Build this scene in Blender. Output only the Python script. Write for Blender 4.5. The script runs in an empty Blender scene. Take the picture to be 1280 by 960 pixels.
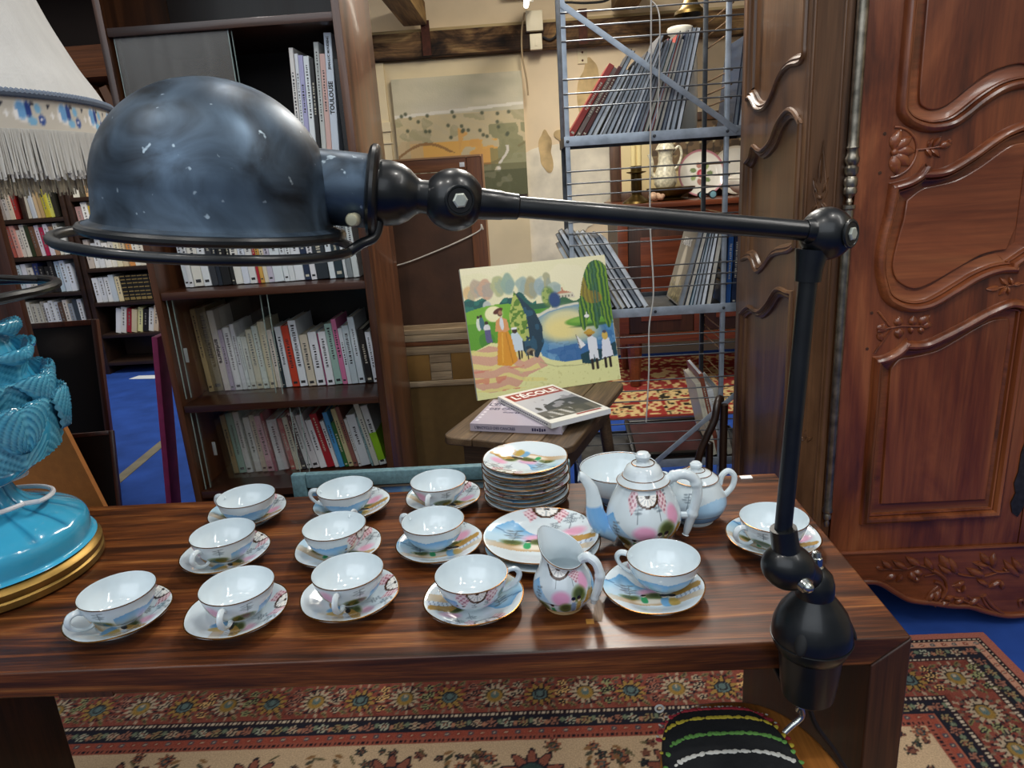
import bpy, bmesh, math, random
import numpy as np
from mathutils import Vector, Matrix
C = bpy.context.scene.collection
SC = bpy.context.scene
random.seed(7)
rng = np.random.default_rng(5)

# ------------------------------------------------------------------ camera
def setup_camera():
    f, pitch, roll, yaw = 880.0, math.radians(16.4), math.radians(3.75), math.radians(-2.25)
    fwd = Vector((math.sin(yaw)*math.cos(pitch), math.cos(yaw)*math.cos(pitch), -math.sin(pitch)))
    r0 = Vector((math.cos(yaw), -math.sin(yaw), 0)); u0 = r0.cross(fwd)
    right = math.cos(roll)*r0 - math.sin(roll)*u0; up = right.cross(fwd)
    cd = bpy.data.cameras.new('camera'); co = bpy.data.objects.new('camera', cd); C.objects.link(co)
    cd.sensor_fit = 'HORIZONTAL'; cd.sensor_width = 36.0; cd.lens = f/1280*36.0
    cd.clip_start = .02; cd.clip_end = 60
    m = Matrix((right, up, -fwd)).transposed().to_4x4(); m.translation = (0, 0, 1.35)
    co.matrix_world = m; SC.camera = co
setup_camera()

# ------------------------------------------------------------------ world, lights, exposure
w = bpy.data.worlds.new('world'); SC.world = w; w.use_nodes = True
w.node_tree.nodes['Background'].inputs[0].default_value = (.80, .90, 1.0, 1)
w.node_tree.nodes['Background'].inputs[1].default_value = .20
SC.view_settings.view_transform = 'Standard'; SC.view_settings.look = 'None'
SC.view_settings.gamma = 1.0; SC.view_settings.exposure = 0.0; SC.view_settings.use_curve_mapping = False

def area(name, loc, target, sx, sy, energy, col):
    d = bpy.data.lights.new(name, 'AREA'); d.shape = 'RECTANGLE'; d.size = sx; d.size_y = sy; d.energy = energy; d.color = col
    o = bpy.data.objects.new(name, d); C.objects.link(o); o.location = loc
    o.rotation_euler = (Vector(target)-Vector(loc)).to_track_quat('-Z', 'Y').to_euler()
    return o
area('shop_window_daylight', (-1.2, -2.6, 3.6), (.2, 1.6, .7), 5.2, 3.2, 98, (.88, .94, 1.0))
area('ceiling_strip_light_middle', (.3, 3.1, 2.68), (.3, 3.2, 0), .25, 1.6, 62, (1.0, .95, .86))
area('ceiling_strip_light_left', (-2.7, 4.6, 2.66), (-2.8, 4.9, 0), .25, 1.2, 52, (1.0, .97, .92))
area('ceiling_strip_light_right', (1.6, .2, 2.9), (1.3, 1.5, .5), .25, 1.4, 16, (1.0, .97, .92))
def spot(name, loc, target, energy, size=1.5, col=(1, .96, .9)):
    d = bpy.data.lights.new(name, 'SPOT'); d.energy = energy; d.spot_size = size; d.spot_blend = .6; d.shadow_soft_size = .05; d.color = col
    o = bpy.data.objects.new(name, d); C.objects.link(o); o.location = loc; o.rotation_euler = (Vector(target)-Vector(loc)).to_track_quat('-Z', 'Y').to_euler()
spot('ceiling_spot_left', (-1.15, .35, 2.95), (-.4, 1.1, .75), 34)
spot('ceiling_spot_right', (.75, .55, 2.95), (.3, 1.1, .75), 32)
spot('ceiling_spot_middle', (-.35, .15, 2.95), (-.25, 1.0, .75), 26)
spot('ceiling_spot_back', (-.25, 1.75, 2.95), (-.1, 1.2, .75), 24)

# ------------------------------------------------------------------ colour and material helpers
def lin(c):
    if isinstance(c, str):
        c = c.lstrip('#'); c = [int(c[i:i+2], 16)/255 for i in (0, 2, 4)]
    return tuple((x/12.92 if x <= .04045 else ((x+.055)/1.055)**2.4) for x in c[:3])
def linA(a):
    a = np.clip(np.asarray(a, float), 0, 1)
    return np.where(a <= .04045, a/12.92, ((a+.055)/1.055)**2.4)
MATS = {}
def newmat(name):
    m = bpy.data.materials.new(name); m.use_nodes = True
    nt = m.node_tree; b = nt.nodes['Principled BSDF']
    return m, nt, b
def nd(nt, t, **k):
    n = nt.nodes.new(t)
    for a, v in k.items(): setattr(n, a, v)
    return n
def noise_col(nt, base, scale, amt, coord='Object', detail=4, mscale=None):
    tc = nd(nt, 'ShaderNodeTexCoord'); nz = nd(nt, 'ShaderNodeTexNoise'); nz.inputs['Scale'].default_value = scale
    nz.inputs['Detail'].default_value = detail
    if mscale:
        mp = nd(nt, 'ShaderNodeMapping'); mp.inputs['Scale'].default_value = mscale
        nt.links.new(tc.outputs[coord], mp.inputs[0]); nt.links.new(mp.outputs[0], nz.inputs['Vector'])
    else: nt.links.new(tc.outputs[coord], nz.inputs['Vector'])
    mr = nd(nt, 'ShaderNodeMapRange'); mr.inputs['From Min'].default_value = .3; mr.inputs['From Max'].default_value = .7
    mr.inputs['To Min'].default_value = 1-amt; mr.inputs['To Max'].default_value = 1+amt
    nt.links.new(nz.outputs['Fac'], mr.inputs['Value'])
    mx = nd(nt, 'ShaderNodeMix', data_type='RGBA', blend_type='MULTIPLY'); mx.inputs['Factor'].default_value = 1
    if isinstance(base, tuple): mx.inputs['A'].default_value = (*base, 1)
    else: nt.links.new(base, mx.inputs['A'])
    nt.links.new(mr.outputs[0], mx.inputs['B'])
    return mx.outputs['Result'], nz.outputs['Fac']
def mat(name, col, rough=.5, metal=0, coat=0, noise=None, bump=None, spec=.5, rnoise=0, mscale=None, vcol=False, emit=0):
    if name in MATS: return MATS[name]
    m, nt, b = newmat(name)
    col = lin(col)
    b.inputs['Base Color'].default_value = (*col, 1)
    src = col
    if vcol:
        a = nd(nt, 'ShaderNodeAttribute'); a.attribute_name = 'Col'; src = a.outputs['Color']
        nt.links.new(src, b.inputs['Base Color'])
    b.inputs['Roughness'].default_value = rough; b.inputs['Metallic'].default_value = metal
    b.inputs['Coat Weight'].default_value = coat; b.inputs['Coat Roughness'].default_value = .08
    b.inputs['Specular IOR Level'].default_value = spec
    if noise:
        out, fac = noise_col(nt, src, noise[0], noise[1], mscale=mscale); nt.links.new(out, b.inputs['Base Color'])
        if rnoise:
            mr = nd(nt, 'ShaderNodeMapRange'); mr.inputs['To Min'].default_value = max(0, rough-rnoise); mr.inputs['To Max'].default_value = rough+rnoise
            nt.links.new(fac, mr.inputs['Value']); nt.links.new(mr.outputs[0], b.inputs['Roughness'])
    if bump:
        tc = nd(nt, 'ShaderNodeTexCoord'); nz = nd(nt, 'ShaderNodeTexNoise'); nz.inputs['Scale'].default_value = bump[0]
        nz.inputs['Detail'].default_value = 6
        nt.links.new(tc.outputs['Object'], nz.inputs['Vector'])
        bp = nd(nt, 'ShaderNodeBump'); bp.inputs['Strength'].default_value = bump[1]; bp.inputs['Distance'].default_value = .002
        nt.links.new(nz.outputs['Fac'], bp.inputs['Height']); nt.links.new(bp.outputs[0], b.inputs['Normal'])
    if emit:
        b.inputs['Emission Color'].default_value = (*col, 1); b.inputs['Emission Strength'].default_value = emit
    MATS[name] = m
    return m
def wood(name, cols, axis='x', scale=9, rough=.35, coat=.25, contrast=1.0, pore=.25, figure=0.0, stretch=.09):
    """grain runs along axis; cols dark -> light"""
    if name in MATS: return MATS[name]
    m, nt, b = newmat(name)
    tc = nd(nt, 'ShaderNodeTexCoord'); mp = nd(nt, 'ShaderNodeMapping')
    s = [1, 1, 1]; s['xyz'.index(axis)] = stretch; mp.inputs['Scale'].default_value = s
    nt.links.new(tc.outputs['Object'], mp.inputs[0])
    n1 = nd(nt, 'ShaderNodeTexNoise'); n1.inputs['Scale'].default_value = scale; n1.inputs['Detail'].default_value = 7
    n1.inputs['Distortion'].default_value = .9+figure; n1.inputs['Roughness'].default_value = .58
    nt.links.new(mp.outputs[0], n1.inputs['Vector'])
    r = nd(nt, 'ShaderNodeValToRGB'); e = r.color_ramp.elements
    k = len(cols); lo, hi = .5-.22/contrast, .5+.22/contrast
    while len(e) < k: e.new(.5)
    for i, c in enumerate(cols):
        e[i].position = lo+(hi-lo)*i/(k-1); e[i].color = (*lin(c), 1)
    nt.links.new(n1.outputs['Fac'], r.inputs[0])
    mp2 = nd(nt, 'ShaderNodeMapping'); s2 = [1, 1, 1]; s2['xyz'.index(axis)] = .03; mp2.inputs['Scale'].default_value = s2
    nt.links.new(tc.outputs['Object'], mp2.inputs[0])
    n2 = nd(nt, 'ShaderNodeTexNoise'); n2.inputs['Scale'].default_value = scale*26; n2.inputs['Detail'].default_value = 3
    nt.links.new(mp2.outputs[0], n2.inputs['Vector'])
    mr = nd(nt, 'ShaderNodeMapRange'); mr.inputs['From Min'].default_value = .35; mr.inputs['From Max'].default_value = .65
    mr.inputs['To Min'].default_value = 1-pore; mr.inputs['To Max'].default_value = 1+pore*.5
    nt.links.new(n2.outputs['Fac'], mr.inputs['Value'])
    mx = nd(nt, 'ShaderNodeMix', data_type='RGBA', blend_type='MULTIPLY'); mx.inputs['Factor'].default_value = 1
    nt.links.new(r.outputs[0], mx.inputs['A']); nt.links.new(mr.outputs[0], mx.inputs['B'])
    nt.links.new(mx.outputs['Result'], b.inputs['Base Color'])
    rr = nd(nt, 'ShaderNodeMapRange'); rr.inputs['To Min'].default_value = rough-.08; rr.inputs['To Max'].default_value = rough+.12
    nt.links.new(n1.outputs['Fac'], rr.inputs['Value']); nt.links.new(rr.outputs[0], b.inputs['Roughness'])
    bp = nd(nt, 'ShaderNodeBump'); bp.inputs['Strength'].default_value = .12; bp.inputs['Distance'].default_value = .001
    nt.links.new(n2.outputs['Fac'], bp.inputs['Height']); nt.links.new(bp.outputs[0], b.inputs['Normal'])
    b.inputs['Coat Weight'].default_value = coat; b.inputs['Coat Roughness'].default_value = .12
    MATS[name] = m
    return m

# ------------------------------------------------------------------ mesh helpers
class MB:
    def __init__(s): s.v = []; s.f = []; s.c = None
    def add(s, vs, fs):
        o = len(s.v); s.v += [tuple(map(float, p)) for p in vs]; s.f += [tuple(i+o for i in f) for f in fs]; return s
    def box(s, x0, x1, y0, y1, z0, z1, M=None):
        vs = [(x, y, z) for z in (z0, z1) for y in (y0, y1) for x in (x0, x1)]
        if M is not None: vs = [M @ Vector(p) for p in vs]
        return s.add(vs, [(0, 2, 3, 1), (4, 5, 7, 6), (0, 1, 5, 4), (2, 6, 7, 3), (0, 4, 6, 2), (1, 3, 7, 5)])
    def bbox(s, x0, x1, y0, y1, z0, z1, b=.003, M=None, seg=2):
        """box with rounded edges"""
        bm = bmesh.new(); bmesh.ops.create_cube(bm, size=1)
        for v in bm.verts: v.co = ((x0+x1)/2+v.co.x*(x1-x0), (y0+y1)/2+v.co.y*(y1-y0), (z0+z1)/2+v.co.z*(z1-z0))
        bmesh.ops.bevel(bm, geom=bm.edges[:], offset=min(b, (x1-x0)*.49, (y1-y0)*.49, (z1-z0)*.49), segments=seg, affect='EDGES', profile=.6)
        return s.bm(bm, M)
    def bm(s, bm, M=None):
        bm.verts.index_update()
        vs = [(M @ v.co if M is not None else v.co) for v in bm.verts]
        s.add(vs, [[v.index for v in f.verts] for f in bm.faces]); bm.free(); return s
    def lathe(s, prof, n=32, M=None, closed=False):
        vs = []; fs = []; rings = []
        for r, z in prof:
            if r < 1e-6: rings.append([len(vs)]); vs.append((0, 0, z))
            else:
                rings.append(list(range(len(vs), len(vs)+n)))
                vs += [(r*math.cos(2*math.pi*i/n), r*math.sin(2*math.pi*i/n), z) for i in range(n)]
        pairs = list(zip(rings[:-1], rings[1:]))
        if closed: pairs.append((rings[-1], rings[0]))
        for a, b in pairs:
            if len(a) == 1 and len(b) == 1: continue
            for i in range(n):
                j = (i+1) % n
                if len(a) == 1: fs.append((a[0], b[j], b[i]))
                elif len(b) == 1: fs.append((a[i], a[j], b[0]))
                else: fs.append((a[i], a[j], b[j], b[i]))
        if M is not None: vs = [M @ Vector(p) for p in vs]
        return s.add(vs, fs)
    def tube(s, pts, r, n=10, caps=True, closed=False, flat=1.0):
        P = [Vector(p) for p in pts]; k = len(P)
        rr = r if isinstance(r, (list, tuple)) else [r]*k
        T = []
        for i in range(k):
            a = P[(i-1) % k] if (closed or i > 0) else P[i]; b = P[(i+1) % k] if (closed or i < k-1) else P[i]
            T.append((b-a).normalized())
        N = T[0].orthogonal().normalized(); vs = []; fs = []
        for i in range(k):
            N = (N-T[i]*N.dot(T[i]))
            N = N.normalized() if N.length > 1e-6 else T[i].orthogonal().normalized()
            B = T[i].cross(N)
            vs += [P[i]+(N*math.cos(2*math.pi*j/n)+B*math.sin(2*math.pi*j/n)*flat)*rr[i] for j in range(n)]
        for i in range(k if closed else k-1):
            a = i*n; b = ((i+1) % k)*n
            for j in range(n):
                q = (j+1) % n; fs.append((a+j, a+q, b+q, b+j))
        if caps and not closed:
            fs.append(tuple(range(n-1, -1, -1))); fs.append(tuple((k-1)*n+j for j in range(n)))
        return s.add(vs, fs)
    def sphere(s, c, r, n=20, m=12, sc=(1, 1, 1), M=None):
        pr = [(r*math.sin(math.pi*i/m), -r*math.cos(math.pi*i/m)) for i in range(m+1)]; pr[0] = (0, -r); pr[-1] = (0, r)
        T = Matrix.Translation(c) @ (M if M is not None else Matrix.Identity(4)) @ Matrix.Diagonal((*sc, 1))
        return s.lathe(pr, n, T)
    def prism(s, poly, y0, y1, M=None):
        """polygon given as (x, z); extruded from y0 to y1"""
        n = len(poly); vs = [(x, y0, z) for x, z in poly]+[(x, y1, z) for x, z in poly]
        fs = [tuple(range(n)), tuple(range(2*n-1, n-1, -1))]+[(i, i+n, (i+1) % n+n, (i+1) % n) for i in range(n)]
        if M is not None: vs = [M @ Vector(p) for p in vs]
        return s.add(vs, fs)
    def build(s, name, m, parent=None, smooth=True, ang=35, col=None, loc=None, rot=None, fixn=True):
        me = bpy.data.meshes.new(name); me.from_pydata(s.v, [], s.f)
        if fixn:
            bm = bmesh.new(); bm.from_mesh(me); bmesh.ops.recalc_face_normals(bm, faces=bm.faces); bm.to_mesh(me); bm.free()
        return link_mesh(name, me, m, parent, smooth, ang, col, loc, rot)
def link_mesh(name, me, m, parent=None, smooth=True, ang=35, col=None, loc=None, rot=None):
    if smooth and len(me.polygons):
        me.polygons.foreach_set('use_smooth', [True]*len(me.polygons)); me.set_sharp_from_angle(angle=math.radians(ang))
    if m: me.materials.append(m)
    if col is not None:
        a = me.color_attributes.new('Col', 'FLOAT_COLOR', 'POINT')
        arr = np.ones((len(me.vertices), 4), np.float32); arr[:, :3] = linA(col); a.data.foreach_set('color', arr.ravel())
    o = bpy.data.objects.new(name, me); C.objects.link(o)
    if parent: o.parent = parent
    if loc is not None: o.location = loc
    if rot is not None: o.rotation_euler = rot
    return o
def tag(o, label=None, cat=None, group=None, kind=None):
    if label: o['label'] = label
    if cat: o['category'] = cat
    if group: o['group'] = group
    if kind: o['kind'] = kind
    return o
def thing(name, label, cat, loc=(0, 0, 0), rz=0, group=None, rot=None):
    o = bpy.data.objects.new(name, None); C.objects.link(o); o.location = loc; o.rotation_euler = rot if rot is not None else (0, 0, rz)
    o.empty_display_size = .05
    return tag(o, label, cat, group)
def dup(root, loc=None, rz=None, label=None, rot=None):
    r = root.copy(); C.objects.link(r)
    if loc is not None: r.location = loc
    if rz is not None: r.rotation_euler = (0, 0, rz)
    if rot is not None: r.rotation_euler = rot
    if label: r['label'] = label
    for ch in list(root.children):
        c = ch.copy(); C.objects.link(c); c.parent = r
        for g in list(ch.children):
            d = g.copy(); C.objects.link(d); d.parent = c
    return r
def struct(o): o['kind'] = 'structure'; return o
def smooth_path(pts, k=6, closed=False):
    """Catmull-Rom through the points"""
    P = [np.array(p, float) for p in pts]; n = len(P); out = []
    for i in range(n if closed else n-1):
        p0 = P[(i-1) % n] if (closed or i > 0) else P[i]; p1 = P[i]; p2 = P[(i+1) % n]
        p3 = P[(i+2) % n] if (closed or i+2 < n) else p2
        for j in range(k):
            t = j/k
            out.append(.5*((2*p1)+(-p0+p2)*t+(2*p0-5*p1+4*p2-p3)*t*t+(-p0+3*p1-3*p2+p3)*t**3))
    if not closed: out.append(P[-1])
    return [tuple(p) for p in out]
def rotM(ax, a): return Matrix.Rotation(a, 4, ax)
def T(*p): return Matrix.Translation(p)
def text(s, size, m, M, parent, name='spine_title', align='CENTER', extrude=.0003, sx=1.0, bold=0):
    cu = bpy.data.curves.new(name, 'FONT'); cu.body = s; cu.size = size; cu.align_x = align; cu.align_y = 'CENTER'; cu.extrude = extrude
    cu.resolution_u = 2; cu.offset = bold
    tmp = bpy.data.objects.new(name, cu); me = bpy.data.meshes.new_from_object(tmp); bpy.data.objects.remove(tmp); bpy.data.curves.remove(cu)
    me.materials.clear(); me.materials.append(m); o = bpy.data.objects.new(name, me); C.objects.link(o)
    o.parent = parent; o.matrix_local = M @ Matrix.Diagonal((sx, 1, 1, 1))
    return o
# painting on a pixel field: fields hold sRGB colours, shape (h, w, 3), row 0 at the bottom
class Canvas:
    def __init__(s, w, h, nx, ny, bg):
        s.x, s.y = np.meshgrid(np.linspace(0, w, nx), np.linspace(0, h, ny)); s.c = np.zeros((ny, nx, 3)); s.c[:] = rgb(bg)
    def put(s, mask, col, a=1.0):
        al = (np.asarray(mask, float)*a)[..., None]; s.c = s.c*(1-al)+np.array(rgb(col) if isinstance(col, str) else col)*al
    def ell(s, cx, cy, rx, ry, col, a=1.0, rot=0, soft=.15):
        c, n = math.cos(rot), math.sin(rot); dx, dy = s.x-cx, s.y-cy
        d = np.sqrt(((dx*c+dy*n)/rx)**2+((-dx*n+dy*c)/ry)**2); s.put(np.clip((1-d)/soft+.5, 0, 1), col, a)
    def poly(s, pts, col, a=1.0):
        ins = np.zeros(s.x.shape, bool); n = len(pts); X, Y = s.x, s.y
        for i in range(n):
            x0, y0 = pts[i]; x1, y1 = pts[(i+1) % n]
            if y0 == y1: continue
            cr = ((y0 > Y) != (y1 > Y)) & (X < (x1-x0)*(Y-y0)/(y1-y0)+x0); ins ^= cr
        s.put(ins, col, a)
    def line(s, pts, wd, col, a=1.0):
        d = np.full(s.x.shape, 9e9)
        for (x0, y0), (x1, y1) in zip(pts[:-1], pts[1:]):
            dx, dy = x1-x0, y1-y0; L = dx*dx+dy*dy+1e-12
            t = np.clip(((s.x-x0)*dx+(s.y-y0)*dy)/L, 0, 1); d = np.minimum(d, np.hypot(s.x-x0-t*dx, s.y-y0-t*dy))
        s.put(np.clip((wd/2-d)/(wd*.25)+.5, 0, 1), col, a)
def rgb(c):
    c = c.lstrip('#'); return [int(c[i:i+2], 16)/255 for i in (0, 2, 4)]
def vnoise(x, y, seed=0):
    """smooth value noise 0..1"""
    r = np.random.default_rng(seed).random((64, 64)); xi = np.floor(x).astype(int); yi = np.floor(y).astype(int)
    fx = x-xi; fy = y-yi; fx = fx*fx*(3-2*fx); fy = fy*fy*(3-2*fy)
    g = lambda a, b: r[a % 64, b % 64]
    return (g(xi, yi)*(1-fx)+g(xi+1, yi)*fx)*(1-fy)+(g(xi, yi+1)*(1-fx)+g(xi+1, yi+1)*fx)*fy
def grid_mesh(name, pts, col, m, parent=None, wrap=False, **k):
    """pts array (ny, nx, 3)"""
    ny, nx, _ = pts.shape; idx = np.arange(ny*nx).reshape(ny, nx)
    if wrap: idx = np.concatenate([idx, idx[:, :1]], 1)
    F = np.stack([idx[:-1, :-1], idx[:-1, 1:], idx[1:, 1:], idx[1:, :-1]], -1).reshape(-1, 4)
    me = bpy.data.meshes.new(name); me.from_pydata(pts.reshape(-1, 3).tolist(), [], F.tolist())
    return link_mesh(name, me, m, parent, col=col.reshape(-1, 3), **k)
# ================================================================== the room
m_carpet = mat('blue_needle_felt', '#264894', .95, noise=(6, .22), bump=(400, .25), spec=.2)
b = MB(); b.box(-5.6, 3.2, -3.4, 6.4, -.08, 0); struct(b.build('floor', m_carpet, smooth=False))
mat('dark_steel', '#56524e', .42, .9, noise=(60, .25))
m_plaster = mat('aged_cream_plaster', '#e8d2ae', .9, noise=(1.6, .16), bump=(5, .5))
b = MB(); b.box(-1.25, 2.6, 5.2, 5.35, 0, 3.0); wb = struct(b.build('wall_back', m_plaster, smooth=False))
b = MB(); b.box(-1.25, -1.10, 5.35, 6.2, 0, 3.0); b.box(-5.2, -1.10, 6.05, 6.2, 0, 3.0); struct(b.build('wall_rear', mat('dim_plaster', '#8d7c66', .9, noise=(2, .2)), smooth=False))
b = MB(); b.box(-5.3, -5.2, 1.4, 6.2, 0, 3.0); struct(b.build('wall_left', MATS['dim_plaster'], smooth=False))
b = MB(); b.box(2.5, 2.6, .2, 5.2, 0, 3.0); struct(b.build('wall_right', m_plaster, smooth=False))
b = MB(); b.box(-5.3, 2.6, 2.2, 6.2, 3.0, 3.08); struct(b.build('ceiling', mat('ceiling_boards', '#5c452f', .9, noise=(3, .3)), smooth=False))
# bare patches of old render on the plaster
m_patch = mat('bare_render', '#c4a878', .95, noise=(9, .35), bump=(14, .8)); m_pale = mat('pale_render', '#e6dcc4', .95, noise=(7, .18), bump=(10, .9))
def blob(name, cx, cz, rx, rz, m, seed, y=5.2, th=.006, n=26):
    r = random.Random(seed); n = 44; ph = [r.uniform(0, 6.3) for _ in range(5)]
    k = [1+sum(.13/(q+1)**.6*math.sin((q+2)*2*math.pi*i/n+ph[q]) for q in range(5)) for i in range(n)]
    poly = [(cx+rx*k[i]*math.cos(2*math.pi*i/n), cz+rz*k[i]*math.sin(2*math.pi*i/n)) for i in range(n)]
    b = MB(); b.prism(poly[::-1], y-th, y+.001); o = b.build(name, m, wb, smooth=False); return o
blob('plaster_patch', .30, 1.30, .34, .34, m_pale, 1); blob('plaster_patch', .12, .95, .30, .45, m_pale, 2, th=.008); blob('plaster_patch', .46, 1.86, .075, .23, m_patch, 3, th=.011)
blob('plaster_patch', .30, 1.60, .09, .05, m_patch, 4, th=.010); blob('plaster_patch', .14, 1.50, .05, .13, m_patch, 5, th=.012)
# beams and ironwork
m_beam = wood('old_beam', ['#1a110a', '#3f2b19', '#705334', '#93754c'], 'x', 4.5, .9, 0, 1.5, .45, .9, .45)
m_beamy = wood('old_beam_y', ['#33210f', '#7a5c30', '#a88750', '#c0a06a'], 'y', 5, .85, 0, .8, .35, .6, .25)
b = MB(); b.bbox(-1.24, 2.5, 5.08, 5.2, 2.148, 2.300, .012); tag(b.build('trim_1', m_beam), kind='structure')
b = MB(); b.box(-1.24, 2.5, 5.12, 5.2, 2.300, 2.322); tag(b.build('trim_2', wood('pale_batten', ['#8a7450', '#b9a276', '#d0bd92'], 'x', 6, .9, 0), None), kind='structure')
b = MB(); b.bbox(-.755, -.60, 2.2, 5.06, 2.33, 2.47, .01); tag(b.build('trim_3', m_beamy), kind='structure')
b = MB(); b.bbox(.60, .76, 2.2, 5.06, 2.33, 2.47, .01); tag(b.build('trim_4', m_beamy), kind='structure')
m_iron = mat('rusted_iron', '#4a2415', .75, .3, noise=(40, .3)); m_cream = mat('cream_paint', '#dfcda6', .7, noise=(3, .08))
for i, (x, lab) in enumerate(((-.615, 'rusty iron strap over the wall beam above the hanging landscape'), (-1.02, 'rusty iron strap at the beam end beside the tall bookcase'), (.415, 'rusty iron strap over the beam behind the metal rack'))):
    t = thing('beam_strap', lab, 'strap', (x, 5.07, 2.0), 0, 'iron straps on the wall beam')
    b = MB(); b.box(-.028, .028, -.006, .006, .15, .36); b.build('strap', m_iron, t, smooth=False)
    b = MB(); b.box(-.032, .032, .118, .128, .05, .149); b.build('lower_plate', m_cream, t, smooth=False)
    b = MB()
    for zz in (.07, .12, .32): b.lathe([(.007, 0), (.006, .004), (0, .005)], 10, T(0, .118 if zz < .2 else -.006, zz) @ rotM('X', math.pi/2))
    tag(b.build('bolts', m_iron, t), kind='stuff')
# left white painted upright and boards behind the hanging picture
b = MB(); b.bbox(-1.08, -.93, 5.15, 5.2, 0, 2.14, .006); tag(b.build('trim_5', m_cream), kind='structure')
b = MB(); b.bbox(-.93, .0, 5.17, 5.2, 0, 2.135, .003); tag(b.build('trim_6', m_cream), kind='structure')
b = MB(); b.box(-1.09, -.92, 5.135, 5.152, 1.70, 1.76); b.box(-1.09, -.92, 5.14, 5.152, 1.62, 1.63); tag(b.build('trim_7', m_cream, smooth=False), kind='structure')
# electric boxes, cables and tube lamp
t = thing('tube_lamp', 'lit white fluorescent tube under the ceiling beams, above the hanging landscape', 'lamp', (.05, 4.86, 2.36))
b = MB(); b.tube([(0, 0, 0), (.04, -1.45, .02)], .016, 14); b.build('tube', mat('lit_tube', '#fff6e4', .4, emit=9), t)
b = MB(); b.bbox(.0, .05, -1.5, .04, .025, .075, .004, T(0, 0, 0)); b.build('batten', mat('white_enamel', '#e8e6df', .4), t)
b = MB(); b.tube([(.03, .02, .07), (.03, .2, .3), (.03, .24, .62)], .004, 6); b.build('supply_cable', mat('grey_cable', '#8f8a80', .6), t)
t = thing('junction_box', 'two cream junction boxes with black cable fixed to the wall beam', 'junction box', (.10, 5.08, 2.2))
b = MB(); b.bbox(-.055, .055, -.05, .0, .045, .165, .006); b.build('upper_box', mat('cream_plastic', '#d8cdae', .5), t)
b = MB(); b.bbox(-.035, .045, -.04, .0, -.065, .030, .005); b.build('switch_box', MATS['cream_plastic'], t)
b = MB(); b.bbox(-.004, .016, -.044, -.04, -.045, .0, .002); b.build('rocker', MATS['cream_plastic'], t)
b = MB(); b.tube(smooth_path([(.05, -.02, .01), (.10, -.02, -.01), (.15, -.02, .03), (.155, -.02, .14), (.19, -.02, .20), (.34, -.02, .19), (.48, -.02, .2), (.52, -.02, .28), (.53, -.02, .6)], 5), .008, 8); b.build('black_cable', mat('cable_black', '#161311', .6), t)
b = MB(); b.tube(smooth_path([(-.06, -.03, .16), (-.085, -.03, .05), (-.09, -.03, -.10), (-.07, -.03, -.24), (-.065, -.03, -.34)], 5), .006, 8); b.build('loose_cable', mat('cable_beige', '#a08a68', .6), t)
b = MB(); b.box(-.19, -.02, -.0, .1, .27, .31); b.build('wall_slot', mat('slot_black', '#1b120b', .9), t, smooth=False)
# landscape in oils hanging on the wall (only a loose, generic hill scene)
W_, H_ = .885, .80
cv = Canvas(W_, H_, 150, 136, '#cdc2a2'); X, Y = cv.x/W_, cv.y/H_
n1 = vnoise(X*9, Y*9, 1)*.6+vnoise(X*22, Y*22, 2)*.4; n2 = vnoise(X*5+n1, Y*14, 3)
cv.put((Y > .68)*np.clip(n2*1.4-.3, 0, 1), '#a9a486', .7); cv.put((Y > .7)*np.clip(vnoise(X*4, Y*7, 8)*1.6-.8, 0, 1), '#d6cdb6', .9)
cv.put((Y < .70) & (Y > .35), '#cbb88c'); cv.put((Y < .70)*(n1 > .6), '#9c946c', .6); cv.put((Y < .7)*((np.sin(X*40+Y*60+n1*6)) > .5), '#c4b490', .35)
cv.put(np.abs(Y-.70-.05*X) < .012, '#e6decb', .9)
cv.put((Y < .48) & (Y > .27) & (X > .1) & (X < .78) & (n1 > .28), '#e0aa52'); cv.put((Y < .56+.1*np.sin(X*6)) & (Y > .27) & (X > .48) & (X < .75) & (n1 > .35), '#dba353', .9)
cv.put((Y < .5) & (Y > .3) & (X < .2) & (n1 > .4), '#c9ad80', .7); cv.put((np.abs(Y-.37-.1*np.sin(X*7)) < .012) & (n2 > .4), '#8a6236', .8)
cv.put((X > .72) & (Y < .6) & (n1 > .4), '#7c7c52', .7); cv.put((np.abs(X-.82-.04*np.sin(Y*20)) < .012) & (Y < .42), '#ddd4c4', .9)
cv.put((Y < .27)*(n1 > .35), '#6d6a45', .8); cv.put((Y < .22) & (X > .6), '#4b4d2e', .7)
for k in range(26):
    x = rng.uniform(.04, .98); cv.ell(x*W_, (rng.uniform(.5, .72))*H_, .012, .012, '#4d5138', .85, soft=.6)
t = thing('landscape_painting', 'large unframed oil painting of ochre hill fields hanging on the back wall', 'painting', (-.885, 5.165, 1.225))
pts = np.stack([cv.x, np.full(cv.x.shape, -.0405), cv.y], -1)
grid_mesh('painted_face', pts, cv.c, mat('oil_paint', '#ffffff', .55, vcol=True, bump=(90, .5)), t)
b = MB(); b.bbox(0, W_, -.04, 0, 0, H_, .004); b.build('canvas_edge', mat('canvas_edge', '#8f8468', .8), t)
# pale strip taped on the carpet
b = MB(); M = T(-2.19, 3.80, .0015) @ rotM('Z', math.atan2(3.03-3.80, -2.14+2.19)); b.box(0, .95, -.030, .030, -.0015, .0012, M); tag(b.build('floor_tape', mat('beige_tape', '#6f6a58', .7, noise=(12, .2))), 'long beige strip stuck on the blue carpet left of the bookcase', 'tape')

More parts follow.
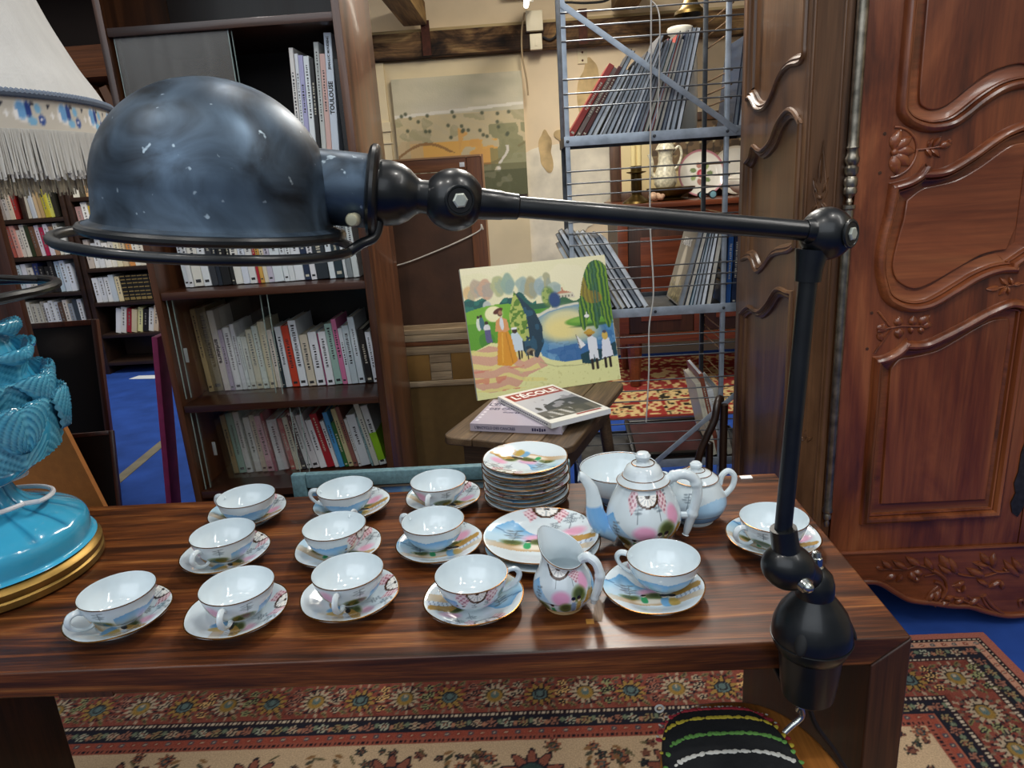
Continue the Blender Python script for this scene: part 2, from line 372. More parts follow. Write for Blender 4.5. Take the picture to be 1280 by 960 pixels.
# ================================================================== persian rug
xs = np.linspace(-1.95, 1.236, 700); ys = np.concatenate([np.linspace(-.15, 1.20, 70)[:-1], np.linspace(1.20, 1.765, 132)])
rx0, rx1, ry0, ry1 = xs[0], xs[-1], ys[0], ys[-1]
XX, YY = np.meshgrid(xs, ys)
class Fast(Canvas):
    def __init__(s, X, Y, bg): s.x, s.y = X, Y; s.c = np.zeros(X.shape+(3,)); s.c[:] = rgb(bg); s.xs = X[0]; s.ys = Y[:, 0]
    def win(s, x0, x1, y0, y1):
        i0, i1 = np.searchsorted(s.xs, [x0, x1]); j0, j1 = np.searchsorted(s.ys, [y0, y1])
        return slice(j0, j1), slice(i0, i1)
    def ell(s, cx, cy, rx, ry, col, a=1., rot=0, soft=.25):
        m = max(rx, ry)*1.1; q = s.win(cx-m, cx+m, cy-m, cy+m); dx, dy = s.x[q]-cx, s.y[q]-cy
        c, n = math.cos(rot), math.sin(rot); d = np.sqrt(((dx*c+dy*n)/rx)**2+((-dx*n+dy*c)/ry)**2)
        al = (np.clip((1-d)/soft+.5, 0, 1)*a)[..., None]; s.c[q] = s.c[q]*(1-al)+np.array(rgb(col))*al
    def fl(s, cx, cy, R, n, cin, cpet, cedge, ph=0, sq=1.0):
        """palmette: petals round a heart"""
        m = R*1.15; q = s.win(cx-m, cx+m, cy-m, cy+m); dx, dy = s.x[q]-cx, (s.y[q]-cy)/sq
        d = np.hypot(dx, dy)/R; a = np.arctan2(dy, dx)+ph; pet = .78+.2*np.cos(a*n)
        for msk, col in ((d < pet+.10, cedge), (d < pet, cpet), ((d < pet) & (np.abs(np.sin(a*n/2)) > .93), cedge), (d < .52, cedge), (d < .44, cin), ((d < .30), cedge), (d < .24, cpet)):
            s.c[q] = np.where(msk[..., None], np.array(rgb(col)), s.c[q])
rc = Fast(XX, YY, '#b39a7c')
d = np.minimum(np.minimum(rx1-XX, XX-rx0), np.minimum(ry1-YY, YY-ry0))
alongx = (np.minimum(ry1-YY, YY-ry0) < np.minimum(rx1-XX, XX-rx0)); s_ = np.where(alongx, XX, YY)
def band(a, b_, col): rc.put((d >= a) & (d < b_), col)
def dash(a, b_, c1, c2, p): rc.put((d >= a) & (d < b_), c1); rc.put((d >= a+(b_-a)*.25) & (d < b_-(b_-a)*.25) & ((s_ % p) < p*.5), c2)
band(0, .025, '#a06052'); dash(.025, .037, '#221c22', '#c9b49a', .014); band(.037, .058, '#b98a72'); band(.058, .062, '#2a2228'); band(.062, .100, '#22232c'); dash(.100, .116, '#3a2a2a', '#c8b6a0', .012)
band(.116, .245, '#7f4338'); dash(.245, .262, '#2a2026', '#bfae98', .012); band(.262, .302, '#20202a'); band(.302, .306, '#9c5a46'); band(.306, .324, '#8a4436'); dash(.324, .345, '#8a4a3c', '#1c1820', .012)
nz = vnoise(XX*60, YY*60, 4)
rc.put((d > .116) & (d < .245) & (nz > .66), '#6a352c', .7)
cream, teal, ochre, ink, rose = '#a8967e', '#566866', '#7a6036', '#221e25', '#8f6252'
def around(dist):
    """positions along a border line at this distance from the edge, with a step and a side flag"""
    return [('top', ry1-dist), ('right', rx1-dist), ('left', rx0+dist), ('bot', ry0+dist)]
def border_points(dist, step):
    out = []
    for x in np.arange(rx1-dist, rx0+dist, -step): out.append((x, ry1-dist, 0))
    for y in np.arange(ry1-dist-step, 0.75, -step): out.append((rx1-dist, y, 1)); out.append((rx0+dist, y, 1))
    return out
for i, (x, y, sd) in enumerate(border_points(.180, .122)):
    k = i % 2
    for q in range(16):
        aa = q*.3927+.2; rc.ell(x+.063*math.cos(aa), y+.055*math.sin(aa), .0085, .0035, [cream, '#9a8a6c', '#7a6a58'][q % 3], .9, rot=aa); rc.ell(x+.050*math.cos(aa+.2), y+.044*math.sin(aa+.2), .006, .004, [ink, '#4a4a44'][q % 2], .9, rot=aa)
    if k == 0:
        rc.fl(x, y, .046, 14, '#7a6036', cream, ink, 0); rc.ell(x, y-.004, .022, .024, '#8f7038', 1); rc.ell(x, y, .011, .014, teal, 1); rc.ell(x, y+.006, .004, .007, cream)
    else:
        rc.fl(x, y-.004, .044, 11, teal, '#94743f', ink, .3); rc.ell(x, y, .014, .016, ink); rc.ell(x, y, .010, .012, teal)
    for dx, dy in ((.061, .036), (.061, -.036), (.052, 0.0), (.068, .010)):
        xx, yy = (x+dx, y+dy) if sd == 0 else (x+dy, y-dx)
        rc.fl(xx, yy, .0135, 5, ink, [cream, rose, '#8a8a60', '#c9a26a'][(i+int(dx*500)) % 4], ink, i)
    for dx, dy, r in ((.03, .05, .9), (.035, -.052, -.8), (.085, .045, .4), (.085, -.045, -.5)):
        xx, yy = (x+dx, y+dy) if sd == 0 else (x+dy, y-dx)
        rc.ell(xx, yy, .014, .0045, '#6f6a44', .95, rot=r+sd*1.57); rc.ell(xx, yy, .008, .002, ink, .8, rot=r+sd*1.57)
for dist, st, R in ((.081, .042, .0155), (.282, .040, .0155)):
    for i, (x, y, sd) in enumerate(border_points(dist, st)):
        rc.fl(x, y, R, 6+i % 3, '#7b4a3c', [rose, cream, '#8a7a58', '#9fa08c'][i % 4], ink, i); dx = st/2
        xx, yy = (x+dx, y+.004*(-1)**i) if sd == 0 else (x+.004, y-dx)
        rc.ell(xx, yy, .006, .008, ['#6f7a62', '#a8745a'][i % 2], .95)
for dist, st in ((.048, .03), (.315, .03)):
    for i, (x, y, sd) in enumerate(border_points(dist, st)): rc.ell(x, y, .007, .007, ['#3a4450', '#7a3a30'][i % 2], .9); rc.ell(x, y, .003, .003, cream)
rr = random.Random(11)
fy1 = ry1-.345
for k in range(620):
    x = rr.uniform(rx0+.36, rx1-.36); y = rr.uniform(.75, fy1-.014)
    t_ = rr.random()
    if t_ < .30: rc.ell(x, y, rr.uniform(.012, .022), .0035, '#4f4a34', .9, rot=rr.uniform(0, 3.1))
    elif t_ < .75: rc.fl(x, y, rr.uniform(.009, .016), 5, '#6f4a3a', ['#2c3432', '#3a4038', '#6b4236'][k % 3], ink, k)
    else: rc.fl(x, y, rr.uniform(.016, .024), 8, '#3f4f4c', '#8a5640', '#33262a', k)
for i, x in enumerate(np.arange(rx1-.62, rx0+.4, -.34)):
    rc.fl(x, fy1-.105, .075, 10, '#33423f', '#7d4a3c', ink, .3); rc.ell(x, fy1-.105, .03, .034, '#2f3f3d'); rc.ell(x, fy1-.105, .012, .014, '#7f8c72')
    for s in (-1, 1):
        for j in range(9): rc.ell(x+s*(.10+.035*math.cos(j*.3)+.004*j), fy1-.03-.016*j, .012, .005, ['#7a5a3a', '#3a3a30'][j % 2], .95, rot=s*(.4+j*.25))
pt = np.stack([XX, YY, .011+.0012*nz], -1)
o = grid_mesh('persian_rug', pt, rc.c, mat('wool_pile', '#ffffff', .95, vcol=True, noise=(260, .22), bump=(420, .5), spec=.15))
b = MB(); b.box(rx0, rx1, ry0, ry1, .0005, .0105); u = b.build('backing', mat('rug_backing', '#8a5a48', .95), o, smooth=False)
tag(o, 'large red and beige oriental rug with floral borders lying under the rosewood table', 'rug')
# second rug below the sideboard
X2, Y2 = np.meshgrid(np.linspace(.30, 1.75, 120), np.linspace(3.75, 5.05, 110)); r2 = Fast(X2, Y2, '#cdb27c')
d2 = np.minimum(np.minimum(1.75-X2, X2-.30), np.minimum(5.05-Y2, Y2-3.75)); v = vnoise(X2*38, Y2*30, 6)
r2.put(v > .62, '#8e2f2a'); r2.put(v < .22, '#2f2a22'); r2.put((np.abs(X2-.66) < .06), '#93322c'); r2.put((np.abs(X2-.66) < .06) & (v > .55), '#d0b480'); r2.put((Y2 > 4.25) & (v > .4), '#8c2d2b', .9); r2.put((Y2 > 4.25) & (v < .25), '#cda878'); r2.put(d2 < .03, '#7a2824')
o = grid_mesh('small_rug', np.stack([X2, Y2, np.full(X2.shape, .009)], -1), r2.c, MATS['wool_pile'])
b = MB(); b.box(.30, 1.75, 3.75, 5.05, .0005, .0085); b.build('backing', MATS['rug_backing'], o, smooth=False)
tag(o, 'cream and crimson oriental rug seen beyond the metal rack below the sideboard', 'rug')

# ================================================================== books
PAGE = mat('book_pages', '#d8d0bc', .9); PAGEW = mat('book_pages_white', '#dfe4e8', .85)
def bookmat(c): return mat('cover_'+c.strip('#'), c, .45, 0, .1)
INK = mat('print_ink', '#2a2a2e', .6)
CNAME = {}
def book(w, h, dp, col, M, label, group, bars=True, parts=True, ink=None, seed=0, pages_front=False, page=None):
    """w thick along x, spine towards -y, standing on z = 0"""
    b = MB(); t = min(.0022, w*.16) if not pages_front else w*.17
    if not parts:
        b.box(0, w, 0, dp, 0, h)
        o = b.build('book', bookmat(col), None, smooth=False, fixn=False)
    else:
        if pages_front: b.box(0, t, 0, dp, 0, h); b.box(w-t, w, 0, dp, 0, h); b.box(t, w-t, dp-t, dp, 0, h)
        else: b.bbox(0, w, 0, t*1.6, 0, h, min(.0012, w*.2), seg=1); b.box(0, t, t*1.2, dp, 0, h); b.box(w-t, w, t*1.2, dp, 0, h)
        o = b.build('book', bookmat(col), None, smooth=False, fixn=False)
        b = MB()
        if pages_front: b.box(t*1.02, w-t*1.02, .003, dp-t*1.02, .002, h-.002)
        else: b.box(t*1.02, w-t*1.02, t*1.7, dp-.002, .0025, h-.0025)
        b.build('pages', page or PAGE, o, smooth=False, fixn=False)
        if bars and not pages_front and w > .006:
            r = random.Random(seed); b = MB(); z = h*r.uniform(.30, .45); z1 = h*r.uniform(.72, .93); bw = w*r.uniform(.14, .26); x = w*.5
            while z < z1:
                L = r.uniform(.003, .010); b.box(x-bw*r.uniform(.5, 1), x+bw*r.uniform(.5, 1), -.0003, 0, z, z+L*.55); z += L
            if r.random() < .7: b.box(x-w*.28, x+w*.28, -.0003, 0, h*.05, h*.05+w*.35)
            tag(b.build('spine_print', ink or INK, o, smooth=False, fixn=False), kind='stuff')
    o.matrix_world = M
    return tag(o, label, 'book', group)
ORD = ['first', 'second', 'third', 'fourth', 'fifth', 'sixth', 'seventh', 'eighth', 'ninth', 'tenth', 'eleventh', 'twelfth', 'thirteenth', 'fourteenth', 'fifteenth', 'sixteenth', 'seventeenth', 'eighteenth', 'nineteenth', 'twentieth']
ORD += ['twenty-'+q for q in ORD[:9]]+['thirtieth']
def cname(c):
    import colorsys
    r, g, b_ = rgb(c); h, s, v = colorsys.rgb_to_hsv(r, g, b_)
    if v < .22: return 'black'
    if s < .12: return 'white' if v > .82 else ('pale grey' if v > .62 else ('grey' if v > .4 else 'dark grey'))
    h *= 360; d_ = 'dark ' if v < .45 else ('pale ' if s < .33 and v > .7 else '')
    if h < 14 or h > 345: n = 'red' if s > .45 else 'pink'
    elif h < 40: n = 'orange' if s > .6 and v > .7 else ('cream' if s < .3 and v > .7 else 'brown' if v < .72 else 'tan')
    elif h < 68: n = 'yellow' if s > .4 and v > .6 else ('cream' if v > .7 else 'olive')
    elif h < 165: n = 'green'
    elif h < 255: n = 'blue'
    elif h < 290: n = 'lilac'
    else: n = 'magenta' if s > .5 else 'mauve'
    if n == 'cream': d_ = ''
    return d_+n

# ---------------- two bookcases far behind on the left
m_dk = wood('dark_stained_shelf', ['#1a0f0a', '#2c1a10', '#3a2416'], 'x', 8, .5, .1)
def shelf_unit(label, x0, x1, y0, shelves, zt, depth=.30, mid=None):
    t = thing('bookcase', label, 'bookcase', (x0, y0, 0)); w = x1-x0
    for xx in (0, w-.035): b = MB(); b.bbox(xx, xx+.035, 0, depth, 0, zt, .002); b.build('side_panel', m_dk, t)
    b = MB(); b.box(.035, w-.035, depth-.012, depth, 0.0, zt); b.build('back_panel', m_dk, t, smooth=False)
    for z in shelves: b = MB(); b.bbox(.036, w-.036, .002, depth-.013, z-.03, z, .002); b.build('shelf', m_dk, t)
    if mid: b = MB(); b.bbox(mid[0]-x0, mid[0]-x0+.03, .002, depth-.013, mid[1]+.0005, mid[2]-.031, .002); b.build('divider', m_dk, t)
    return t
shA = [.40, .690, .978, 1.268, 1.543, 1.83]; shB = [.10, .330, .588, .860, 1.13, 1.405, 1.68]
shelf_unit('dark bookcase at the far left, behind the black framed picture', -4.35, -3.555, 5.5, [.10]+shA, 2.12, mid=(-3.905, 1.268, 1.543))
shelf_unit('dark bookcase at the far left, standing next to the tall glass-fronted one', -3.54, -2.60, 5.5, shB, 2.0)
FAR = {  # colours read off the shelves, left to right
 ('A', 1.543): ['#cfc8bc', '#2a2a28', '#23231f', '#d8d4c8', '#d6d2c6', '#46602c', '#8a3a30', '#b04a3c', '#8a7a70', '#c8b8a8', '#a09080', '#e6dcd0', '#d8d8dc', '#e2e4ea', '#cfd4dc'],
 ('A', 1.268): ['#d9a766', '#dba963', '#d7a25c', '#d8a35f', '#c89a62', '#b08a70', '#a89a90', '#c9c0b6', '#d8c8b0', '#a8302c', 'gap', '#6a4a3a', '#c8c0ae', '#bcc2c8', '#c9ac84', '#b89a6a', '#b5a838', '#c0c060', '#2c2a22'],
 ('A', .978): ['#cfc8b8', '#7a2020', '#8fa8c4', '#d8dade', '#e2e2e4', '#3a4a5c', '#bd5f50', '#d49a8c', '#d8cfc2', '#e4ddcc', '#2f3a24', '#6a4a36', '#dcd4da', '#b0284c', '#d6d2da', '#a88468', '#e2e0d2', '#d8dad4'],
 ('A', .690): ['#b9b2a8', '#d8dce4', '#dadee6', '#c98a90', '#7fa0b0', '#c8d4d8', '#e0e0e4', '#d8d4c8', '#2c3c70', '#1d1d20', '#242424', '#202022', '#b8ccd8', '#cdd8e2', '#d8dee6'],
 ('A', .40): ['#d2cab2', '#c8beac', '#d0a898', '#ccd4da', '#d6d6c0', '#cfccba', '#d6d4c6', '#c4c0b0', '#bdbcb0', '#c6c0b0', '#e2e4e6', '#d6dadc', '#cfd4d8', '#5a4436', '#d8d0c4', '#8f98a0', '#3a444c', '#dfe2e2'],
 ('B', 1.405): ['#d8d4c4', '#4a4436', '#c8a070', '#5c2450', '#4c1c44', '#58244e', '#3a2a2a', '#c8b8a0', '#8a6a50', '#d8d0c0', '#5a4a3a', '#d0c8b4', '#a89a84', '#c0b8a8'],
 ('B', 1.13): ['#b08a84', '#e2e0d8', '#c0a228', '#d6d8d8', '#c4a458', '#b0382c', '#d8d4c8', '#cfc6b4', '#a86a4a', '#d8d2c8', '#c8beae', '#b8a890', '#dcd8cc', '#c8a878'],
 ('B', .860): ['#c0b4a8', '#dfe0de', '#d6d8d8', '#e4e2da', '#dcd8cc', '#d8cfae', '#c9b896', '#c8884c', '#d8d6cc', '#cfc8b8', '#d8cfb8', '#cfc0a2', '#dcd6c4', '#d8bfa6', '#dfe0da', '#d4cfc0', '#c8c2ac'],
 ('B', .588): ['#dcdee2', '#d0d4d8', '#dfe2e2', '#bfcad0', '#d8c9a0']+['set']*12,
 ('B', .330): ['#e2e4e4', '#d8d8d0', '#9c2430', '#cdbf9c', '#dcd89c', '#1c1a18', '#dcdcd8', '#cdb89c', '#a86848', '#e0e0da', '#d0b0a8', '#dadad4', '#884050', '#d8d4c8', '#dfe2e4', '#e2e2e0']}
FINK = mat('faint_ink', '#77746e', .7)
GOLDP = mat('gold_spine_print', '#a8905a', .4, .5)
def far_row(key, x0, x1, y0, hts, tilt=0.0, seed=0):
    r = random.Random(seed); cols = FAR[key]; n = len(cols); x = x0; step = (x1-x0)/n
    side = 'left far bookcase' if key[0] == 'A' else 'right far bookcase'
    row = {('A', 1.543): 'top visible shelf', ('A', 1.268): 'second shelf down', ('A', .978): 'third shelf down', ('A', .690): 'fourth shelf down', ('A', .40): 'lowest shelf', ('B', 1.405): 'top visible shelf', ('B', 1.13): 'second shelf down', ('B', .860): 'third shelf down', ('B', .588): 'fourth shelf down', ('B', .330): 'lowest filled shelf'}[key]
    for i, c in enumerate(cols):
        w = step*r.uniform(.80, .97); h = hts*r.uniform(.82, 1.0)
        if c == 'gap': x += step; continue
        st = c == 'set'
        if st: c = '#1d1b16'; h = hts*.93; w = step*.95
        a = tilt if not isinstance(tilt, (list, tuple)) else tilt[0]+(tilt[1]-tilt[0])*i/n
        lift = max(0, math.sin(-a))*w if a < 0 else 0
        M = T(x+(w if a > 0 else 0), y0+r.uniform(.02, .035), key[1]+.0006+abs(math.sin(a))*w*(0 if a > 0 else 1)) @ rotM('Y', a) @ T(-w if a > 0 else 0, 0, 0)
        lab = (cname(c)+' book' if not st else 'black gold-banded volume')+f', {ORD[i]} from left on the {row} of the {side}'
        o = book(w, h, r.uniform(.15, .20), c, M, lab, f'books on the {row} of the {side}', parts=False)
        if st:
            b = MB()
            for q in (.03, .08, .2, .34, .5, .66, .8, .93): b.box(w*.06, w*.94, -.0012, .0005, h*q, h*q+h*(.05 if q < .1 else .035))
            tag(b.build('gilt_bands', GOLDP, o, smooth=False, fixn=False), kind='stuff')
        elif w > .03 and r.random() < .8:
            b = MB(); z = h*.3
            while z < h*.85: L = r.uniform(.012, .03); b.box(w*.35, w*.62, -.001, .0005, z, z+L*.6); z += L
            tag(b.build('spine_print', FINK, o, smooth=False, fixn=False), kind='stuff')
        x += step
far_row(('A', 1.543), -4.28, -3.62, 5.5, .24, -.25, 1); far_row(('A', 1.268), -4.30, -3.63, 5.5, .25, -.06, 2); far_row(('A', .978), -4.30, -3.62, 5.5, .25, -.07, 3); far_row(('A', .690), -4.30, -3.63, 5.5, .245, -.05, 4); far_row(('A', .40), -4.30, -3.62, 5.5, .235, -.04, 5)
far_row(('B', 1.405), -3.49, -2.75, 5.5, .24, 0, 6); far_row(('B', 1.13), -3.49, -2.75, 5.5, .24, -.05, 7); far_row(('B', .860), -3.49, -2.70, 5.5, .225, -.03, 8); far_row(('B', .588), -3.49, -2.72, 5.5, .22, -.03, 9); far_row(('B', .330), -3.40, -2.68, 5.5, .225, .22, 10)
b = MB(); b.add([(-.12, -.04, 0), (.10, -.07, 0), (.14, .03, 0), (-.09, .05, 0), (-.12, -.04, .002), (.10, -.07, .002), (.14, .03, .002), (-.09, .05, .002)], [(3, 2, 1, 0), (4, 5, 6, 7), (0, 1, 5, 4), (1, 2, 6, 5), (2, 3, 7, 6), (3, 0, 4, 7)]); o = b.build('paper_sheet', PAGEW, smooth=False); o.location = (-3.12, 5.34, .001); tag(o, 'white sheet of paper lying on the blue carpet before the right far bookcase', 'paper')
# upper left: plank shelf with old tan books
t = thing('plank_shelf', 'rough brown plank shelf high up between the white lampshade and the bookcase', 'shelf', (-2.3, 2.62, 0))
m_pl = wood('rough_plank', ['#4a2814', '#7a4522', '#96592e'], 'x', 7, .75, 0, .9, .3)
b = MB(); b.bbox(0, 1.0, 0, .34, 1.772, 1.800, .003); b.build('shelf', m_pl, t)
b = MB(); b.bbox(0, .99, .10, .34, 1.812, 1.895, .006); b.build('plank', m_pl, t); b = MB(); b.bbox(.02, .97, .02, .09, 1.8005, 1.862, .006); b.build('plank', m_pl, t)
b = MB(); b.bbox(0, 1.0, .34, .36, 1.5, 2.6, .002); b.build('back_board', mat('blackish_board', '#231710', .9, noise=(4, .3)), t)  # back board in near-black brown, mottled by noise
b = MB(); b.bbox(0, 1.0, 0, .34, 1.50, 1.53, .003); b.build('shelf', m_pl, t); b = MB(); b.bbox(.0, 1.0, 0.05, .34, 2.15, 2.2, .003); b.build('shelf', m_pl, t)
b = MB(); b.bbox(-.03, 0, 0, .36, 1.5, 2.6, .003); b.build('upright', m_pl, t); b = MB(); b.bbox(1.0, 1.03, 0, .36, 0, 2.6, .003); b.build('upright', m_pl, t)
for i, c in enumerate(['#8a5a36', '#9c6a40', '#a8713f', '#6e4426', '#7c4e2c', '#8a5830']):
    w = .03; a = -.30
    M = T(-1.60+i*.042, 2.65, 1.5307+abs(math.sin(a))*w) @ rotM('Y', a)
    book(w, .195+.015*(i % 3), .20, c, M, f'old tan leather book, {ORD[i]} from left, leaning on the rough plank shelf', 'old books on the plank shelf', parts=True, bars=False)
# ================================================================== console table
WT = wood('rosewood_top', ['#1d0e05', '#44200b', '#6e3a15', '#985f2e'], 'x', 21, .38, .10, 1.1, .42, 1.3, .055)
WTY = wood('rosewood_shaded', ['#100804', '#221108', '#3a1e0e', '#502c15'], 'z', 9, .42, .1, 1.1, .35, .8)  # same wood as the top, darkened in colour to stand in for shade
tb = thing('console_table', 'long dark rosewood table with thick top carrying the porcelain tea set', 'table', (-.39, 1.047, 0))
TL = (.39, -1.047, 0)
x0, x1, y0, y1, zt, th = -1.183, .4624, .786, 1.308, .75, .041
b = MB(); b.prism([(x0, zt), (x1, zt), (x1-.05, zt-th), (x0+.05, zt-th)], y0, y1)
me_o = b.build('tabletop', WT, tb, loc=TL)
bv = me_o.modifiers.new('soft', 'BEVEL'); bv.width = .003; bv.segments = 2
for xs in ((x1, x1-.05), (x0, x0+.05)):
    b = MB(); b.prism([(xs[0], zt-.0008), (xs[1], zt-th-.0004), (xs[1], .012), (xs[0], .012)], y0, y1); o = b.build('leg', WTY, tb, loc=TL)
    bv = o.modifiers.new('soft', 'BEVEL'); bv.width = .0025; bv.segments = 2
b = MB(); b.bbox(-1.1325, .4115, 1.285, 1.362, .322, .352, .003); b.build('rear_stretcher', WT, tb, loc=TL)
b = MB(); b.box(-.675, -.60, y0-.0006, y0+.01, zt-th-.002, zt-th+.006); b.build('edge_repair', WTY, tb, loc=TL)
b = MB(); b.bbox(.048, .059, .842, .853, zt-.004, zt+.0006, .0004); tag(b.build('wood_plug', wood('oak_plug', ['#7a4a18', '#b07a30', '#c99a52'], 'x', 30, .4), tb, loc=TL), 'pale square wooden plug let into the tabletop')
b = MB(); b.prism([(.055, .848), (.072, .842), (.088, .905), (.066, .93), (.06, .88)], 0, .0004, M=T(0, 0, zt) @ rotM('X', -math.pi/2) @ Matrix.Diagonal((1, 1, -1, 1)))
b = MB(); b.add([(x, y, zt+.0004) for x, y in ((.057, .850), (.070, .846), (.078, .885), (.070, .905), (.062, .88))], [(0, 1, 2, 3, 4)]); tag(b.build('worn_patch', wood('worn_wood', ['#4a3424', '#7c6148', '#8f7458'], 'y', 30, .55, 0), tb, loc=TL), 'greyish worn patch in the tabletop')

# ================================================================== porcelain
PORC = mat('painted_porcelain', '#eef3f4', .10, 0, .5, vcol=True)
PLAIN = mat('white_porcelain', '#d3dfe5', .10, 0, .5)
GILT = mat('gilt_line', '#8a5a22', .25, .85)
WHITE = '#d3dfe5'
def put_tree(c, x, y, s, sy=None, col='#5d6a74', a=.8):
    sy = sy or s
    c.line([(x, y-sy*.9), (x+.1*s, y+sy)], s*.09, col, a)
    for dx, dy, w in ((-.35, .9, .5), (.3, 1.05, .55), (-.1, .6, .75), (.35, .35, .6), (-.4, .25, .6), (.1, 0, .8)):
        for k in (-.5, 0, .5):
            c.ell(x+dx*s+k*w*s*.6, y+dy*sy+.04*sy*k, w*s*.33, sy*.11, col, a*.62, soft=.5)
def put_fan(c, x, y, r, up=-1, ry=None):
    ry = ry or r
    X = (c.x-x)/r; Y = (c.y-y)/ry*up; d = np.hypot(X, Y); an = np.arctan2(X, Y)
    half = (Y > 0)
    c.put(half & (d < 1.0), '#f6f4ee'); c.put(half & (d < .86) & (d > .3) & (np.abs(np.sin(an*7)) < .3), '#8d98a0', .75)
    c.put(half & (d < 1.12) & (d > .9), '#4a2f1c'); c.put(half & (d < .26), '#3a2a22')
def put_lace(c, x, y, rx, ry, rot=0):
    s = np.sin((c.x*1.0)*9/rx)*np.sin((c.y)*9/ry)
    cc, n = math.cos(rot), math.sin(rot); dx, dy = c.x-x, c.y-y
    ins = (np.abs((dx*cc+dy*n)/rx)+np.abs((-dx*n+dy*cc)/ry)*.6 < 1)
    c.put(ins, '#e6c6cc', .85); c.put(ins & (s > .15), '#a65f70', .8)
def put_figure(c, x, y, h, col, hx=None):
    w = hx or h
    c.ell(x, y, w*.30, h*.52, col, .95, soft=.3); c.ell(x+w*.14, y-h*.2, w*.2, h*.35, col, .8, soft=.3)
    c.ell(x, y+h*.58, w*.17, h*.14, '#f0ddc8', 1, soft=.2); c.ell(x, y+h*.72, w*.25, h*.15, '#1c1a1e', 1, soft=.2)
def landscape(c, R, seed=0):
    """plate scene inside the unit disc scaled by R"""
    X, Y = c.x/R, c.y/R
    S = Canvas.__new__(Canvas); S.x, S.y, S.c = X, Y, c.c
    rid = .52-.62*np.abs(X+.62)**1.0+.06*np.sin(X*9); base = .02+.05*np.sin(X*7)
    hill = (Y < rid) & (Y > base-.05) & (X < .12)
    S.put(hill*np.clip((Y-base+.05)/(rid-base+.06), 0, 1), '#5fa3d6', .95)
    S.put((np.abs(Y-(.27-.45*(X+.9))) < .016) & (X < -.15) & (X > -.95), '#3a5f86', .7)
    lake = (Y < .06-.25*(X+.3)) & (Y > -.28) & (X < -.25)
    S.put(lake, '#a6cfe6', .55)
    S.ell(.58, .28, .2, .13, '#e6a8c4', .95, soft=.7); S.ell(-.08, .02, .24, .13, '#e6a8c4', .85, soft=.7)
    for x, y, s in ((.48, .58, .2), (.2, .42, .16), (-.5, .02, .24), (.72, .62, .12)): put_tree(S, x, y, s)
    for x, y, rx, ry in ((-.5, -.16, .2, .1), (.02, -.12, .24, .12), (.42, .05, .2, .12), (.3, -.05, .1, .07)):
        S.ell(x, y, rx, ry, '#5d6a35', .95, soft=.6); S.ell(x-.03, y+.03, rx*.5, ry*.5, '#343f22', .55, soft=.8)
    S.poly([(.32, -.02), (.6, .13), (.98, .1), (.96, -.06), (.45, -.12)], '#b08a45', .95)
    S.poly([(.4, -.12), (.96, -.06), (.94, -.2), (.42, -.26)], '#cfdbe8', .95)
    for k in range(6): S.line([(.45+k*.09, -.13+k*.008), (.45+k*.09, -.24+k*.01)], .02, '#5b7392', .8)
    gb = (Y < -.22) & (Y > -.44) ; S.put(gb*np.clip((np.sqrt(np.maximum(0, 1-X*X))-.1), 0, 1), '#b98a4e', .8)
    S.ell(-.1, -.3, .3, .09, '#f2efe6', .8, soft=.7)
    put_figure(S, -.22, -.24, .22, '#2f9e62'); put_figure(S, .2, -.34, .34, '#6aa3cf'); put_figure(S, .36, -.35, .34, '#b59a4e')
    S.poly([(-.7, -.45), (-.35, -.5), (-.3, -.62), (-.7, -.58)], '#7db4da', .0)
    put_lace(S, -.27, .82, .17, .14); put_lace(S, .27, .82, .17, .14); put_fan(S, 0, 1.0, .25)
    c.c = S.c
def dish_profile(R, zr, foot, well, n=26):
    """upper surface r,z"""
    pr = []
    for i in range(n):
        t = i/(n-1); r = R*t
        if r < well: z = .0035
        else: q = (r-well)/(R-well); z = .0035+(zr-.0035)*(q*q*(3-2*q)*.5+q*.5)
        pr.append((r, z))
    return pr
def make_dish_mesh(name, R, zr, foot, well, seed=0, wave=.0, plain_lower=True, na=176, nr=48):
    pr = dish_profile(R, zr, foot, well, nr); th = np.linspace(0, 2*math.pi, na, endpoint=False)
    rows = []; cv = Canvas.__new__(Canvas)
    r = np.array([p[0] for p in pr]); z = np.array([p[1] for p in pr])
    w = 1+wave*np.cos(6*th)
    rr = r[:, None]*(1+(w[None]-1)*(r[:, None]/R)**3); rr[0] = 1e-5
    cv.x = rr*np.cos(th); cv.y = rr*np.sin(th); cv.c = np.zeros(cv.x.shape+(3,)); cv.c[:] = rgb(WHITE)
    landscape(cv, R*.97, seed)
    up = np.stack([cv.x, cv.y, np.repeat(z[:, None], na, 1)], -1)
    low = [(R, zr-.0018), (R*.9, zr-.0045), (well*1.1, -.0), (foot+.003, -.0015+.001), (foot+.002, -.003), (foot-.002, -.003), (foot-.004, .0005), (1e-5, .0008)]
    lo = np.stack([np.stack([q*np.cos(th)*w**0, q*np.sin(th), np.full(na, zz)], -1) for q, zz in low])
    lc = np.zeros(lo.shape); lc[:] = rgb(WHITE)
    pts = np.concatenate([up, lo]); pts[..., 2] += .003; col = np.concatenate([cv.c, lc])
    return pts, col
def rim_ring(name, R, z, r, parent, wave=0, na=64, loc=None):
    th = np.linspace(0, 2*math.pi, na, endpoint=False)
    b = MB(); b.tube([(R*(1+wave*math.cos(6*t))*math.cos(t), R*(1+wave*math.cos(6*t))*math.sin(t), z) for t in th], r, 6, closed=True)
    return b.build(name, GILT, parent)
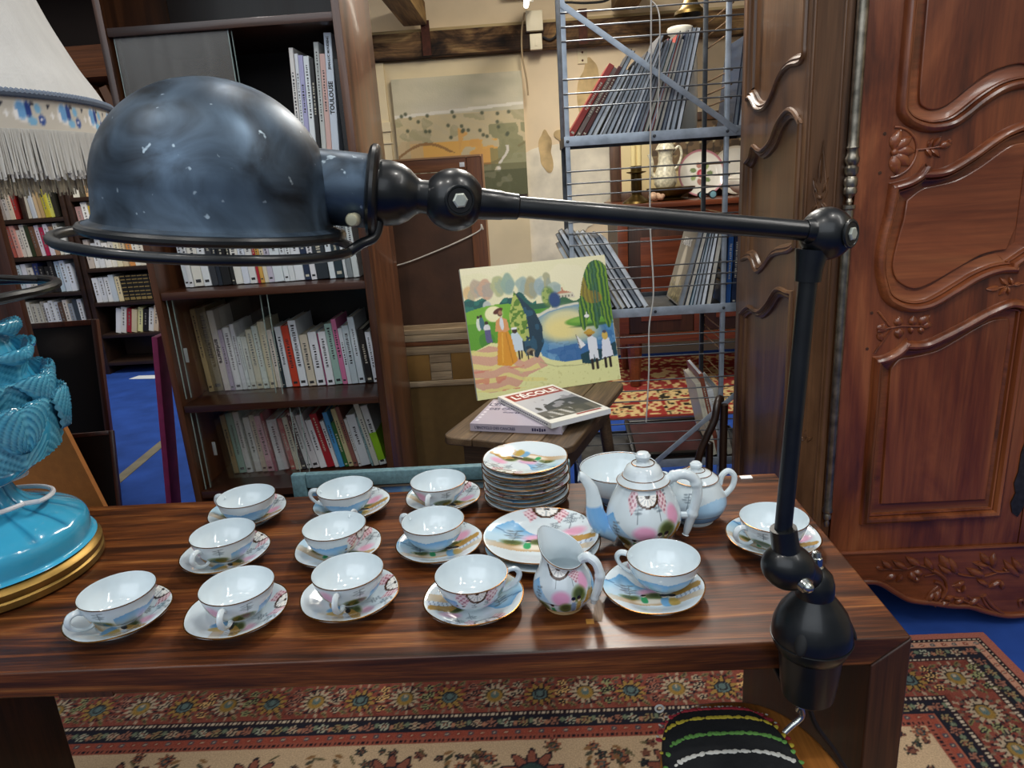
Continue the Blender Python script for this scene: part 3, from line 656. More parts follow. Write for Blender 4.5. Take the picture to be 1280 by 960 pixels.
def make_dish(name, label, cat, R, zr, foot, well, loc, rz, group, wave=.008, na=176, nr=48):
    t = thing(name, label, cat, loc, rz, group)
    pts, col = make_dish_mesh(name, R, zr, foot, well, 0, wave, na=na, nr=nr)
    grid_mesh('dish', pts, col, PORC, t, wrap=True, ang=60)
    rim_ring('gilt_rim', R, zr+.0024, .0011, t, wave)
    return t
# --- cup
def make_cup(label, loc, rz):
    t = thing('teacup', label, 'cup', loc, rz, 'porcelain teacups on saucers')
    na = 220; th = np.linspace(0, 2*math.pi, na, endpoint=False)
    out = smooth_path([(.0205, .0), (.021, .003), (.0235, .0045), (.034, .0105), (.0435, .021), (.0495, .034), (.0525, .0478)], 11)
    inn = smooth_path([(.0525, .0485), (.0516, .048), (.0484, .034), (.042, .0222), (.033, .0125), (.02, .0078), (.00001, .007)], 5)
    bot = [(.00001, .002), (.018, .002), (.019, 0)]
    no = len(out); cv = Canvas.__new__(Canvas)
    # unrolled coordinate: phi from handle (counter-clockwise), in units of cup width
    phi = (th+math.pi) % (2*math.pi)-math.pi
    cv.x = np.repeat(phi[None], no, 0); cv.y = np.repeat(np.array([p[1] for p in out])[:, None]/.05, na, 1)
    cv.c = np.zeros(cv.x.shape+(3,)); cv.c[:] = rgb(WHITE)
    X, Y = cv.x, cv.y
    ridge = .60+.07*np.abs(np.sin(X*3.2))
    m = ((X > .95) | (X < -2.2)) & (Y < ridge) & (Y > .03)
    cv.put(m*np.clip(.35+(Y/ridge)**2*.75, 0, 1), '#69a8dc', .9)
    cv.put(((X > .95) | (X < -2.2)) & (Y < .17) & (Y > .05), '#a98a5a', .25)
    cv.ell(-.44, .64, .26, .20, '#e3a3c0', .95, soft=.7); cv.ell(-1.05, .28, .3, .15, '#d79bc0', .8, soft=.7)
    cv.poly([(-1.05, .26), (-.7, .58), (-.42, .48), (-.25, .24)], '#a8823f', .9)
    cv.ell(-.75, .62, .14, .13, '#6d7340', .9, soft=.6)
    cv.ell(.46, .36, .40, .17, '#4d5a2a', .95, soft=.4); cv.ell(.52, .40, .26, .10, '#2f3a1c', .7, soft=.6); cv.ell(.48, .20, .58, .07, '#9a7438', .75, soft=.6)
    put_tree(cv, .58, .66, .26, .18, '#59656c')
    put_lace(cv, -1.2, .8, .24, .22); put_lace(cv, -2.0, .8, .24, .22); put_fan(cv, -1.6, .98, .27, -1, .36)
    for x, y, s in ((-1.3, .42, .14), (-1.7, .4, .12), (-.7, .33, .1)): put_tree(cv, x, y, s, s*1.2)
    put_figure(cv, -2.05, .3, .22, '#d9e4ee', .2); put_figure(cv, -2.25, .3, .22, '#7ba3c9', .2)
    cv.ell(-1.7, .13, .35, .1, '#c9dfe0', .9, soft=.6)
    O = np.array(out); I = np.array(inn); B = np.array(bot)
    prof = np.concatenate([B, O, I])
    pts = np.stack([prof[:, :1]*np.cos(th), prof[:, :1]*np.sin(th), np.repeat(prof[:, 1:], na, 1)], -1)
    col = np.zeros(pts.shape); col[:] = rgb(WHITE); col[len(B):len(B)+no] = cv.c
    grid_mesh('bowl', pts, col, PORC, t, wrap=True, ang=60)
    rim_ring('gilt_rim', .0526, .0483, .0008, t)
    b = MB(); hp = smooth_path([(.0495, 0, .0375), (.056, 0, .043), (.066, 0, .0425), (.071, 0, .034), (.067, 0, .024), (.058, 0, .0165), (.047, 0, .0125), (.040, 0, .0145)], 5)
    b.tube(hp, [.0035+.0012*abs(math.sin(i*.12)) for i in range(len(hp))], 8, flat=.75); b.build('handle', PLAIN, t)
    return t
ZT = .75
D = math.pi/180
SAUC = [(-.638, .891), (-.458, .886), (-.298, .914), (-.111, .893), (.150, .900), (-.547, 1.058), (-.353, 1.060), (-.181, 1.060), (-.570, 1.216), (-.370, 1.224), (-.195, 1.238), (.364, 1.030)]
CUPS = [(-.634, .892), (-.455, .892), (-.298, .918), (-.112, .895), (.168, .917), (-.546, 1.058), (-.357, 1.064), (-.190, 1.067), (-.562, 1.202), (-.377, 1.217), (-.201, 1.230), (.362, 1.022)]
HAND = [-125, -88, -92, 15, 155, -110, 75, 150, 165, 175, -100, 200]
SROT = [-35, -75, -70, 200, 0, -40, -20, 15, -10, 10, -25, -30]
WHO = [('leftmost in the front row, nearest the gilt lamp foot', 'with handle turned to the front left'),
       ('second from left in the front row', 'with handle pointing straight at the viewer'),
       ('third from left in the front row', 'with narrow handle pointing at the viewer'),
       ('in the front row just left of the milk jug', 'showing a fan motif'),
       ('at the right end of the front row, before the teapot', 'showing a blue scalloped band'),
       ('at the left of the middle row', 'with handle turned to the front'),
       ('in the centre of the middle row', 'with its handle hidden behind'),
       ('in the middle row left of the large plates', 'with handle turned to the back left'),
       ('at the left of the back row', 'with handle turned left'),
       ('second from left in the back row, before the blue picture frame', 'with handle turned left'),
       ('in the back row left of the plate stack', 'with handle turned to the front'),
       ('alone at the right, behind the black lamp upright', 'with handle turned left')]
s0 = make_dish('saucer', 'x', 'saucer', .0725, .0180, .04, .034, (0, 0, ZT), 0, 'painted porcelain saucers', .009)
c0 = make_cup('x', (0, 0, ZT), 0)
for i in range(12):
    sl = 'gilt-edged painted saucer '+WHO[i][0]; cl = 'white porcelain teacup '+WHO[i][0]+(', '+WHO[i][1] if len((cl0 := WHO[i][0]).split()) < 9 else '')
    if len(cl.split()) > 16: cl = 'white porcelain teacup '+WHO[i][0]
    sp = (*SAUC[i], ZT+.0002); cp = (*CUPS[i], ZT+.0067)
    if i == 0: s0.location = sp; s0.rotation_euler.z = SROT[i]*D; s0['label'] = sl; c0.location = cp; c0.rotation_euler.z = HAND[i]*D; c0['label'] = cl
    else: dup(s0, sp, SROT[i]*D, sl); dup(c0, cp, HAND[i]*D, cl)
# --- stack of small plates and the two large plates
p0 = make_dish('side_plate', 'x', 'plate', .0805, .0128, .045, .04, (0, 0, ZT), 0, 'stack of small painted plates', .008)
NS = 10; rr = random.Random(3)
ordw = ['bottom', 'second from bottom', 'third from bottom', 'fourth from bottom', 'fifth from bottom', 'fifth from top', 'fourth from top', 'third from top', 'second from top', 'top']
for k in range(NS):
    lab = 'small painted plate with gilt edge, '+ordw[k]+' of the stack on the table' if k < NS-1 else 'small painted plate lying on top of the stack, landscape fully showing'
    loc = (-.033+rr.uniform(-.003, .003), 1.238+rr.uniform(-.003, .003), ZT+.0003+k*.0083)
    rz = rr.uniform(0, 6) if k < NS-1 else math.radians(150)
    if k == 0: p0.location = loc; p0['label'] = lab
    else: dup(p0, loc, rz, lab)
q0 = make_dish('cake_plate', 'large painted plate underneath its twin, only its rim showing', 'plate', .096, .0145, .055, .05, (-.008, 1.046, ZT+.0003), .3, 'pair of large painted plates', .006, 160, 44)
dup(q0, (-.010, 1.053, ZT+.0112), math.radians(-8), 'large painted plate on top of the pair, behind the milk jug')
# --- hollow ware
def ware_mesh(name, prof, paint, parent, na=260, deform=None, k=14):
    pr = np.array(smooth_path(prof, k)); n = len(pr); th = np.linspace(0, 2*math.pi, na, endpoint=False)
    cv = Canvas.__new__(Canvas); ph = (th+math.pi/2+math.pi) % (2*math.pi)-math.pi     # 0 = facing -y
    zmax = pr[:, 1].max()
    cv.x = np.repeat(ph[None], n, 0); cv.y = np.repeat(pr[:, 1:]/zmax, na, 1); cv.c = np.zeros((n, na, 3)); cv.c[:] = rgb(WHITE)
    if paint: paint(cv)
    pts = np.stack([pr[:, :1]*np.cos(th), pr[:, :1]*np.sin(th), np.repeat(pr[:, 1:], na, 1)], -1)
    if deform: pts = deform(pts, th)
    return grid_mesh(name, pts, cv.c, PORC, parent, wrap=True, ang=60)
def scene_front(cv, fan=True, y0=0.0, fy=.93):
    cv.y = cv.y/1.27; fy /= 1.27; X, Y = cv.x, cv.y
    hill = (Y < .5-.35*np.abs(X+1.15)) & (Y > .22); cv.put(hill*np.clip((Y-.15)*3, 0, 1), '#5f9fd4', .9)
    cv.put((X > 1.15) & (Y < .42+.06*np.sin(X*5)) & (Y > .1), '#74ade0', .8)
    cv.put((X < -1.5) & (Y < .42+.06*np.sin(X*5)) & (Y > .1), '#74ade0', .8)
    cv.put((np.abs(Y-.24) < .012), '#6b5a4a', .5); cv.put((Y < .1) & (np.abs(X) < 1.3), '#b08040', .75)
    cv.ell(-.12, .33, .3, .09, '#e6a0c2', .95, soft=.5); cv.ell(.78, .5, .22, .11, '#e6a0c2', .95, soft=.5)
    for x, y, s in ((-.32, .56, .22), (.33, .58, .22), (.68, .72, .18), (-.95, .3, .2)): put_tree(cv, x, y, s, s*.55)
    for x, y, rx, ry in ((-.8, .17, .24, .07), (.02, .19, .22, .08), (.5, .36, .25, .1), (.95, .3, .1, .08)):
        cv.ell(x, y, rx, ry, '#5c6a34', .95, soft=.5); cv.ell(x, y+.02, rx*.6, ry*.5, '#2c381c', .6, soft=.6)
    cv.poly([(.6, .2), (.85, .36), (1.15, .36), (1.1, .22)], '#b48a3c', .95); cv.poly([(.58, .2), (1.12, .23), (1.1, .14), (.6, .12)], '#cbd8e6', .95)
    for k in range(5): cv.line([(.65+k*.1, .13), (.65+k*.1, .2)], .02, '#55708f', .8)
    put_figure(cv, -.42, .13, .14, '#2fa062', .26); put_figure(cv, .28, .2, .17, '#7f9cc0', .28); put_figure(cv, .47, .2, .17, '#b59a4e', .28)
    if fan:
        put_lace(cv, -.5, fy-.04, .22, .1); put_lace(cv, .5, fy-.04, .22, .1); put_fan(cv, 0, fy, .38, -1, .115)
    cv.put(Y > .985, '#8a5a22', .0)
tp = thing('teapot', 'white porcelain teapot with domed lid and painted landscape, tallest piece of the set', 'teapot', (.161, 1.057, ZT), 0, None)
ware_mesh('body', [(.034, 0), (.036, .003), (.034, .006), (.046, .018), (.059, .04), (.0605, .058), (.053, .082), (.042, .104), (.037, .113)], lambda c: scene_front(c), tp)
b = MB(); b.lathe([(.0415, .1125), (.0425, .115), (.041, .118), (.033, .124), (.0305, .131), (.027, .138), (.018, .144), (.0105, .1465), (.009, .149), (.012, .153), (.0125, .1575), (.009, .162), (0, .1635)], 48); lid = b.build('lid', PLAIN, tp)
for R, z in ((.0425, .1152), (.0333, .1237), (.018, .1443)): rim_ring('gilt_ring', R, z, .0008, lid)
b = MB(); sp = smooth_path([(-.046, 0, .028), (-.066, 0, .036), (-.078, 0, .055), (-.081, 0, .082), (-.085, 0, .105), (-.097, 0, .124), (-.104, 0, .127)], 6)
n_ = len(sp); b.tube(sp, [.022-.0145*min(1, (i/(n_-1))*1.25) + (.002 if i == n_-1 else 0) for i in range(n_)], 16, caps=False)
sc = np.zeros((len(b.v), 3)); sc[:] = rgb(WHITE)
for i, v in enumerate(b.v):
    if .034 < v[2] < .075-.1*(v[0]+.08): sc[i] = rgb('#74ade0')
    elif v[2] <= .034: sc[i] = rgb('#9cc4e2')
b.build('spout', PORC, tp, col=sc, fixn=False)
b = MB(); hp = smooth_path([(.034, 0, .106), (.048, 0, .118), (.066, 0, .121), (.082, 0, .112), (.088, 0, .092), (.085, 0, .068), (.078, 0, .044), (.072, 0, .022), (.069, 0, .012)], 6)
b.tube(hp, [.0085-.0045*max(0, (i/len(hp)-.72)/.28)+(.0016 if i % 14 in (6, 7) else 0) for i in range(len(hp))], 12); b.tube(smooth_path([(.052, 0, .05), (.064, 0, .048), (.078, 0, .048)], 4), .006, 8); b.build('handle', PLAIN, tp)
sg = thing('sugar_bowl', 'two-handled lidded sugar bowl with blue band, right behind the teapot', 'sugar bowl', (.263, 1.130, ZT), 0)
def sugar_paint(c):
    c.put((c.y < .32) & (c.y > .12), '#6aa4d8', .9); c.put((c.y > .32) & (c.y < .56+.16*np.sin(c.x*1.7+.6)), '#9cc8ea', .8); c.put(np.abs(c.y-.33) < .015, '#6b5a3a', .8)
    put_tree(c, -.5, .7, .3, .16)
ware_mesh('body', [(.030, 0), (.032, .003), (.030, .006), (.043, .015), (.052, .032), (.0515, .046), (.043, .066), (.036, .078)], sugar_paint, sg)
b = MB(); b.lathe([(.0375, .0775), (.038, .080), (.035, .083), (.026, .090), (.015, .0945), (.009, .0965), (.008, .0985), (.0105, .102), (.0105, .106), (.007, .1095), (0, .1105)], 40); lid = b.build('lid', PLAIN, sg)
for R, z in ((.038, .0805), (.0262, .0902), (.015, .0947)): rim_ring('gilt_ring', R, z, .0007, lid)
for s in (1, -1):
    b = MB(); b.tube(smooth_path([(s*.041, 0, .066), (s*.045, 0, .082), (s*.056, 0, .090), (s*.066, 0, .080), (s*.064, 0, .062), (s*.054, 0, .048), (s*.049, 0, .044)], 6), .005, 10); b.build('handle', PLAIN, sg)
sb = thing('slop_bowl', 'deep white porcelain bowl with blue lower band standing behind the teapot', 'bowl', (.140, 1.212, ZT), 0)
ware_mesh('bowl', [(.030, .0), (.032, .004), (.045, .016), (.060, .036), (.068, .056), (.072, .071), (.0712, .0715), (.066, .056), (.057, .036), (.04, .018), (.00001, .012)], lambda c: c.put((c.y < .45) & (np.arange(c.x.shape[0])[:, None] < 72), '#6ba6da', .85), sb)
rim_ring('gilt_rim', .0718, .0712, .0009, sb)
cr = thing('milk_jug', 'small round porcelain milk jug with raised spout and bamboo shaped handle', 'jug', (.020, .890, ZT), 0)
def jug_def(P, th):
    a = math.radians(128); w = np.clip(np.cos(th-a), -1, 1)[None]; z = P[..., 2]
    up = np.clip((z-.058)/.03, 0, 1)**1.5
    P = P.copy(); lift = (.014*w+.007*np.clip(w, 0, 1)**6)*up
    ext = up*np.clip(w, 0, 1)**4*.013
    P[..., 0] += ext*math.cos(a); P[..., 1] += ext*math.sin(a); P[..., 2] += lift
    return P
jp = [(.026, 0), (.028, .003), (.026, .006), (.036, .013), (.0435, .028), (.042, .045), (.034, .062), (.0295, .074), (.031, .088), (.0298, .0885), (.0275, .074), (.031, .06), (.038, .04), (.03, .014), (.00001, .008)]
def jug_paint(c):
    out = np.arange(c.x.shape[0])[:, None] < 8*14; keep = c.c.copy()
    scene_front(c, False); c.y = c.y*1.27; put_lace(c, .5, .78, .3, .1); put_fan(c, -.25, .93, .5, -1, .22)
    c.c = np.where(out[..., None], c.c, keep)
ware_mesh('body', jp, jug_paint, cr, deform=jug_def)
th = np.linspace(0, 2*math.pi, 64, endpoint=False)
P = jug_def(np.stack([.0307*np.cos(th), .0307*np.sin(th), np.full(64, .0885)], -1)[None], th)[0]
b = MB(); b.tube([tuple(p) for p in P], .0009, 6, closed=True); b.build('gilt_rim', GILT, cr)
b = MB(); Mh = rotM('Z', math.radians(-25)); hp = smooth_path([(.029, 0, .080), (.037, 0, .086), (.050, 0, .080), (.056, 0, .062), (.053, 0, .042), (.047, 0, .024), (.045, 0, .014)], 6)
b.tube([tuple(Mh @ Vector(p)) for p in hp], [.0065-.003*max(0, (i/len(hp)-.75)/.25)+(.0012 if i % 12 in (6, 7) else 0) for i in range(len(hp))], 10)
b.tube([tuple(Mh @ Vector(p)) for p in ((.036, 0, .03), (.045, 0, .028), (.05, 0, .03))], .0045, 8); b.build('handle', PLAIN, cr)
b = MB(); b.bbox(.388, .411, 1.286, 1.299, ZT+.0002, ZT+.0022, .0006); tag(b.build('paper_label', mat('paper_white', '#f4f4f2', .7)), 'small blank white paper tag lying near the table\'s back right corner', 'tag')
# ================================================================== black articulated lamp clamped to the table
BLK = mat('black_enamel', '#0e1114', .36, .1, .15, noise=(30, .35), rnoise=.08)
SHD, nt, pb = newmat('worn_graphite_metal'); MATS['worn_graphite_metal'] = SHD
pb.inputs['Metallic'].default_value = .55; pb.inputs['Roughness'].default_value = .44
tc = nd(nt, 'ShaderNodeTexCoord')
def nzr(scale, lo, hi, t0, t1, detail=5, dist=0.):
    n = nd(nt, 'ShaderNodeTexNoise'); n.inputs['Scale'].default_value = scale; n.inputs['Detail'].default_value = detail; n.inputs['Distortion'].default_value = dist; nt.links.new(tc.outputs['Object'], n.inputs['Vector'])
    m = nd(nt, 'ShaderNodeMapRange'); m.inputs['From Min'].default_value = lo; m.inputs['From Max'].default_value = hi; m.inputs['To Min'].default_value = t0; m.inputs['To Max'].default_value = t1; nt.links.new(n.outputs['Fac'], m.inputs['Value']); return m.outputs[0]
mxa = nd(nt, 'ShaderNodeMix', data_type='RGBA'); mxa.inputs['A'].default_value = (*lin('#1c232b'), 1); mxa.inputs['B'].default_value = (*lin('#56697c'), 1); nt.links.new(nzr(17, .34, .70, 0, 1, 6, 1.2), mxa.inputs['Factor'])
mxb = nd(nt, 'ShaderNodeMix', data_type='RGBA'); mxb.inputs['B'].default_value = (*lin('#a9bac6'), 1); nt.links.new(mxa.outputs['Result'], mxb.inputs['A']); nt.links.new(nzr(95, .69, .73, 0, .8, 2), mxb.inputs['Factor'])
nt.links.new(mxb.outputs['Result'], pb.inputs['Base Color']); nt.links.new(nzr(22, .3, .7, .34, .56, 5, .8), pb.inputs['Roughness'])
CHR = mat('polished_steel', '#b9bdb9', .22, 1.0)
OLD = mat('old_nickel', '#b4b9ae', .42, .35, noise=(80, .3))
LB = (.3130, .738, .697)
jl = thing('articulated_lamp', 'black metal jointed work lamp clamped to the front edge of the table', 'lamp', LB)
LO = tuple(-v for v in LB)
def lp(name, b, m, parent=None, **k):
    o = b.build(name, m, parent or jl, **k); o.location = LO if parent is None else (0, 0, 0); return o
X, Y = LB[0], LB[1]
b = MB(); b.lathe([(0, .708), (.027, .7085), (.0305, .712), (.0335, .735), (.0365, .768), (.0372, .7755)], 48, T(X, Y, 0)); lp('lower_housing', b, BLK)
b = MB(); b.lathe([(.0372, .776), (.0405, .7785), (.0455, .790), (.0465, .800), (.0450, .813), (.039, .829), (.030, .842), (.0238, .850), (.0222, .853)], 48, T(X, Y, 0)); uh = lp('upper_housing', b, BLK)
b = MB(); b.tube([(X+.0466*math.cos(t), Y+.0466*math.sin(t), .7955) for t in np.linspace(0, 2*math.pi, 48, endpoint=False)], .0008, 6, closed=True); lp('seam_ring', b, BLK)
b = MB(); b.lathe([(.0222, .853), (.0226, .857), (.0222, .868), (.019, .879), (.012, .887), (.008, .889)], 40, T(X, Y, 0)); lp('swivel_cap', b, BLK)
b = MB(); b.lathe([(.0085, .886), (.0085, .8905), (.0068, .892), (.0068, .902), (.0055, .903), (.0045, .909), (0, .9105)], 24, T(X, Y, 0)); tag(lp('top_screw', b, CHR), 'bright steel screw')
for dx, dy in ((-.0255, -.0345), (.0408, -.0115)):
    b = MB(); M = T(X+dx, Y+dy, .812) @ rotM('Z', math.atan2(dy, dx)) @ rotM('Y', -.42)
    b.sphere((0, 0, 0), 1, 16, 10, (.0035, .008, .017), M); lp('cooling_slot', b, mat('slot_dark', '#050607', .6))
bc = (.2661, .700, .9150)
b = MB(); b.sphere(bc, .0265, 32, 20, (1.12, .95, 1), rotM('Y', .35)); lp('lower_ball_joint', b, BLK)
b = MB(); b.tube([bc, (.292, .722, .893), (.305, .735, .879)], [.019, .0175, .016], 20); lp('joint_neck', b, BLK)
b = MB(); b.tube([(.2735, .684, .9075), (.2785, .675, .9045)], [.0085, .0085], 20); b.sphere((.2788, .6745, .9042), .0065, 16, 10); tag(lp('joint_screw', b, CHR), 'bright round screw head')
u0, u1 = Vector((.2586, .700, .9629)), Vector((.2749, .711, 1.2363))
b = MB(); b.tube([bc, Vector(bc)+(u0-Vector(bc))*.5, u0], [.0175, .0148, .0142], 24); lp('lower_sleeve', b, BLK)
b = MB(); b.tube([u0-(u1-u0)*.02, u0+(u1-u0)*.5, u1], .0092, 20); lp('upright_tube', b, BLK)
b = MB(); b.tube([u1-(u1-u0)*.02, u1+(u1-u0)*.03, (.2775, .712, 1.262)], [.0125, .0132, .0160], 24); lp('upper_sleeve', b, BLK)
ec = Vector((.2917, .715, 1.2764))
b = MB(); b.sphere(ec, .0258, 36, 22); lp('elbow_joint', b, BLK)
def socket(name, c, R, d):
    d = Vector(d).normalized(); M = T(*c) @ d.to_track_quat('Z', 'Y').to_matrix().to_4x4()
    b = MB(); b.lathe([(.0118, R*.86), (.0138, R*.93), (.0140, R*.975), (.0128, R*1.02), (.0114, R*1.02), (.0106, R*.985), (.0, R*1.0)], 32, M); o = lp(name, b, BLK); b = MB(); b.lathe([(.0107, R*.99), (.0107, R*1.004), (0, R*1.006)], 24, M); b.build('recess', MATS['slot_dark'], o)
    b = MB(); b.lathe([(.0068, R*1.0), (.0068, R*1.06), (.0054, R*1.10), (0, R*1.11)], 6, M); s = b.build('nut', OLD, o, ang=20); tag(s, 'worn steel nut')
socket('elbow_socket', ec, .0258, (.62, -.78, .02))
a1, a0 = Vector((.2700, .706, 1.2810)), Vector((-.0416, .664, 1.3274))
b = MB(); b.tube([ec, a1, a1-(a1-a0)*.012], [.0142, .0124, .0108], 24); lp('elbow_sleeve', b, BLK)
b = MB(); b.tube([a1-(a1-a0)*.01, a0+(a1-a0)*.08], .0098, 20); lp('arm_tube', b, BLK)
j2 = Vector((-.068, .660, 1.3328))
b = MB(); b.tube([j2, a0, a0+(a1-a0)*.055, a0+(a1-a0)*.06, a0+(a1-a0)*.10, a0+(a1-a0)*.104], [.0150, .0140, .0130, .0124, .0116, .0100], 24); lp('arm_sleeve', b, BLK)
b = MB(); b.sphere(j2, .0278, 40, 24); lp('head_ball_joint', b, BLK)
socket('head_socket', j2, .0278, (.30, -.95, 0))
ax = (Vector((-.1854, .645, 1.3522))-j2).normalized()
Mx = T(*j2) @ ax.to_track_quat('Z', 'Y').to_matrix().to_4x4()
b = MB(); b.lathe([(.0150, .018), (.0148, .030), (.0165, .0335), (.0225, .040), (.0268, .0475), (.0288, .058), (.0288, .067), (0, .067)], 48, Mx); lp('bell_joint', b, BLK)
b = MB(); b.lathe([(.020, .066), (.0360, .066), (.0395, .0675), (.0415, .070), (.0415, .073), (.0395, .0755), (.034, .077), (.020, .078)], 64, Mx); lp('flange', b, BLK)
b = MB(); b.lathe([(.020, .076), (.0320, .0765), (.0325, .080), (.0325, .1225), (.020, .128)], 48, Mx); col_ = lp('collar', b, SHD)
b = MB(); b.sphere((0, 0, 0), .0045, 16, 8, (1, 1, .35), Mx @ T(.0, .0, .108) @ rotM('Z', -.7) @ rotM('X', -math.pi/2-.6) @ T(0, 0, .0325)); lp('vent_hole', b, mat('hole_black', '#030303', .8))
b = MB(); b.lathe([(.0058, -.008), (.0058, .002), (.0045, .004), (0, .0046)], 20, T(-.1506, .612, 1.323) @ rotM('X', math.pi/2)); tag(lp('cover_screw', b, mat('ivory_screw', '#b8b498', .35, .3)), 'ivory coloured screw head')
# shade
HO = Vector((-.2705, .620, 1.3205)); tilt = math.radians(7)
Mh = T(*HO) @ rotM('Y', tilt)
R0 = .0955
pr = [(R0+.0085, -.0008), (R0+.0100, .0018), (R0+.0085, .0045), (R0+.0015, .0075), (R0, .012), (R0-.0005, .036)]
pr += [((R0-.0005)*math.cos(t), .036+.088*math.sin(t)) for t in np.linspace(.08, math.pi/2, 18)]
pr[-1] = (0, .124)
inn = [(0, .1225)]+[((R0-.0022)*math.cos(t), .036+.0865*math.sin(t)) for t in np.linspace(math.pi/2-.09, .08, 16)]+[(R0-.0022, .012), (R0+.004, .0015), (R0+.0085, -.0008)]
b = MB(); b.lathe(pr, 96, Mh); sh = lp('shade', b, SHD, fixn=False)
b = MB(); b.lathe(inn, 96, Mh); tag(lp('shade_lining', b, mat('shade_inner', '#a89a86', .5), fixn=False), 'pale inner lining of the shade')
b = MB(); b.tube([tuple(Mh @ Vector(((R0+.0088)*math.cos(t), (R0+.0088)*math.sin(t), .001))) for t in np.linspace(0, 2*math.pi, 96, endpoint=False)], .0042, 10, closed=True); lp('rolled_rim', b, BLK)
# bulb inside
b = MB(); b.sphere(Mh @ Vector((.0, 0, .055)), .026, 24, 14); lp('bulb', b, mat('bulb_glass', '#dfe3e4', .15, 0, .3))
# guard ring that carries the rod bent up to the flange
Mg = T(-.2770, .618, 1.3120) @ rotM('Y', math.radians(8.0))
rg = .1190
g = [tuple(Mg @ Vector((rg*math.cos(t), rg*math.sin(t)*1.0, 0))) for t in np.linspace(0, 2*math.pi, 96, endpoint=False)]
b = MB(); b.tube(g, .0043, 12, closed=True); lp('guard_ring', b, BLK)
e0 = Mg @ Vector((rg, 0, 0))
b = MB(); b.tube(smooth_path([tuple(e0), (e0.x+.010, e0.y+.006, e0.z+.006), (-.1385, .634, 1.3065), (-.1340, .641, 1.322), (-.1385, .647, 1.342), (-.1405, .650, 1.36)], 7), .0046, 12); lp('guard_bracket', b, BLK)
# clamp, tommy bar and flex
b = MB(); b.bbox(X-.014, X+.014, .760, .812, .7505, .7555, .002); b.bbox(X-.019, X+.019, .757, .7845, .6975, .7575, .002); b.bbox(X-.019, X+.019, .760, .835, .690, .6985, .002); lp('clamp_jaw', b, BLK)
b = MB(); b.tube([(X, .818, .670), (X, .818, .7085)], .006, 12); b.lathe([(0, .7045), (.014, .7045), (.014, .7085), (0, .7085)], 20, T(X, .818, 0)); lp('clamp_screw', b, CHR)
b = MB(); b.tube(smooth_path([(.2960, .722, .700), (.2983, .720, .7075), (.3009, .720, .6950), (.2965, .719, .6885), (.2889, .717, .6835), (.279, .715, .6745)], 6), .0036, 12); tag(lp('tommy_bar', b, CHR), 'bent bright steel rod under the housing')
b = MB(); b.tube(smooth_path([(.316, .745, .70), (.3219, .750, .678), (.3339, .752, .6465), (.365, .757, .595), (.392, .762, .53), (.398, .765, .40), (.40, .765, .06), (.42, .75, .0165), (.55, .70, .0165)], 6), .0032, 8); tag(lp('power_cord', b, mat('black_rubber', '#0c0c0c', .55)), 'thin black electric flex')

# second lamp, only its guard ring reaches into the picture
b = MB(); R2 = .13; c2 = (-.582, .62, 1.277)
s2 = thing('lamp_reflector', 'dark metal lamp rim just reaching in at the left edge', 'lamp', (c2[0], c2[1], c2[2]-.006))
b.tube([(R2*math.cos(t), R2*math.sin(t), .006) for t in np.linspace(0, 2*math.pi, 80, endpoint=False)], .0048, 10, closed=True); b.build('guard_ring', BLK, s2)
b = MB(); b.lathe([(.082, .012), (.084, .016), (.080, .03), (.072, .07), (.05, .10), (.02, .112), (0, .113)], 48); b.lathe([(0, .108), (.045, .10), (.07, .06), (.079, .014), (.082, .012)], 48); b.build('shade', SHD, s2)
b = MB()
for k in range(3):
    a = math.pi+k*2.1; b.tube([(R2*math.cos(a), R2*math.sin(a), .006), (.082*math.cos(a), .082*math.sin(a), .016)], .003, 8)
b.tube([(0, 0, .11), (-.05, .02, .16), (-.22, .08, .19)], .010, 12); b.build('bracket', BLK, s2)
# ================================================================== turquoise ceramic table lamp
TURQ = mat('turquoise_glaze', '#45abd0', .16, 0, .4, noise=(9, .10), vcol=True)
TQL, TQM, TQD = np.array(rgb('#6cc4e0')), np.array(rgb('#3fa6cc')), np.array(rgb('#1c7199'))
GOLD = mat('worn_gilding', '#8f723c', .40, .85, noise=(14, .40), rnoise=.14)
LX, LY = -.943, 1.053
tl = thing('table_lamp', 'large turquoise ceramic leaf lamp on a gilt foot with fringed white shade', 'lamp', (LX, LY, ZT+.0005))
b = MB(); b.lathe([(0, 0), (.155, 0), (.160, .004), (.160, .014), (.157, .017), (.160, .022), (.160, .029), (.153, .037), (.146, .0395), (0, .0395)], 80); tag(b.build('gilt_foot', GOLD, tl), 'worn gold painted round foot')
def flute(prof, n, amp, N=144, zlim=None, sharp=1.0, off=0):
    pr = np.array(smooth_path(prof, 6)); th = np.linspace(0, 2*math.pi, N, endpoint=False)
    r = pr[:, :1]*np.ones((1, N)); z = pr[:, 1:]*np.ones((1, N))
    w = np.abs(np.sin(th*n/2+off))**sharp
    a = np.interp(pr[:, 1], *zlim)[:, None] if zlim else amp
    r = r-a*(1-w)[None]
    f_ = np.clip((w[None]*np.ones(r.shape)-.35)/.5, 0, 1)[..., None]*(a[:, None] > .001 if np.ndim(a) == 2 else 1) if False else np.clip((w[None]*np.ones(r.shape)-.30)/.4, 0, 1)[..., None]
    k_ = np.clip(np.asarray(a)/.004, 0, 1).reshape(-1, 1, 1)*np.ones(f_.shape)
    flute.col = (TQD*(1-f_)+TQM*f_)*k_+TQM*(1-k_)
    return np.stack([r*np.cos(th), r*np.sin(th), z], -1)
def gm_(name, pts, m, parent, wrap=True, ang=50):
    c = flute.col; return grid_mesh(name, pts, c, m, parent, wrap=wrap, ang=ang)
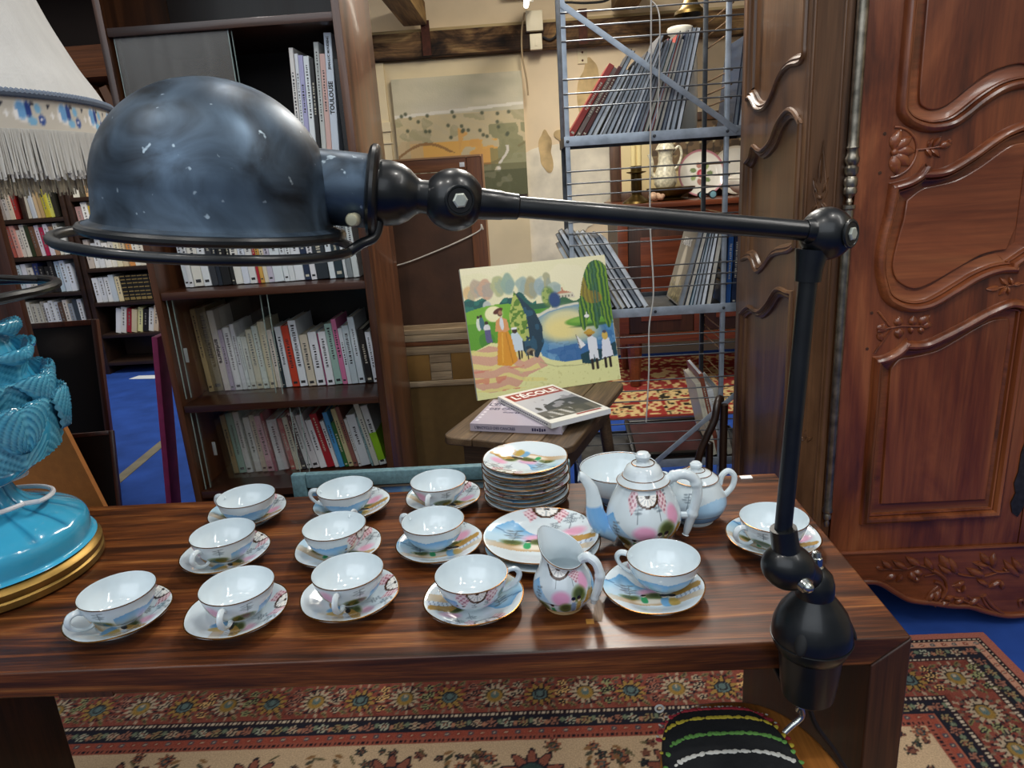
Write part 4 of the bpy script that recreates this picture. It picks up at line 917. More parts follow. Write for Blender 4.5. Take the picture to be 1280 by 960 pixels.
pts = flute([(.0001, .040), (.143, .040), (.1465, .046), (.1475, .066), (.145, .078), (.138, .087), (.118, .100), (.094, .111), (.073, .121), (.058, .138), (.050, .158), (.0495, .168), (.058, .172)], 14, .006, zlim=([.04, .08, .088, .12, .17], [0, 0, .004, .005, .0035]), sharp=.35)
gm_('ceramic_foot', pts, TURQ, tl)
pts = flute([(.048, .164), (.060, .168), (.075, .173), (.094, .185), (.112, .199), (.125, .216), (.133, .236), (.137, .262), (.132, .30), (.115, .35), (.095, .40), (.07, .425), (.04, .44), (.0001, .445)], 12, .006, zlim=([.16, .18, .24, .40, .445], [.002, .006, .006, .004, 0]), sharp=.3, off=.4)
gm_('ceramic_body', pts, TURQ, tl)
def leaf(name, ang, base, path, wid, ribs, seed, fold=0.0):
    P = np.array(smooth_path(path, 12)); n = len(P); m = 27; u = np.linspace(-1, 1, m); t = np.linspace(0, 1, n)
    half = wid*(np.sin(np.pi*np.clip(.20+.80*t, 0, 1))**.65)[:, None]
    half[-1] *= .15
    r = P[:, :1]*np.ones((1, m)); z = P[:, 1:]*np.ones((1, m))
    tang = np.gradient(P, axis=0); tang /= np.linalg.norm(tang, axis=1)[:, None]+1e-9; nr = np.stack([tang[:, 1], -tang[:, 0]], 1)
    rib = ribs*np.abs(np.sin((t[:, None]*15-np.abs(u)[None]*4.2)*math.pi))-ribs*.5 - .004*np.exp(-(u/.12)**2)[None]*-1
    bow = -.012*(u[None]**2)*(1 if fold >= 0 else -1)
    d_ = rib*np.ones((n, 1))+bow*0
    r = r+nr[:, :1]*d_-np.abs(u[None])**2*.010; z = z+nr[:, 1:]*d_-np.abs(u[None])**2*fold
    s = u[None]*half
    a = ang+s/np.maximum(r, .05)
    pts = np.stack([r*np.cos(a), r*np.sin(a), z], -1)
    inner = pts.copy(); rr_ = np.hypot(pts[..., 0], pts[..., 1])[..., None]; inner[..., :2] *= (rr_-.005)/np.maximum(rr_, .01)
    inner[..., 2] -= .0025*np.clip((t-.55)*4, 0, 1)[:, None]
    V = np.concatenate([pts.reshape(-1, 3), inner.reshape(-1, 3)]); N = n*m; F = []
    for i in range(n-1):
        for j in range(m-1):
            q = i*m+j; F.append((q, q+1, q+m+1, q+m)); F.append((N+q, N+q+m, N+q+m+1, N+q+1))
    edge = [j for j in range(m)]+[i*m+m-1 for i in range(1, n)]+[(n-1)*m+j for j in range(m-2, -1, -1)]+[i*m for i in range(n-2, 0, -1)]
    for k in range(len(edge)): p, q = edge[k], edge[(k+1) % len(edge)]; F.append((p, N+p, N+q, q))
    rv = np.clip(np.abs(np.sin((t[:, None]*15-np.abs(u)[None]*4.2)*math.pi))*1.15-.1, 0, 1)[..., None]*np.ones((n, m, 1)); st_ = min(1.0, ribs/.0036)
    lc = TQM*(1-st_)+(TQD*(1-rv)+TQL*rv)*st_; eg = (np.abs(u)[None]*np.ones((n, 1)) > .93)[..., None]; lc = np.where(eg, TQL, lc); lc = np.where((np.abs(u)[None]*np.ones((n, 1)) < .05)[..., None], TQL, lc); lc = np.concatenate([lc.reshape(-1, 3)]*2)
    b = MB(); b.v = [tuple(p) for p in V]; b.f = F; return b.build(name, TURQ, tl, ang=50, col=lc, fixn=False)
rl = random.Random(4)
for k in range(7):   # lower tier, curling over and hanging
    a = 2*math.pi*k/7-.30; leaf('leaf', a, 0, [(.128, .205), (.137, .235), (.143, .275), (.150, .302), (.158, .310), (.163, .298), (.161, .268), (.154, .236)], .078, .0040, k, .004)
for k in range(7):
    a = 2*math.pi*(k+.5)/7-.30; leaf('leaf', a, 0, [(.122, .235), (.132, .280), (.138, .315), (.147, .342), (.156, .345), (.160, .328), (.156, .30)], .074, .0036, 20+k, .004)
for k in range(6):   # upper tiers, open, with thick lips
    a = 2*math.pi*k/6+.05; leaf('leaf', a, 0, [(.108, .285), (.116, .33), (.122, .365), (.132, .388), (.143, .388), (.146, .374)], .072, .0022, 40+k, .008)
for k in range(5):
    a = 2*math.pi*(k+.4)/5; leaf('leaf', a, 0, [(.082, .335), (.092, .38), (.101, .412), (.113, .432), (.122, .428), (.123, .416)], .074, .003, 60+k, .012)
for k in range(4):
    a = 2*math.pi*(k+.1)/4; leaf('leaf', a, 0, [(.045, .385), (.056, .42), (.066, .45), (.077, .466), (.085, .460)], .062, .002, 80+k, .006)
b = MB(); b.lathe([(.030, .43), (.022, .46), (.020, .52), (.024, .53), (.018, .56), (.018, .66), (0, .66)], 32); b.build('lamp_stem', GOLD, tl)
wc = mat('white_cable', '#e6e6ea', .4, 0, .2)
for i, (z0, r0) in enumerate(((.150, .062), (.120, .092))):
    b = MB(); q = [((r0+.012*math.sin(t*1.5+i))*math.cos(t), (r0+.012*math.sin(t*1.5+i))*math.sin(t), z0+.012*math.cos(t+.7+i)+.012) for t in np.linspace(0, 2*math.pi, 60, endpoint=False)]
    b.tube(q, .0042, 8, closed=True); b.build('cord_loop', wc, tl)
# shade
SHW = mat('ivory_fabric', '#bfbfbd', .9, noise=(40, .05), bump=(220, .25), mscale=(1, 1, .15))
sp_ = [(.313, .742), (.300, .770), (.284, .800), (.268, .838), (.255, .872), (.243, .912), (.233, .960), (.225, 1.02), (.219, 1.09), (.216, 1.15)]
pr = smooth_path(sp_, 4)
b = MB(); b.lathe(pr+[(r-.003, z) for r, z in pr[::-1]], 96, closed=True); tag(b.build('shade', SHW, tl), 'ivory fabric shade')
b = MB(); NB = 300
th = np.linspace(0, 2*math.pi, NB*2, endpoint=False)
b.tube([((.3165)*math.cos(t), .3165*math.sin(t), .7405+.0012*(i % 2)) for i, t in enumerate(th)], [.0058 if i % 2 else .0048 for i in range(NB*2)], 8, closed=True); b.build('braid', mat('blue_grey_braid', '#5f6a7a', .85), tl)
# embroidered ribbon
na, nb = 720, 16; th = np.linspace(0, 2*math.pi, na, endpoint=False); zz = np.linspace(.692, .738, nb)
c2_ = Canvas.__new__(Canvas); c2_.x = np.repeat((th*.314)[None], nb, 0); c2_.y = np.repeat(zz[:, None], na, 1); c2_.c = np.zeros((nb, na, 3)); c2_.c[:] = rgb('#cfc8ba')
per = 2*math.pi*.314/30; u = (c2_.x % per)-per/2
v_ = c2_.y-.716
def dab(du, dv, rx, ry, col, a=1): c2_.put(np.clip((1-np.hypot((u-du)/rx, (v_-dv)/ry))*3+.3, 0, 1), col, a)
dab(.0, .004, .012, .015, '#f2f0ee'); dab(-.002, .005, .008, .012, '#6fa6d8'); dab(.008, .006, .0045, .012, '#24408a'); dab(.011, -.008, .007, .006, '#7fb6d8'); dab(-.010, .0, .004, .007, '#f5f3f0')
dab(.0255, -.006, .0055, .007, '#2a4a94'); dab(.0255, -.006, .002, .002, '#e8e8f0'); dab(.022, .008, .0055, .006, '#7fb8dc'); dab(-.027, .012, .003, .003, '#2c2e3c'); dab(-.022, 0, .003, .004, '#f5f3f0'); dab(.015, .014, .002, .003, '#2c2e3c')
c2_.put(np.abs(v_+.021) < .0025, '#efece6')
rad = .3145
gp = np.stack([rad*np.cos(th)[None]*np.ones((nb, 1)), rad*np.sin(th)[None]*np.ones((nb, 1)), c2_.y], -1)
grid_mesh('embroidered_ribbon', gp, c2_.c, mat('ribbon', '#ffffff', .85, vcol=True), tl, wrap=True)
b = MB(); rf = random.Random(2)
for ring, (R_, zt_, zb_, N_, wd) in enumerate(((.3150, .698, .640, 900, .0013), (.3120, .694, .638, 700, .0014))):
    for k in range(N_):
        a = 2*math.pi*k/N_+rf.uniform(-.002, .002); a2 = a+rf.uniform(-.010, .010); R1 = R_+rf.uniform(-.002, .003); z1 = zb_+rf.uniform(-.006, .006)
        for s_ in (0,):
            p0, p1 = Vector((R_*math.cos(a), R_*math.sin(a), zt_)), Vector((R1*math.cos(a2), R1*math.sin(a2), z1)); tx = Vector((-math.sin(a), math.cos(a), 0))*wd; rx_ = Vector((math.cos(a), math.sin(a), 0))*wd
            vs = [p0-tx-rx_*.5, p0+tx-rx_*.5, p0+rx_, p1-tx-rx_*.5, p1+tx-rx_*.5, p1+rx_]
            b.add(vs, [(0, 1, 4, 3), (1, 2, 5, 4), (2, 0, 3, 5)])
tag(b.build('fringe', mat('fringe_thread', '#cfccc4', .85), tl, smooth=False), 'long white thread fringe', kind='stuff')
b = MB()
for k in range(900):
    a = 2*math.pi*k/900; a2 = a+rf.uniform(-.012, .012); R1 = .300+rf.uniform(-.003, .003); z1 = .622+rf.uniform(-.005, .006)
    p0, p1 = Vector((.302*math.cos(a), .302*math.sin(a), .70)), Vector((R1*math.cos(a2), R1*math.sin(a2), z1)); tx = Vector((-math.sin(a), math.cos(a), 0))*.0015; rx_ = Vector((math.cos(a), math.sin(a), 0))*.0012
    b.add([p0-tx, p0+tx, p0+rx_, p1-tx, p1+tx, p1+rx_], [(0, 1, 4, 3), (1, 2, 5, 4), (2, 0, 3, 5)])
tag(b.build('inner_fringe', mat('fringe_inner', '#a89c84', .9), tl, smooth=False), 'brownish inner row of the fringe', kind='stuff')

# ================================================================== things leaning behind the lamp
def slab(poly, th_, M=None): b = MB(); b.prism(poly, 0, th_, M); return b
o = slab([(-.838, .3527), (-.925, .700), (-.978, .915), (-1.000, 1.0), (-1.62, .93), (-1.12, .3527)][::-1], .012).build('fibre_board', mat('orange_fibreboard', '#a86a32', .85, noise=(60, .10), bump=(220, .2)), smooth=False)
o.location = (0, 1.328, .0001); o.rotation_euler = (-math.radians(.8), 0, 0); tag(o, 'orange-brown fibreboard sheet leaning behind the turquoise lamp foot', 'board')
MF = wood('reddish_frame', ['#2c130a', '#4e2412', '#6e361c'], 'z', 12, .4, .2)
t = thing('framed_portrait', 'large glazed dark picture in thin reddish frame leaning before the far left bookcase', 'picture', (-2.154, 3.245, .001), 0, None, rot=(math.radians(-11), 0, math.radians(4)))
Wf, Hf = .82, .815
for (x0_, x1_, z0_, z1_) in ((-.028, 0, 0, Hf), (-Wf, -Wf+.028, 0, Hf)): b = MB(); b.bbox(x0_, x1_, -.018, .012, z0_, z1_, .004); b.build('frame_rail', MF, t)
for (z0_, z1_) in ((0, .028), (Hf-.028, Hf)): b = MB(); b.bbox(-Wf+.0285, -.0285, -.018, .012, z0_, z1_, .004); b.build('frame_rail', MF, t)
cv = Canvas(Wf-.05, Hf-.05, 60, 60, '#17100c'); cv.ell(.32, .52, .2, .16, '#544a42', .7, soft=.9); cv.ell(.50, .60, .10, .14, '#0e0a08', .9, soft=.5); cv.ell(.30, .40, .14, .10, '#6a5a50', .35, soft=.9); cv.ell(.6, .68, .1, .06, '#6a645c', .5, soft=.9)
grid_mesh('portrait', np.stack([cv.x-Wf+.025, np.full(cv.x.shape, -.004), cv.y+.025], -1), cv.c, mat('glazed_print', '#ffffff', .35, 0, 0, vcol=True, spec=.25), t)
b = MB(); b.box(-Wf+.02, -.02, .0, .008, .02, Hf-.02); b.build('backing', mat('kraft', '#5c452c', .9), t, smooth=False)
t = thing('small_picture', 'small thin brown picture frame leaning in front of the large dark picture', 'frame', (-1.83, 2.72, .001), 0, None, rot=(math.radians(-14), 0, math.radians(6)))
for (x0_, x1_, z0_, z1_) in ((-.018, 0, 0, .42), (-.50, -.482, 0, .42)): b = MB(); b.bbox(x0_, x1_, -.01, .008, z0_, z1_, .003); b.build('frame_rail', MF, t)
for (z0_, z1_) in ((0, .018), (.402, .42)): b = MB(); b.bbox(-.4815, -.0185, -.01, .008, z0_, z1_, .003); b.build('frame_rail', MF, t)
b = MB(); b.box(-.485, -.015, 0, .006, .012, .408); b.build('picture', mat('dark_print', '#16110d', .25), t, smooth=False)
t = thing('door_panel', 'tall reddish brown wooden panel standing at the left edge behind the turquoise lamp', 'panel', (-1.893, 2.55, .001))
MP = wood('red_brown_panel', ['#2e160c', '#552914', '#7a4022'], 'z', 7, .5, .1, .9)
b = MB(); b.bbox(-.06, 0, -.012, .018, 0, 1.62, .005); b.build('stile', MP, t); b = MB(); b.bbox(-.72, -.66, -.012, .018, 0, 1.62, .005); b.build('stile', MP, t)
b = MB(); b.bbox(-.662, -.058, -.002, .010, .06, 1.56, .002); b.build('field', MP, t)
for z0_ in (0, .78, 1.54): b = MB(); b.bbox(-.659, -.061, -.012, .018, z0_, z0_+.08, .004); b.build('rail', MP, t)

# ================================================================== stool with embroidered cushion pushed under the table
MO = wood('honey_beech', ['#6e3f18', '#a5672c', '#bf8040'], 'y', 9, .4, .2)
st = thing('cushioned_stool', 'honey wood stool pushed under the table front with black embroidered cushion', 'stool', (.27, .74, 0))
def sup(cx, cy, rx, ry, n, e=3.2):
    out = []
    for i in range(n):
        t_ = 2*math.pi*i/n; c, s = math.cos(t_), math.sin(t_)
        out.append((cx+rx*math.copysign(abs(c)**(2/e), c), cy+ry*math.copysign(abs(s)**(2/e), s)))
    return out
pl = sup(-.008, -.05, .130, .232, 56, 2.5)
vs = [(x, y, .512) for x, y in pl]+[(x, y, .545) for x, y in pl]; n_ = len(pl); b = MB(); b.add(vs, [tuple(range(n_))[::-1], tuple(range(n_, 2*n_))]+[(i, (i+1) % n_, (i+1) % n_+n_, i+n_) for i in range(n_)]); so = b.build('seat_board', MO, st); bv = so.modifiers.new('r', 'BEVEL'); bv.width = .006; bv.segments = 3; bv.limit_method = 'ANGLE'
for sx in (-1, 1):
    for sy in (-1, 1): b = MB(); b.tube([(-.012+sx*.085, -.07+sy*.17, .513), (-.012+sx*.10, -.07+sy*.19, .013)], [.018, .013], 14); b.build('leg', MO, st)
CB = mat('black_canvas', '#1b1d20', .95, noise=(120, .2), bump=(300, .4))
RX, RY, CXc, CYc = .098, .225, -.032, -.064
def cush(u, v):
    """u, v in [-1, 1] -> point on the pillow top"""
    e = 3.4; r = (abs(u)**e+abs(v)**e)**(1/e)
    z = .5495+.026*max(0, 1-r**3.2)**.5+.004*max(0, 1-r)
    return (CXc+RX*u, CYc+RY*v, z)
b = MB(); nr, na = 14, 64
pr_ = sup(0, 0, 1, 1, na, 3.4)
vs = [cush(0, 0)]; fs = []
for i in range(1, nr+1):
    q = (i/nr)**.7; vs += [cush(x*q, y*q) for x, y in pr_]
for x, y in pr_: vs.append((CXc+RX*x*.985, CYc+RY*y*.985, .5462))
for j in range(na): fs.append((0, 1+j, 1+(j+1) % na))
for i in range(nr):
    for j in range(na): a_, b_ = 1+i*na, 1+(i+1)*na; fs.append((a_+j, b_+j, b_+(j+1) % na, a_+(j+1) % na))
fs.append(tuple(1+nr*na+j for j in range(na))[::-1]); b.add(vs, fs); cu_ = b.build('cushion', CB, st, ang=70)
re = random.Random(8)
for nm, q, col in (('white_edging', .975, '#cfcfc6'), ('red_stitching', .93, '#a8303c'), ('yellow_stitching', .82, '#c8b43a'), ('green_stitching', .66, '#5f9446'), ('white_stitching', .50, '#d0cfc8'), ('red_stitching', .34, '#a8303c'), ('yellow_stitching', .18, '#c8b43a')):
    b = MB(); n_ = 30
    for k in range(n_):
        u = -.93+1.86*k/(n_-1)+re.uniform(-.01, .01); v = q-.10*abs(u)**3*(1 if q > .4 else .6)-(max(0, abs(u)-.82))**1*1.1
        p = Vector(cush(u, v)); sz = re.choice((1, 1, .62)) * (.45 if nm == 'white_edging' else 1)
        b.sphere((p.x, p.y, p.z-.0002), .0046*sz, 8, 5, (1.25, .85, .4), rotM('Z', re.uniform(-.9, .9)))
    tag(b.build(nm, mat('thread_'+col[1:], col, .8), cu_), None, kind='stuff')
b = MB(); b.tube([(CXc-RX*.84+.006*math.cos(t_), CYc+RY*.93, .566+.006*math.sin(t_)) for t_ in np.linspace(0, 2*math.pi, 18, endpoint=False)], .0016, 6, closed=True); b.build('button_loop', mat('loop_white', '#d8d8d2', .6), cu_)
# ================================================================== tall bookcase with sliding glass
MH = wood('mahogany_case', ['#26130b', '#432513', '#623a20', '#784a2c'], 'z', 10, .36, .3, .9, .2)
MHX = wood('mahogany_shelf', ['#22110a', '#3a1e11', '#54301c'], 'x', 10, .32, .3, .9, .2)
DK = wood('case_inside', ['#0f0907', '#1a100b', '#24160f'], 'z', 8, .5, .1)
BX, BY = -1.098, 2.0; BW = .640
bc_ = thing('tall_bookcase', 'tall mahogany bookcase with sliding glass doors, directly behind the black lampshade', 'bookcase', (BX, BY, 0))
b = MB(); b.bbox(0, .020, 0, .40, 0, 2.35, .002); b.build('side_panel', MH, bc_); b = MB(); b.bbox(BW-.022, BW, 0, .40, 0, 2.35, .002); b.build('side_panel', MH, bc_)
b = MB(); b.box(.021, BW-.023, .385, .398, .06, 2.3); b.build('back_panel', DK, bc_, smooth=False)
SHZ = [.10, .462, .745, 1.090, 1.435, 1.787, 2.15]
for z in SHZ: b = MB(); b.bbox(.0205, BW-.0225, .004, .384, z-.022, z, .002); b.build('shelf', MHX, bc_)
b = MB(); b.box(.0205, BW-.0225, .03, .05, 0, .077); b.build('plinth', MHX, bc_)
# dusty sliding glass
gm, nt, pb = newmat('dusty_glass'); MATS['dusty_glass'] = gm
pb.inputs['Base Color'].default_value = (.86, .93, .92, 1); pb.inputs['Roughness'].default_value = .05; pb.inputs['Transmission Weight'].default_value = 1.0; pb.inputs['IOR'].default_value = 1.45; pb.inputs['Alpha'].default_value = .10
gd, nt, pb = newmat('grimy_glass'); MATS['grimy_glass'] = gd
pb.inputs['Base Color'].default_value = (.16, .15, .135, 1); pb.inputs['Roughness'].default_value = .22
tc = nd(nt, 'ShaderNodeTexCoord'); nz_ = nd(nt, 'ShaderNodeTexNoise'); nz_.inputs['Scale'].default_value = 5; mp = nd(nt, 'ShaderNodeMapping'); mp.inputs['Scale'].default_value = (6, 1, .6)
nt.links.new(tc.outputs['Object'], mp.inputs[0]); nt.links.new(mp.outputs[0], nz_.inputs['Vector'])
mr = nd(nt, 'ShaderNodeMapRange'); mr.inputs['To Min'].default_value = .25; mr.inputs['To Max'].default_value = .85; nt.links.new(nz_.outputs['Fac'], mr.inputs['Value']); nt.links.new(mr.outputs[0], pb.inputs['Alpha'])
GE = mat('glass_edge', '#9fb4ae', .15, 0, .5)
def glass(x0, x1, y, z0, z1, m, pull=None):
    b = MB(); b.box(x0+.0015, x1-.0015, y, y+.004, z0, z1); o = b.build('glass_door', m, bc_, smooth=False)
    for xx in (x0, x1-.0015): b = MB(); b.box(xx, xx+.0015, y-.0002, y+.0042, z0, z1); b.build('polished_edge', GE, o, smooth=False)
    if pull:
        b = MB(); b.bbox(pull[0]-.0055, pull[0]+.0055, y-.0035, y-.0002, pull[1]-.022, pull[1]+.022, .003); b.build('finger_pull', mat('clear_pull', '#8a8f8c', .15, 0, .5), o)
glass(.026, .325, .018, .764, 1.067, MATS['dusty_glass'], (.055, .90)); glass(.036, .300, .030, .764, 1.066, MATS['dusty_glass'])
glass(.030, .340, .018, .464, .722, MATS['dusty_glass'], (.085, .60)); glass(.040, .365, .030, .464, .722, MATS['dusty_glass'])
glass(.028, .335, .018, 1.437, 1.764, MATS['grimy_glass']); glass(.036, .34, .030, 1.437, 1.764, MATS['dusty_glass'])
# rows of books: x positions at the base, thickness, height, depth, colour, lean
CASE = 'tall glass-fronted bookcase'
def row(z, y, lean, items, rowname, seed, extra=None):
    r = random.Random(seed)
    for i, it in enumerate(items):
        x, w, h, c = it[:4]; a = it[4] if len(it) > 4 and it[4] is not None else lean
        w *= .97
        if a < 0: M = T(x, y+r.uniform(0, .006), z+.0006+math.sin(-a)*w) @ rotM('Y', a)
        else: M = T(x+w, y+r.uniform(0, .006), z+.0006+math.sin(a)*w) @ rotM('Y', a) @ T(-w, 0, 0)
        if a < 0: pass
        lab = it[5] if len(it) > 5 and it[5] else f'{cname(c)} book, {ORD[i]} from left on the {rowname} shelf of the {CASE}'
        has_t = len(it) > 6
        o = book(w, h, r.uniform(.13, .17), c, M, lab, f'books on the {rowname} shelf of the {CASE}', seed=seed*50+i, bars=not has_t, ink=INK if rgb(c)[0]+rgb(c)[1]+rgb(c)[2] > 1.2 else mat('print_pale', '#c9c3ae', .5))
        if has_t:
            for s, size, pos, tm, flip in it[6]:
                Mt = T(w*.5, -.0005, h*pos) @ rotM('X', math.pi/2) @ rotM('Z', math.pi/2 if flip else -math.pi/2)
                text(s, size, tm, Mt, o, bold=size*.035)
px = .00255
def xs3(v): return -1.060+(v-250.5)*px     # photo column at shelf height to metres along the shelf
TK = mat('print_black', '#141416', .5); TR = mat('print_red', '#a83040', .5); TB = mat('print_blue', '#3a55a8', .5); TY = mat('print_yellow', '#d8c83a', .5)
s3 = []
def add3(x0, x1, h, c, lean=None, lab=None, tx=None):
    x, w = xs3(x0), (x1-x0)*px
    e = [x, w, h, c, lean, lab]
    if tx: e.append(tx)
    s3.append(tuple(e))
add3(250.5, 257, .27, '#b9a678', -.05); add3(257.3, 270, .272, '#7d7458', -.05); add3(270.3, 278.5, .262, '#e6e2d8', -.05, 'white book with lettering angleterre and dark label, behind dusty glass', [('angleterre', .019, .50, TK, False)])
add3(279, 284.5, .20, '#b9abc6', -.05); add3(285, 293.7, .205, '#e8ebee', -.05); add3(294, 299.3, .215, '#e4e8ec', -.05); add3(300, 304.5, .175, '#dfe8e6', -.05); add3(305, 312, .172, '#d6ddd6', -.05)
add3(312.5, 320.5, .195, '#cfc6a8', -.05); add3(320.8, 328, .205, '#d4e2de', -.05); add3(329, 338, .218, '#dcd4b4', -.05); add3(338.5, 345, .19, '#e2d8cc', -.05); add3(345.3, 348.5, .185, '#23343c', -.05); add3(349, 357, .198, '#d6dbe0', -.05)
add3(357.5, 366.5, .20, '#c8432a', -.05); add3(367, 377, .215, '#e4e9ee', -.05); add3(378, 388, .168, '#d5cbb6', -.05); add3(388.8, 399.8, .175, '#e8ebf0', -.05); add3(400.2, 401.8, .17, '#a02c68', -.05); add3(402, 411.5, .175, '#e8ebef', -.05)
add3(411.8, 421, .198, '#9fbfb4', -.06); add3(421.3, 427.5, .212, '#d87aa4', -.06); add3(427.8, 433, .182, '#dfe6ec', -.06); add3(433.3, 441.5, .190, '#cfdde2', -.06); add3(441.8, 450, .215, '#dbe6ec', -.06, 'pale blue book with pink label at its head, seventh from right on the middle shelf')
add3(452, 460, .175, '#1f1a14', -.07); add3(460.5, 467.5, .165, '#dfe3ea', -.07); add3(468, 471.5, .17, '#1a1a16', -.07); add3(471.8, 474, .165, '#d8dde4', -.07)
row(.745, 2.145, -.05, s3, 'third', 3)
def xs4(v): return -1.083+(v-262)*.00258
s4 = []
def add4(x0, x1, h, c, lean, lab=None, tx=None): s4.append((xs4(x0), (x1-x0)*.00258, h, c, lean, lab)+((tx,) if tx else ()))
for a in [(285, 291.5, .205, '#a58a5c', -.07), (292, 301.5, .21, '#8fb3a2', -.07), (302, 310, .213, '#d5dcdc', -.07), (310.3, 313, .15, '#8f8a7c', -.07), (313.2, 321.5, .192, '#d8dcdc', -.08), (322, 329, .20, '#c8c2a8', -.08), (329.3, 337.5, .195, '#d7aeb8', -.09), (338, 341.5, .205, '#9c2c4c', -.09), (343, 356, .178, '#d4dbdc', -.09), (359, 365.5, .182, '#a82430', -.12), (366, 373, .186, '#d6d4bc', -.12), (373.5, 379.5, .19, '#1c1f22', -.14), (380, 387, .20, '#cfd4d6', -.19), (387.5, 397, .19, '#d4d2d4', -.18), (397.5, 406, .17, '#e4e6e8', -.17), (406.4, 416, .19, '#a8202c', -.19), (416.3, 421.5, .165, '#dfe2e4', -.19), (422, 428.5, .195, '#4f9cd4', -.17), (429, 434, .16, '#2f6a34', -.18), (434.3, 440.5, .205, '#c6bd90', -.18), (441, 446.5, .212, '#8c5a50', -.18), (447, 451, .17, '#d8dad8', -.18), (451.3, 463, .18, '#dbe2e6', -.18), (463.3, 465.8, .175, '#8fb4b8', -.18), (467, 474, .22, '#d2d4c6', -.2)]: add4(*a)
add4(474.5, 483.5, .21, '#d3d8d6', -.2, 'white book with bright lime green lower half, rightmost on the fourth shelf')
row(.462, 2.135, -.1, s4, 'fourth', 4)
lb_ = [o for o in C.objects if o.get('label', '').startswith('white book with bright lime')][0]
b = MB(); b.box(-.0004, (483.5-474.5)*.00258*.97+.0004, -.0006, .14, .018, .115); tag(b.build('lime_band', mat('lime_paper', '#8fc41a', .5), lb_, smooth=False), 'lime green lower half')
def xs2(v): return -1.045+(v-232)*.00242
s2 = []
def add2(x0, x1, h, c): s2.append((xs2(x0), (x1-x0)*.00242, h, c, -.05, None))
for a in [(233, 239, .235, '#dfe5ec'), (239.3, 245, .23, '#e4e6e8'), (245.3, 257, .228, '#e6e4da'), (257.4, 267, .23, '#e6ebee'), (267.4, 275.5, .235, '#33363c'), (275.8, 281, .20, '#1c2430'), (281.4, 292.5, .225, '#121214'), (292.8, 297, .22, '#1b1c1e'), (297.3, 307, .215, '#e4e3da'), (307.4, 316, .21, '#dde3ee'), (316.4, 325, .215, '#e2e3e0'), (325.3, 328.5, .21, '#b02434'), (328.8, 333.5, .215, '#d8a850'), (333.8, 339, .212, '#e2d9c2'), (339.3, 346, .21, '#c6c0d0'), (346.3, 358.5, .21, '#dde6ea'), (358.8, 365, .205, '#e2e8ec'), (365.3, 372, .208, '#dfe4e6'), (372.3, 383.5, .215, '#e4e8ec'), (383.8, 391.5, .21, '#26324c'), (391.8, 399, .205, '#e2e2e6'), (399.3, 414.5, .215, '#2b3238'), (414.8, 422, .25, '#dde6ea'), (422.3, 433, .235, '#26363e'), (433.3, 437, .225, '#e2e6e6'), (437.3, 444, .24, '#8f9698'), (444.3, 452, .245, '#dfe6e4')]: add2(*a)
row(1.090, 2.085, -.05, s2, 'second', 2)
x5 = -.640
s1 = [(x5, .012, .285, '#e6e2dc', .05), (x5+.0125, .010, .27, '#e2e6ea', .05), (x5+.023, .013, .265, '#b0aed4', .05), (x5+.0365, .016, .262, '#e6ecee', .05), (x5+.053, .0125, .255, '#191a1c', .05), (x5+.066, .014, .295, '#c8cbc6', .055), (x5+.0805, .015, .265, '#dfb8ae', .055),
      (x5+.096, .021, .315, '#dbe5f0', .055, 'white book titled TOULOUSE at the right end of the top shelf', [('TOULOUSE', .0165, .48, TK, True), ('JEAN-LUC MOUDENC', .0085, .84, INK, True)])]
row(1.435, 2.07, .08, s1, 'top', 1)
book(.022, .25, .16, '#16171a', T(-.4875-.0225, 2.075, 1.4356), 'black book squeezed against the right side of the top shelf', 'books on the top shelf of the '+CASE, seed=77)
tb1 = [o for o in C.objects if o.get('label', '').startswith('white book titled')]
tag(bookflat := book(.018, .24, .15, '#d9d2bd', T(-.93, 2.10, 1.8056) @ rotM('Y', math.pi/2) @ T(0, 0, 0), 'cream book lying flat on the highest shelf of the '+CASE, 'books on the highest shelf'), None)
# loose items left of the case
b = MB(); b.bbox(-.010, .010, 0, .07, 0, .93, .004); o = b.build('magenta_board', mat('magenta_cloth', '#7c1a4c', .7, noise=(20, .2)), loc=(-1.215, 2.06, 0), rot=(0, math.radians(-3.5), 0)); o.location = (-1.345, 2.20, .002); o.rotation_euler = (0, math.radians(7.0), 0); tag(o, 'narrow magenta cloth-covered board leaning against the left side of the tall bookcase', 'board')
# ================================================================== framed backs and cardboard between bookcase and rack
MRW = wood('raw_frame_wood', ['#4a2713', '#73411f', '#94603a'], 'z', 12, .6, 0); MRX = wood('raw_frame_wood_x', ['#4a2713', '#73411f', '#94603a'], 'x', 12, .6, 0)
MPAL = wood('pale_slat', ['#8a6f50', '#b39a78', '#cdb898'], 'x', 14, .8, 0)
t = thing('picture_back', 'brown framed picture seen from its back with white string, beside the tall bookcase', 'picture', (-.36, 2.66, .002))
fx0, fx1 = -.235, .198
for a, c in ((fx0, fx0+.055), (fx1-.055, fx1)): b = MB(); b.bbox(a, c, 0, .022, 0, 1.425, .003); b.build('frame_rail', MRW, t)
for z0, z1 in ((1.38, 1.425), (0, .05), (.775, .815)): b = MB(); b.bbox(fx0+.0555, fx1-.0555, 0, .022, z0, z1, .003); b.build('frame_rail', MRX, t)
b = MB(); b.box(fx0+.003, fx1-.003, -.001, .021, 1.4255, 1.432); b.box(fx1, fx1+.006, -.002, .020, 0, 1.432); b.build('gilt_edge', mat('pale_edge', '#a97c55', .6), t, smooth=False)
b = MB(); b.box(fx0+.055, fx1-.055, .008, .014, .05, .775); b.box(fx0+.055, fx1-.055, .008, .014, .815, 1.30); b.build('backing_board', mat('brown_hardboard', '#4f3322', .7, noise=(7, .3), bump=(60, .3)), t, smooth=False)
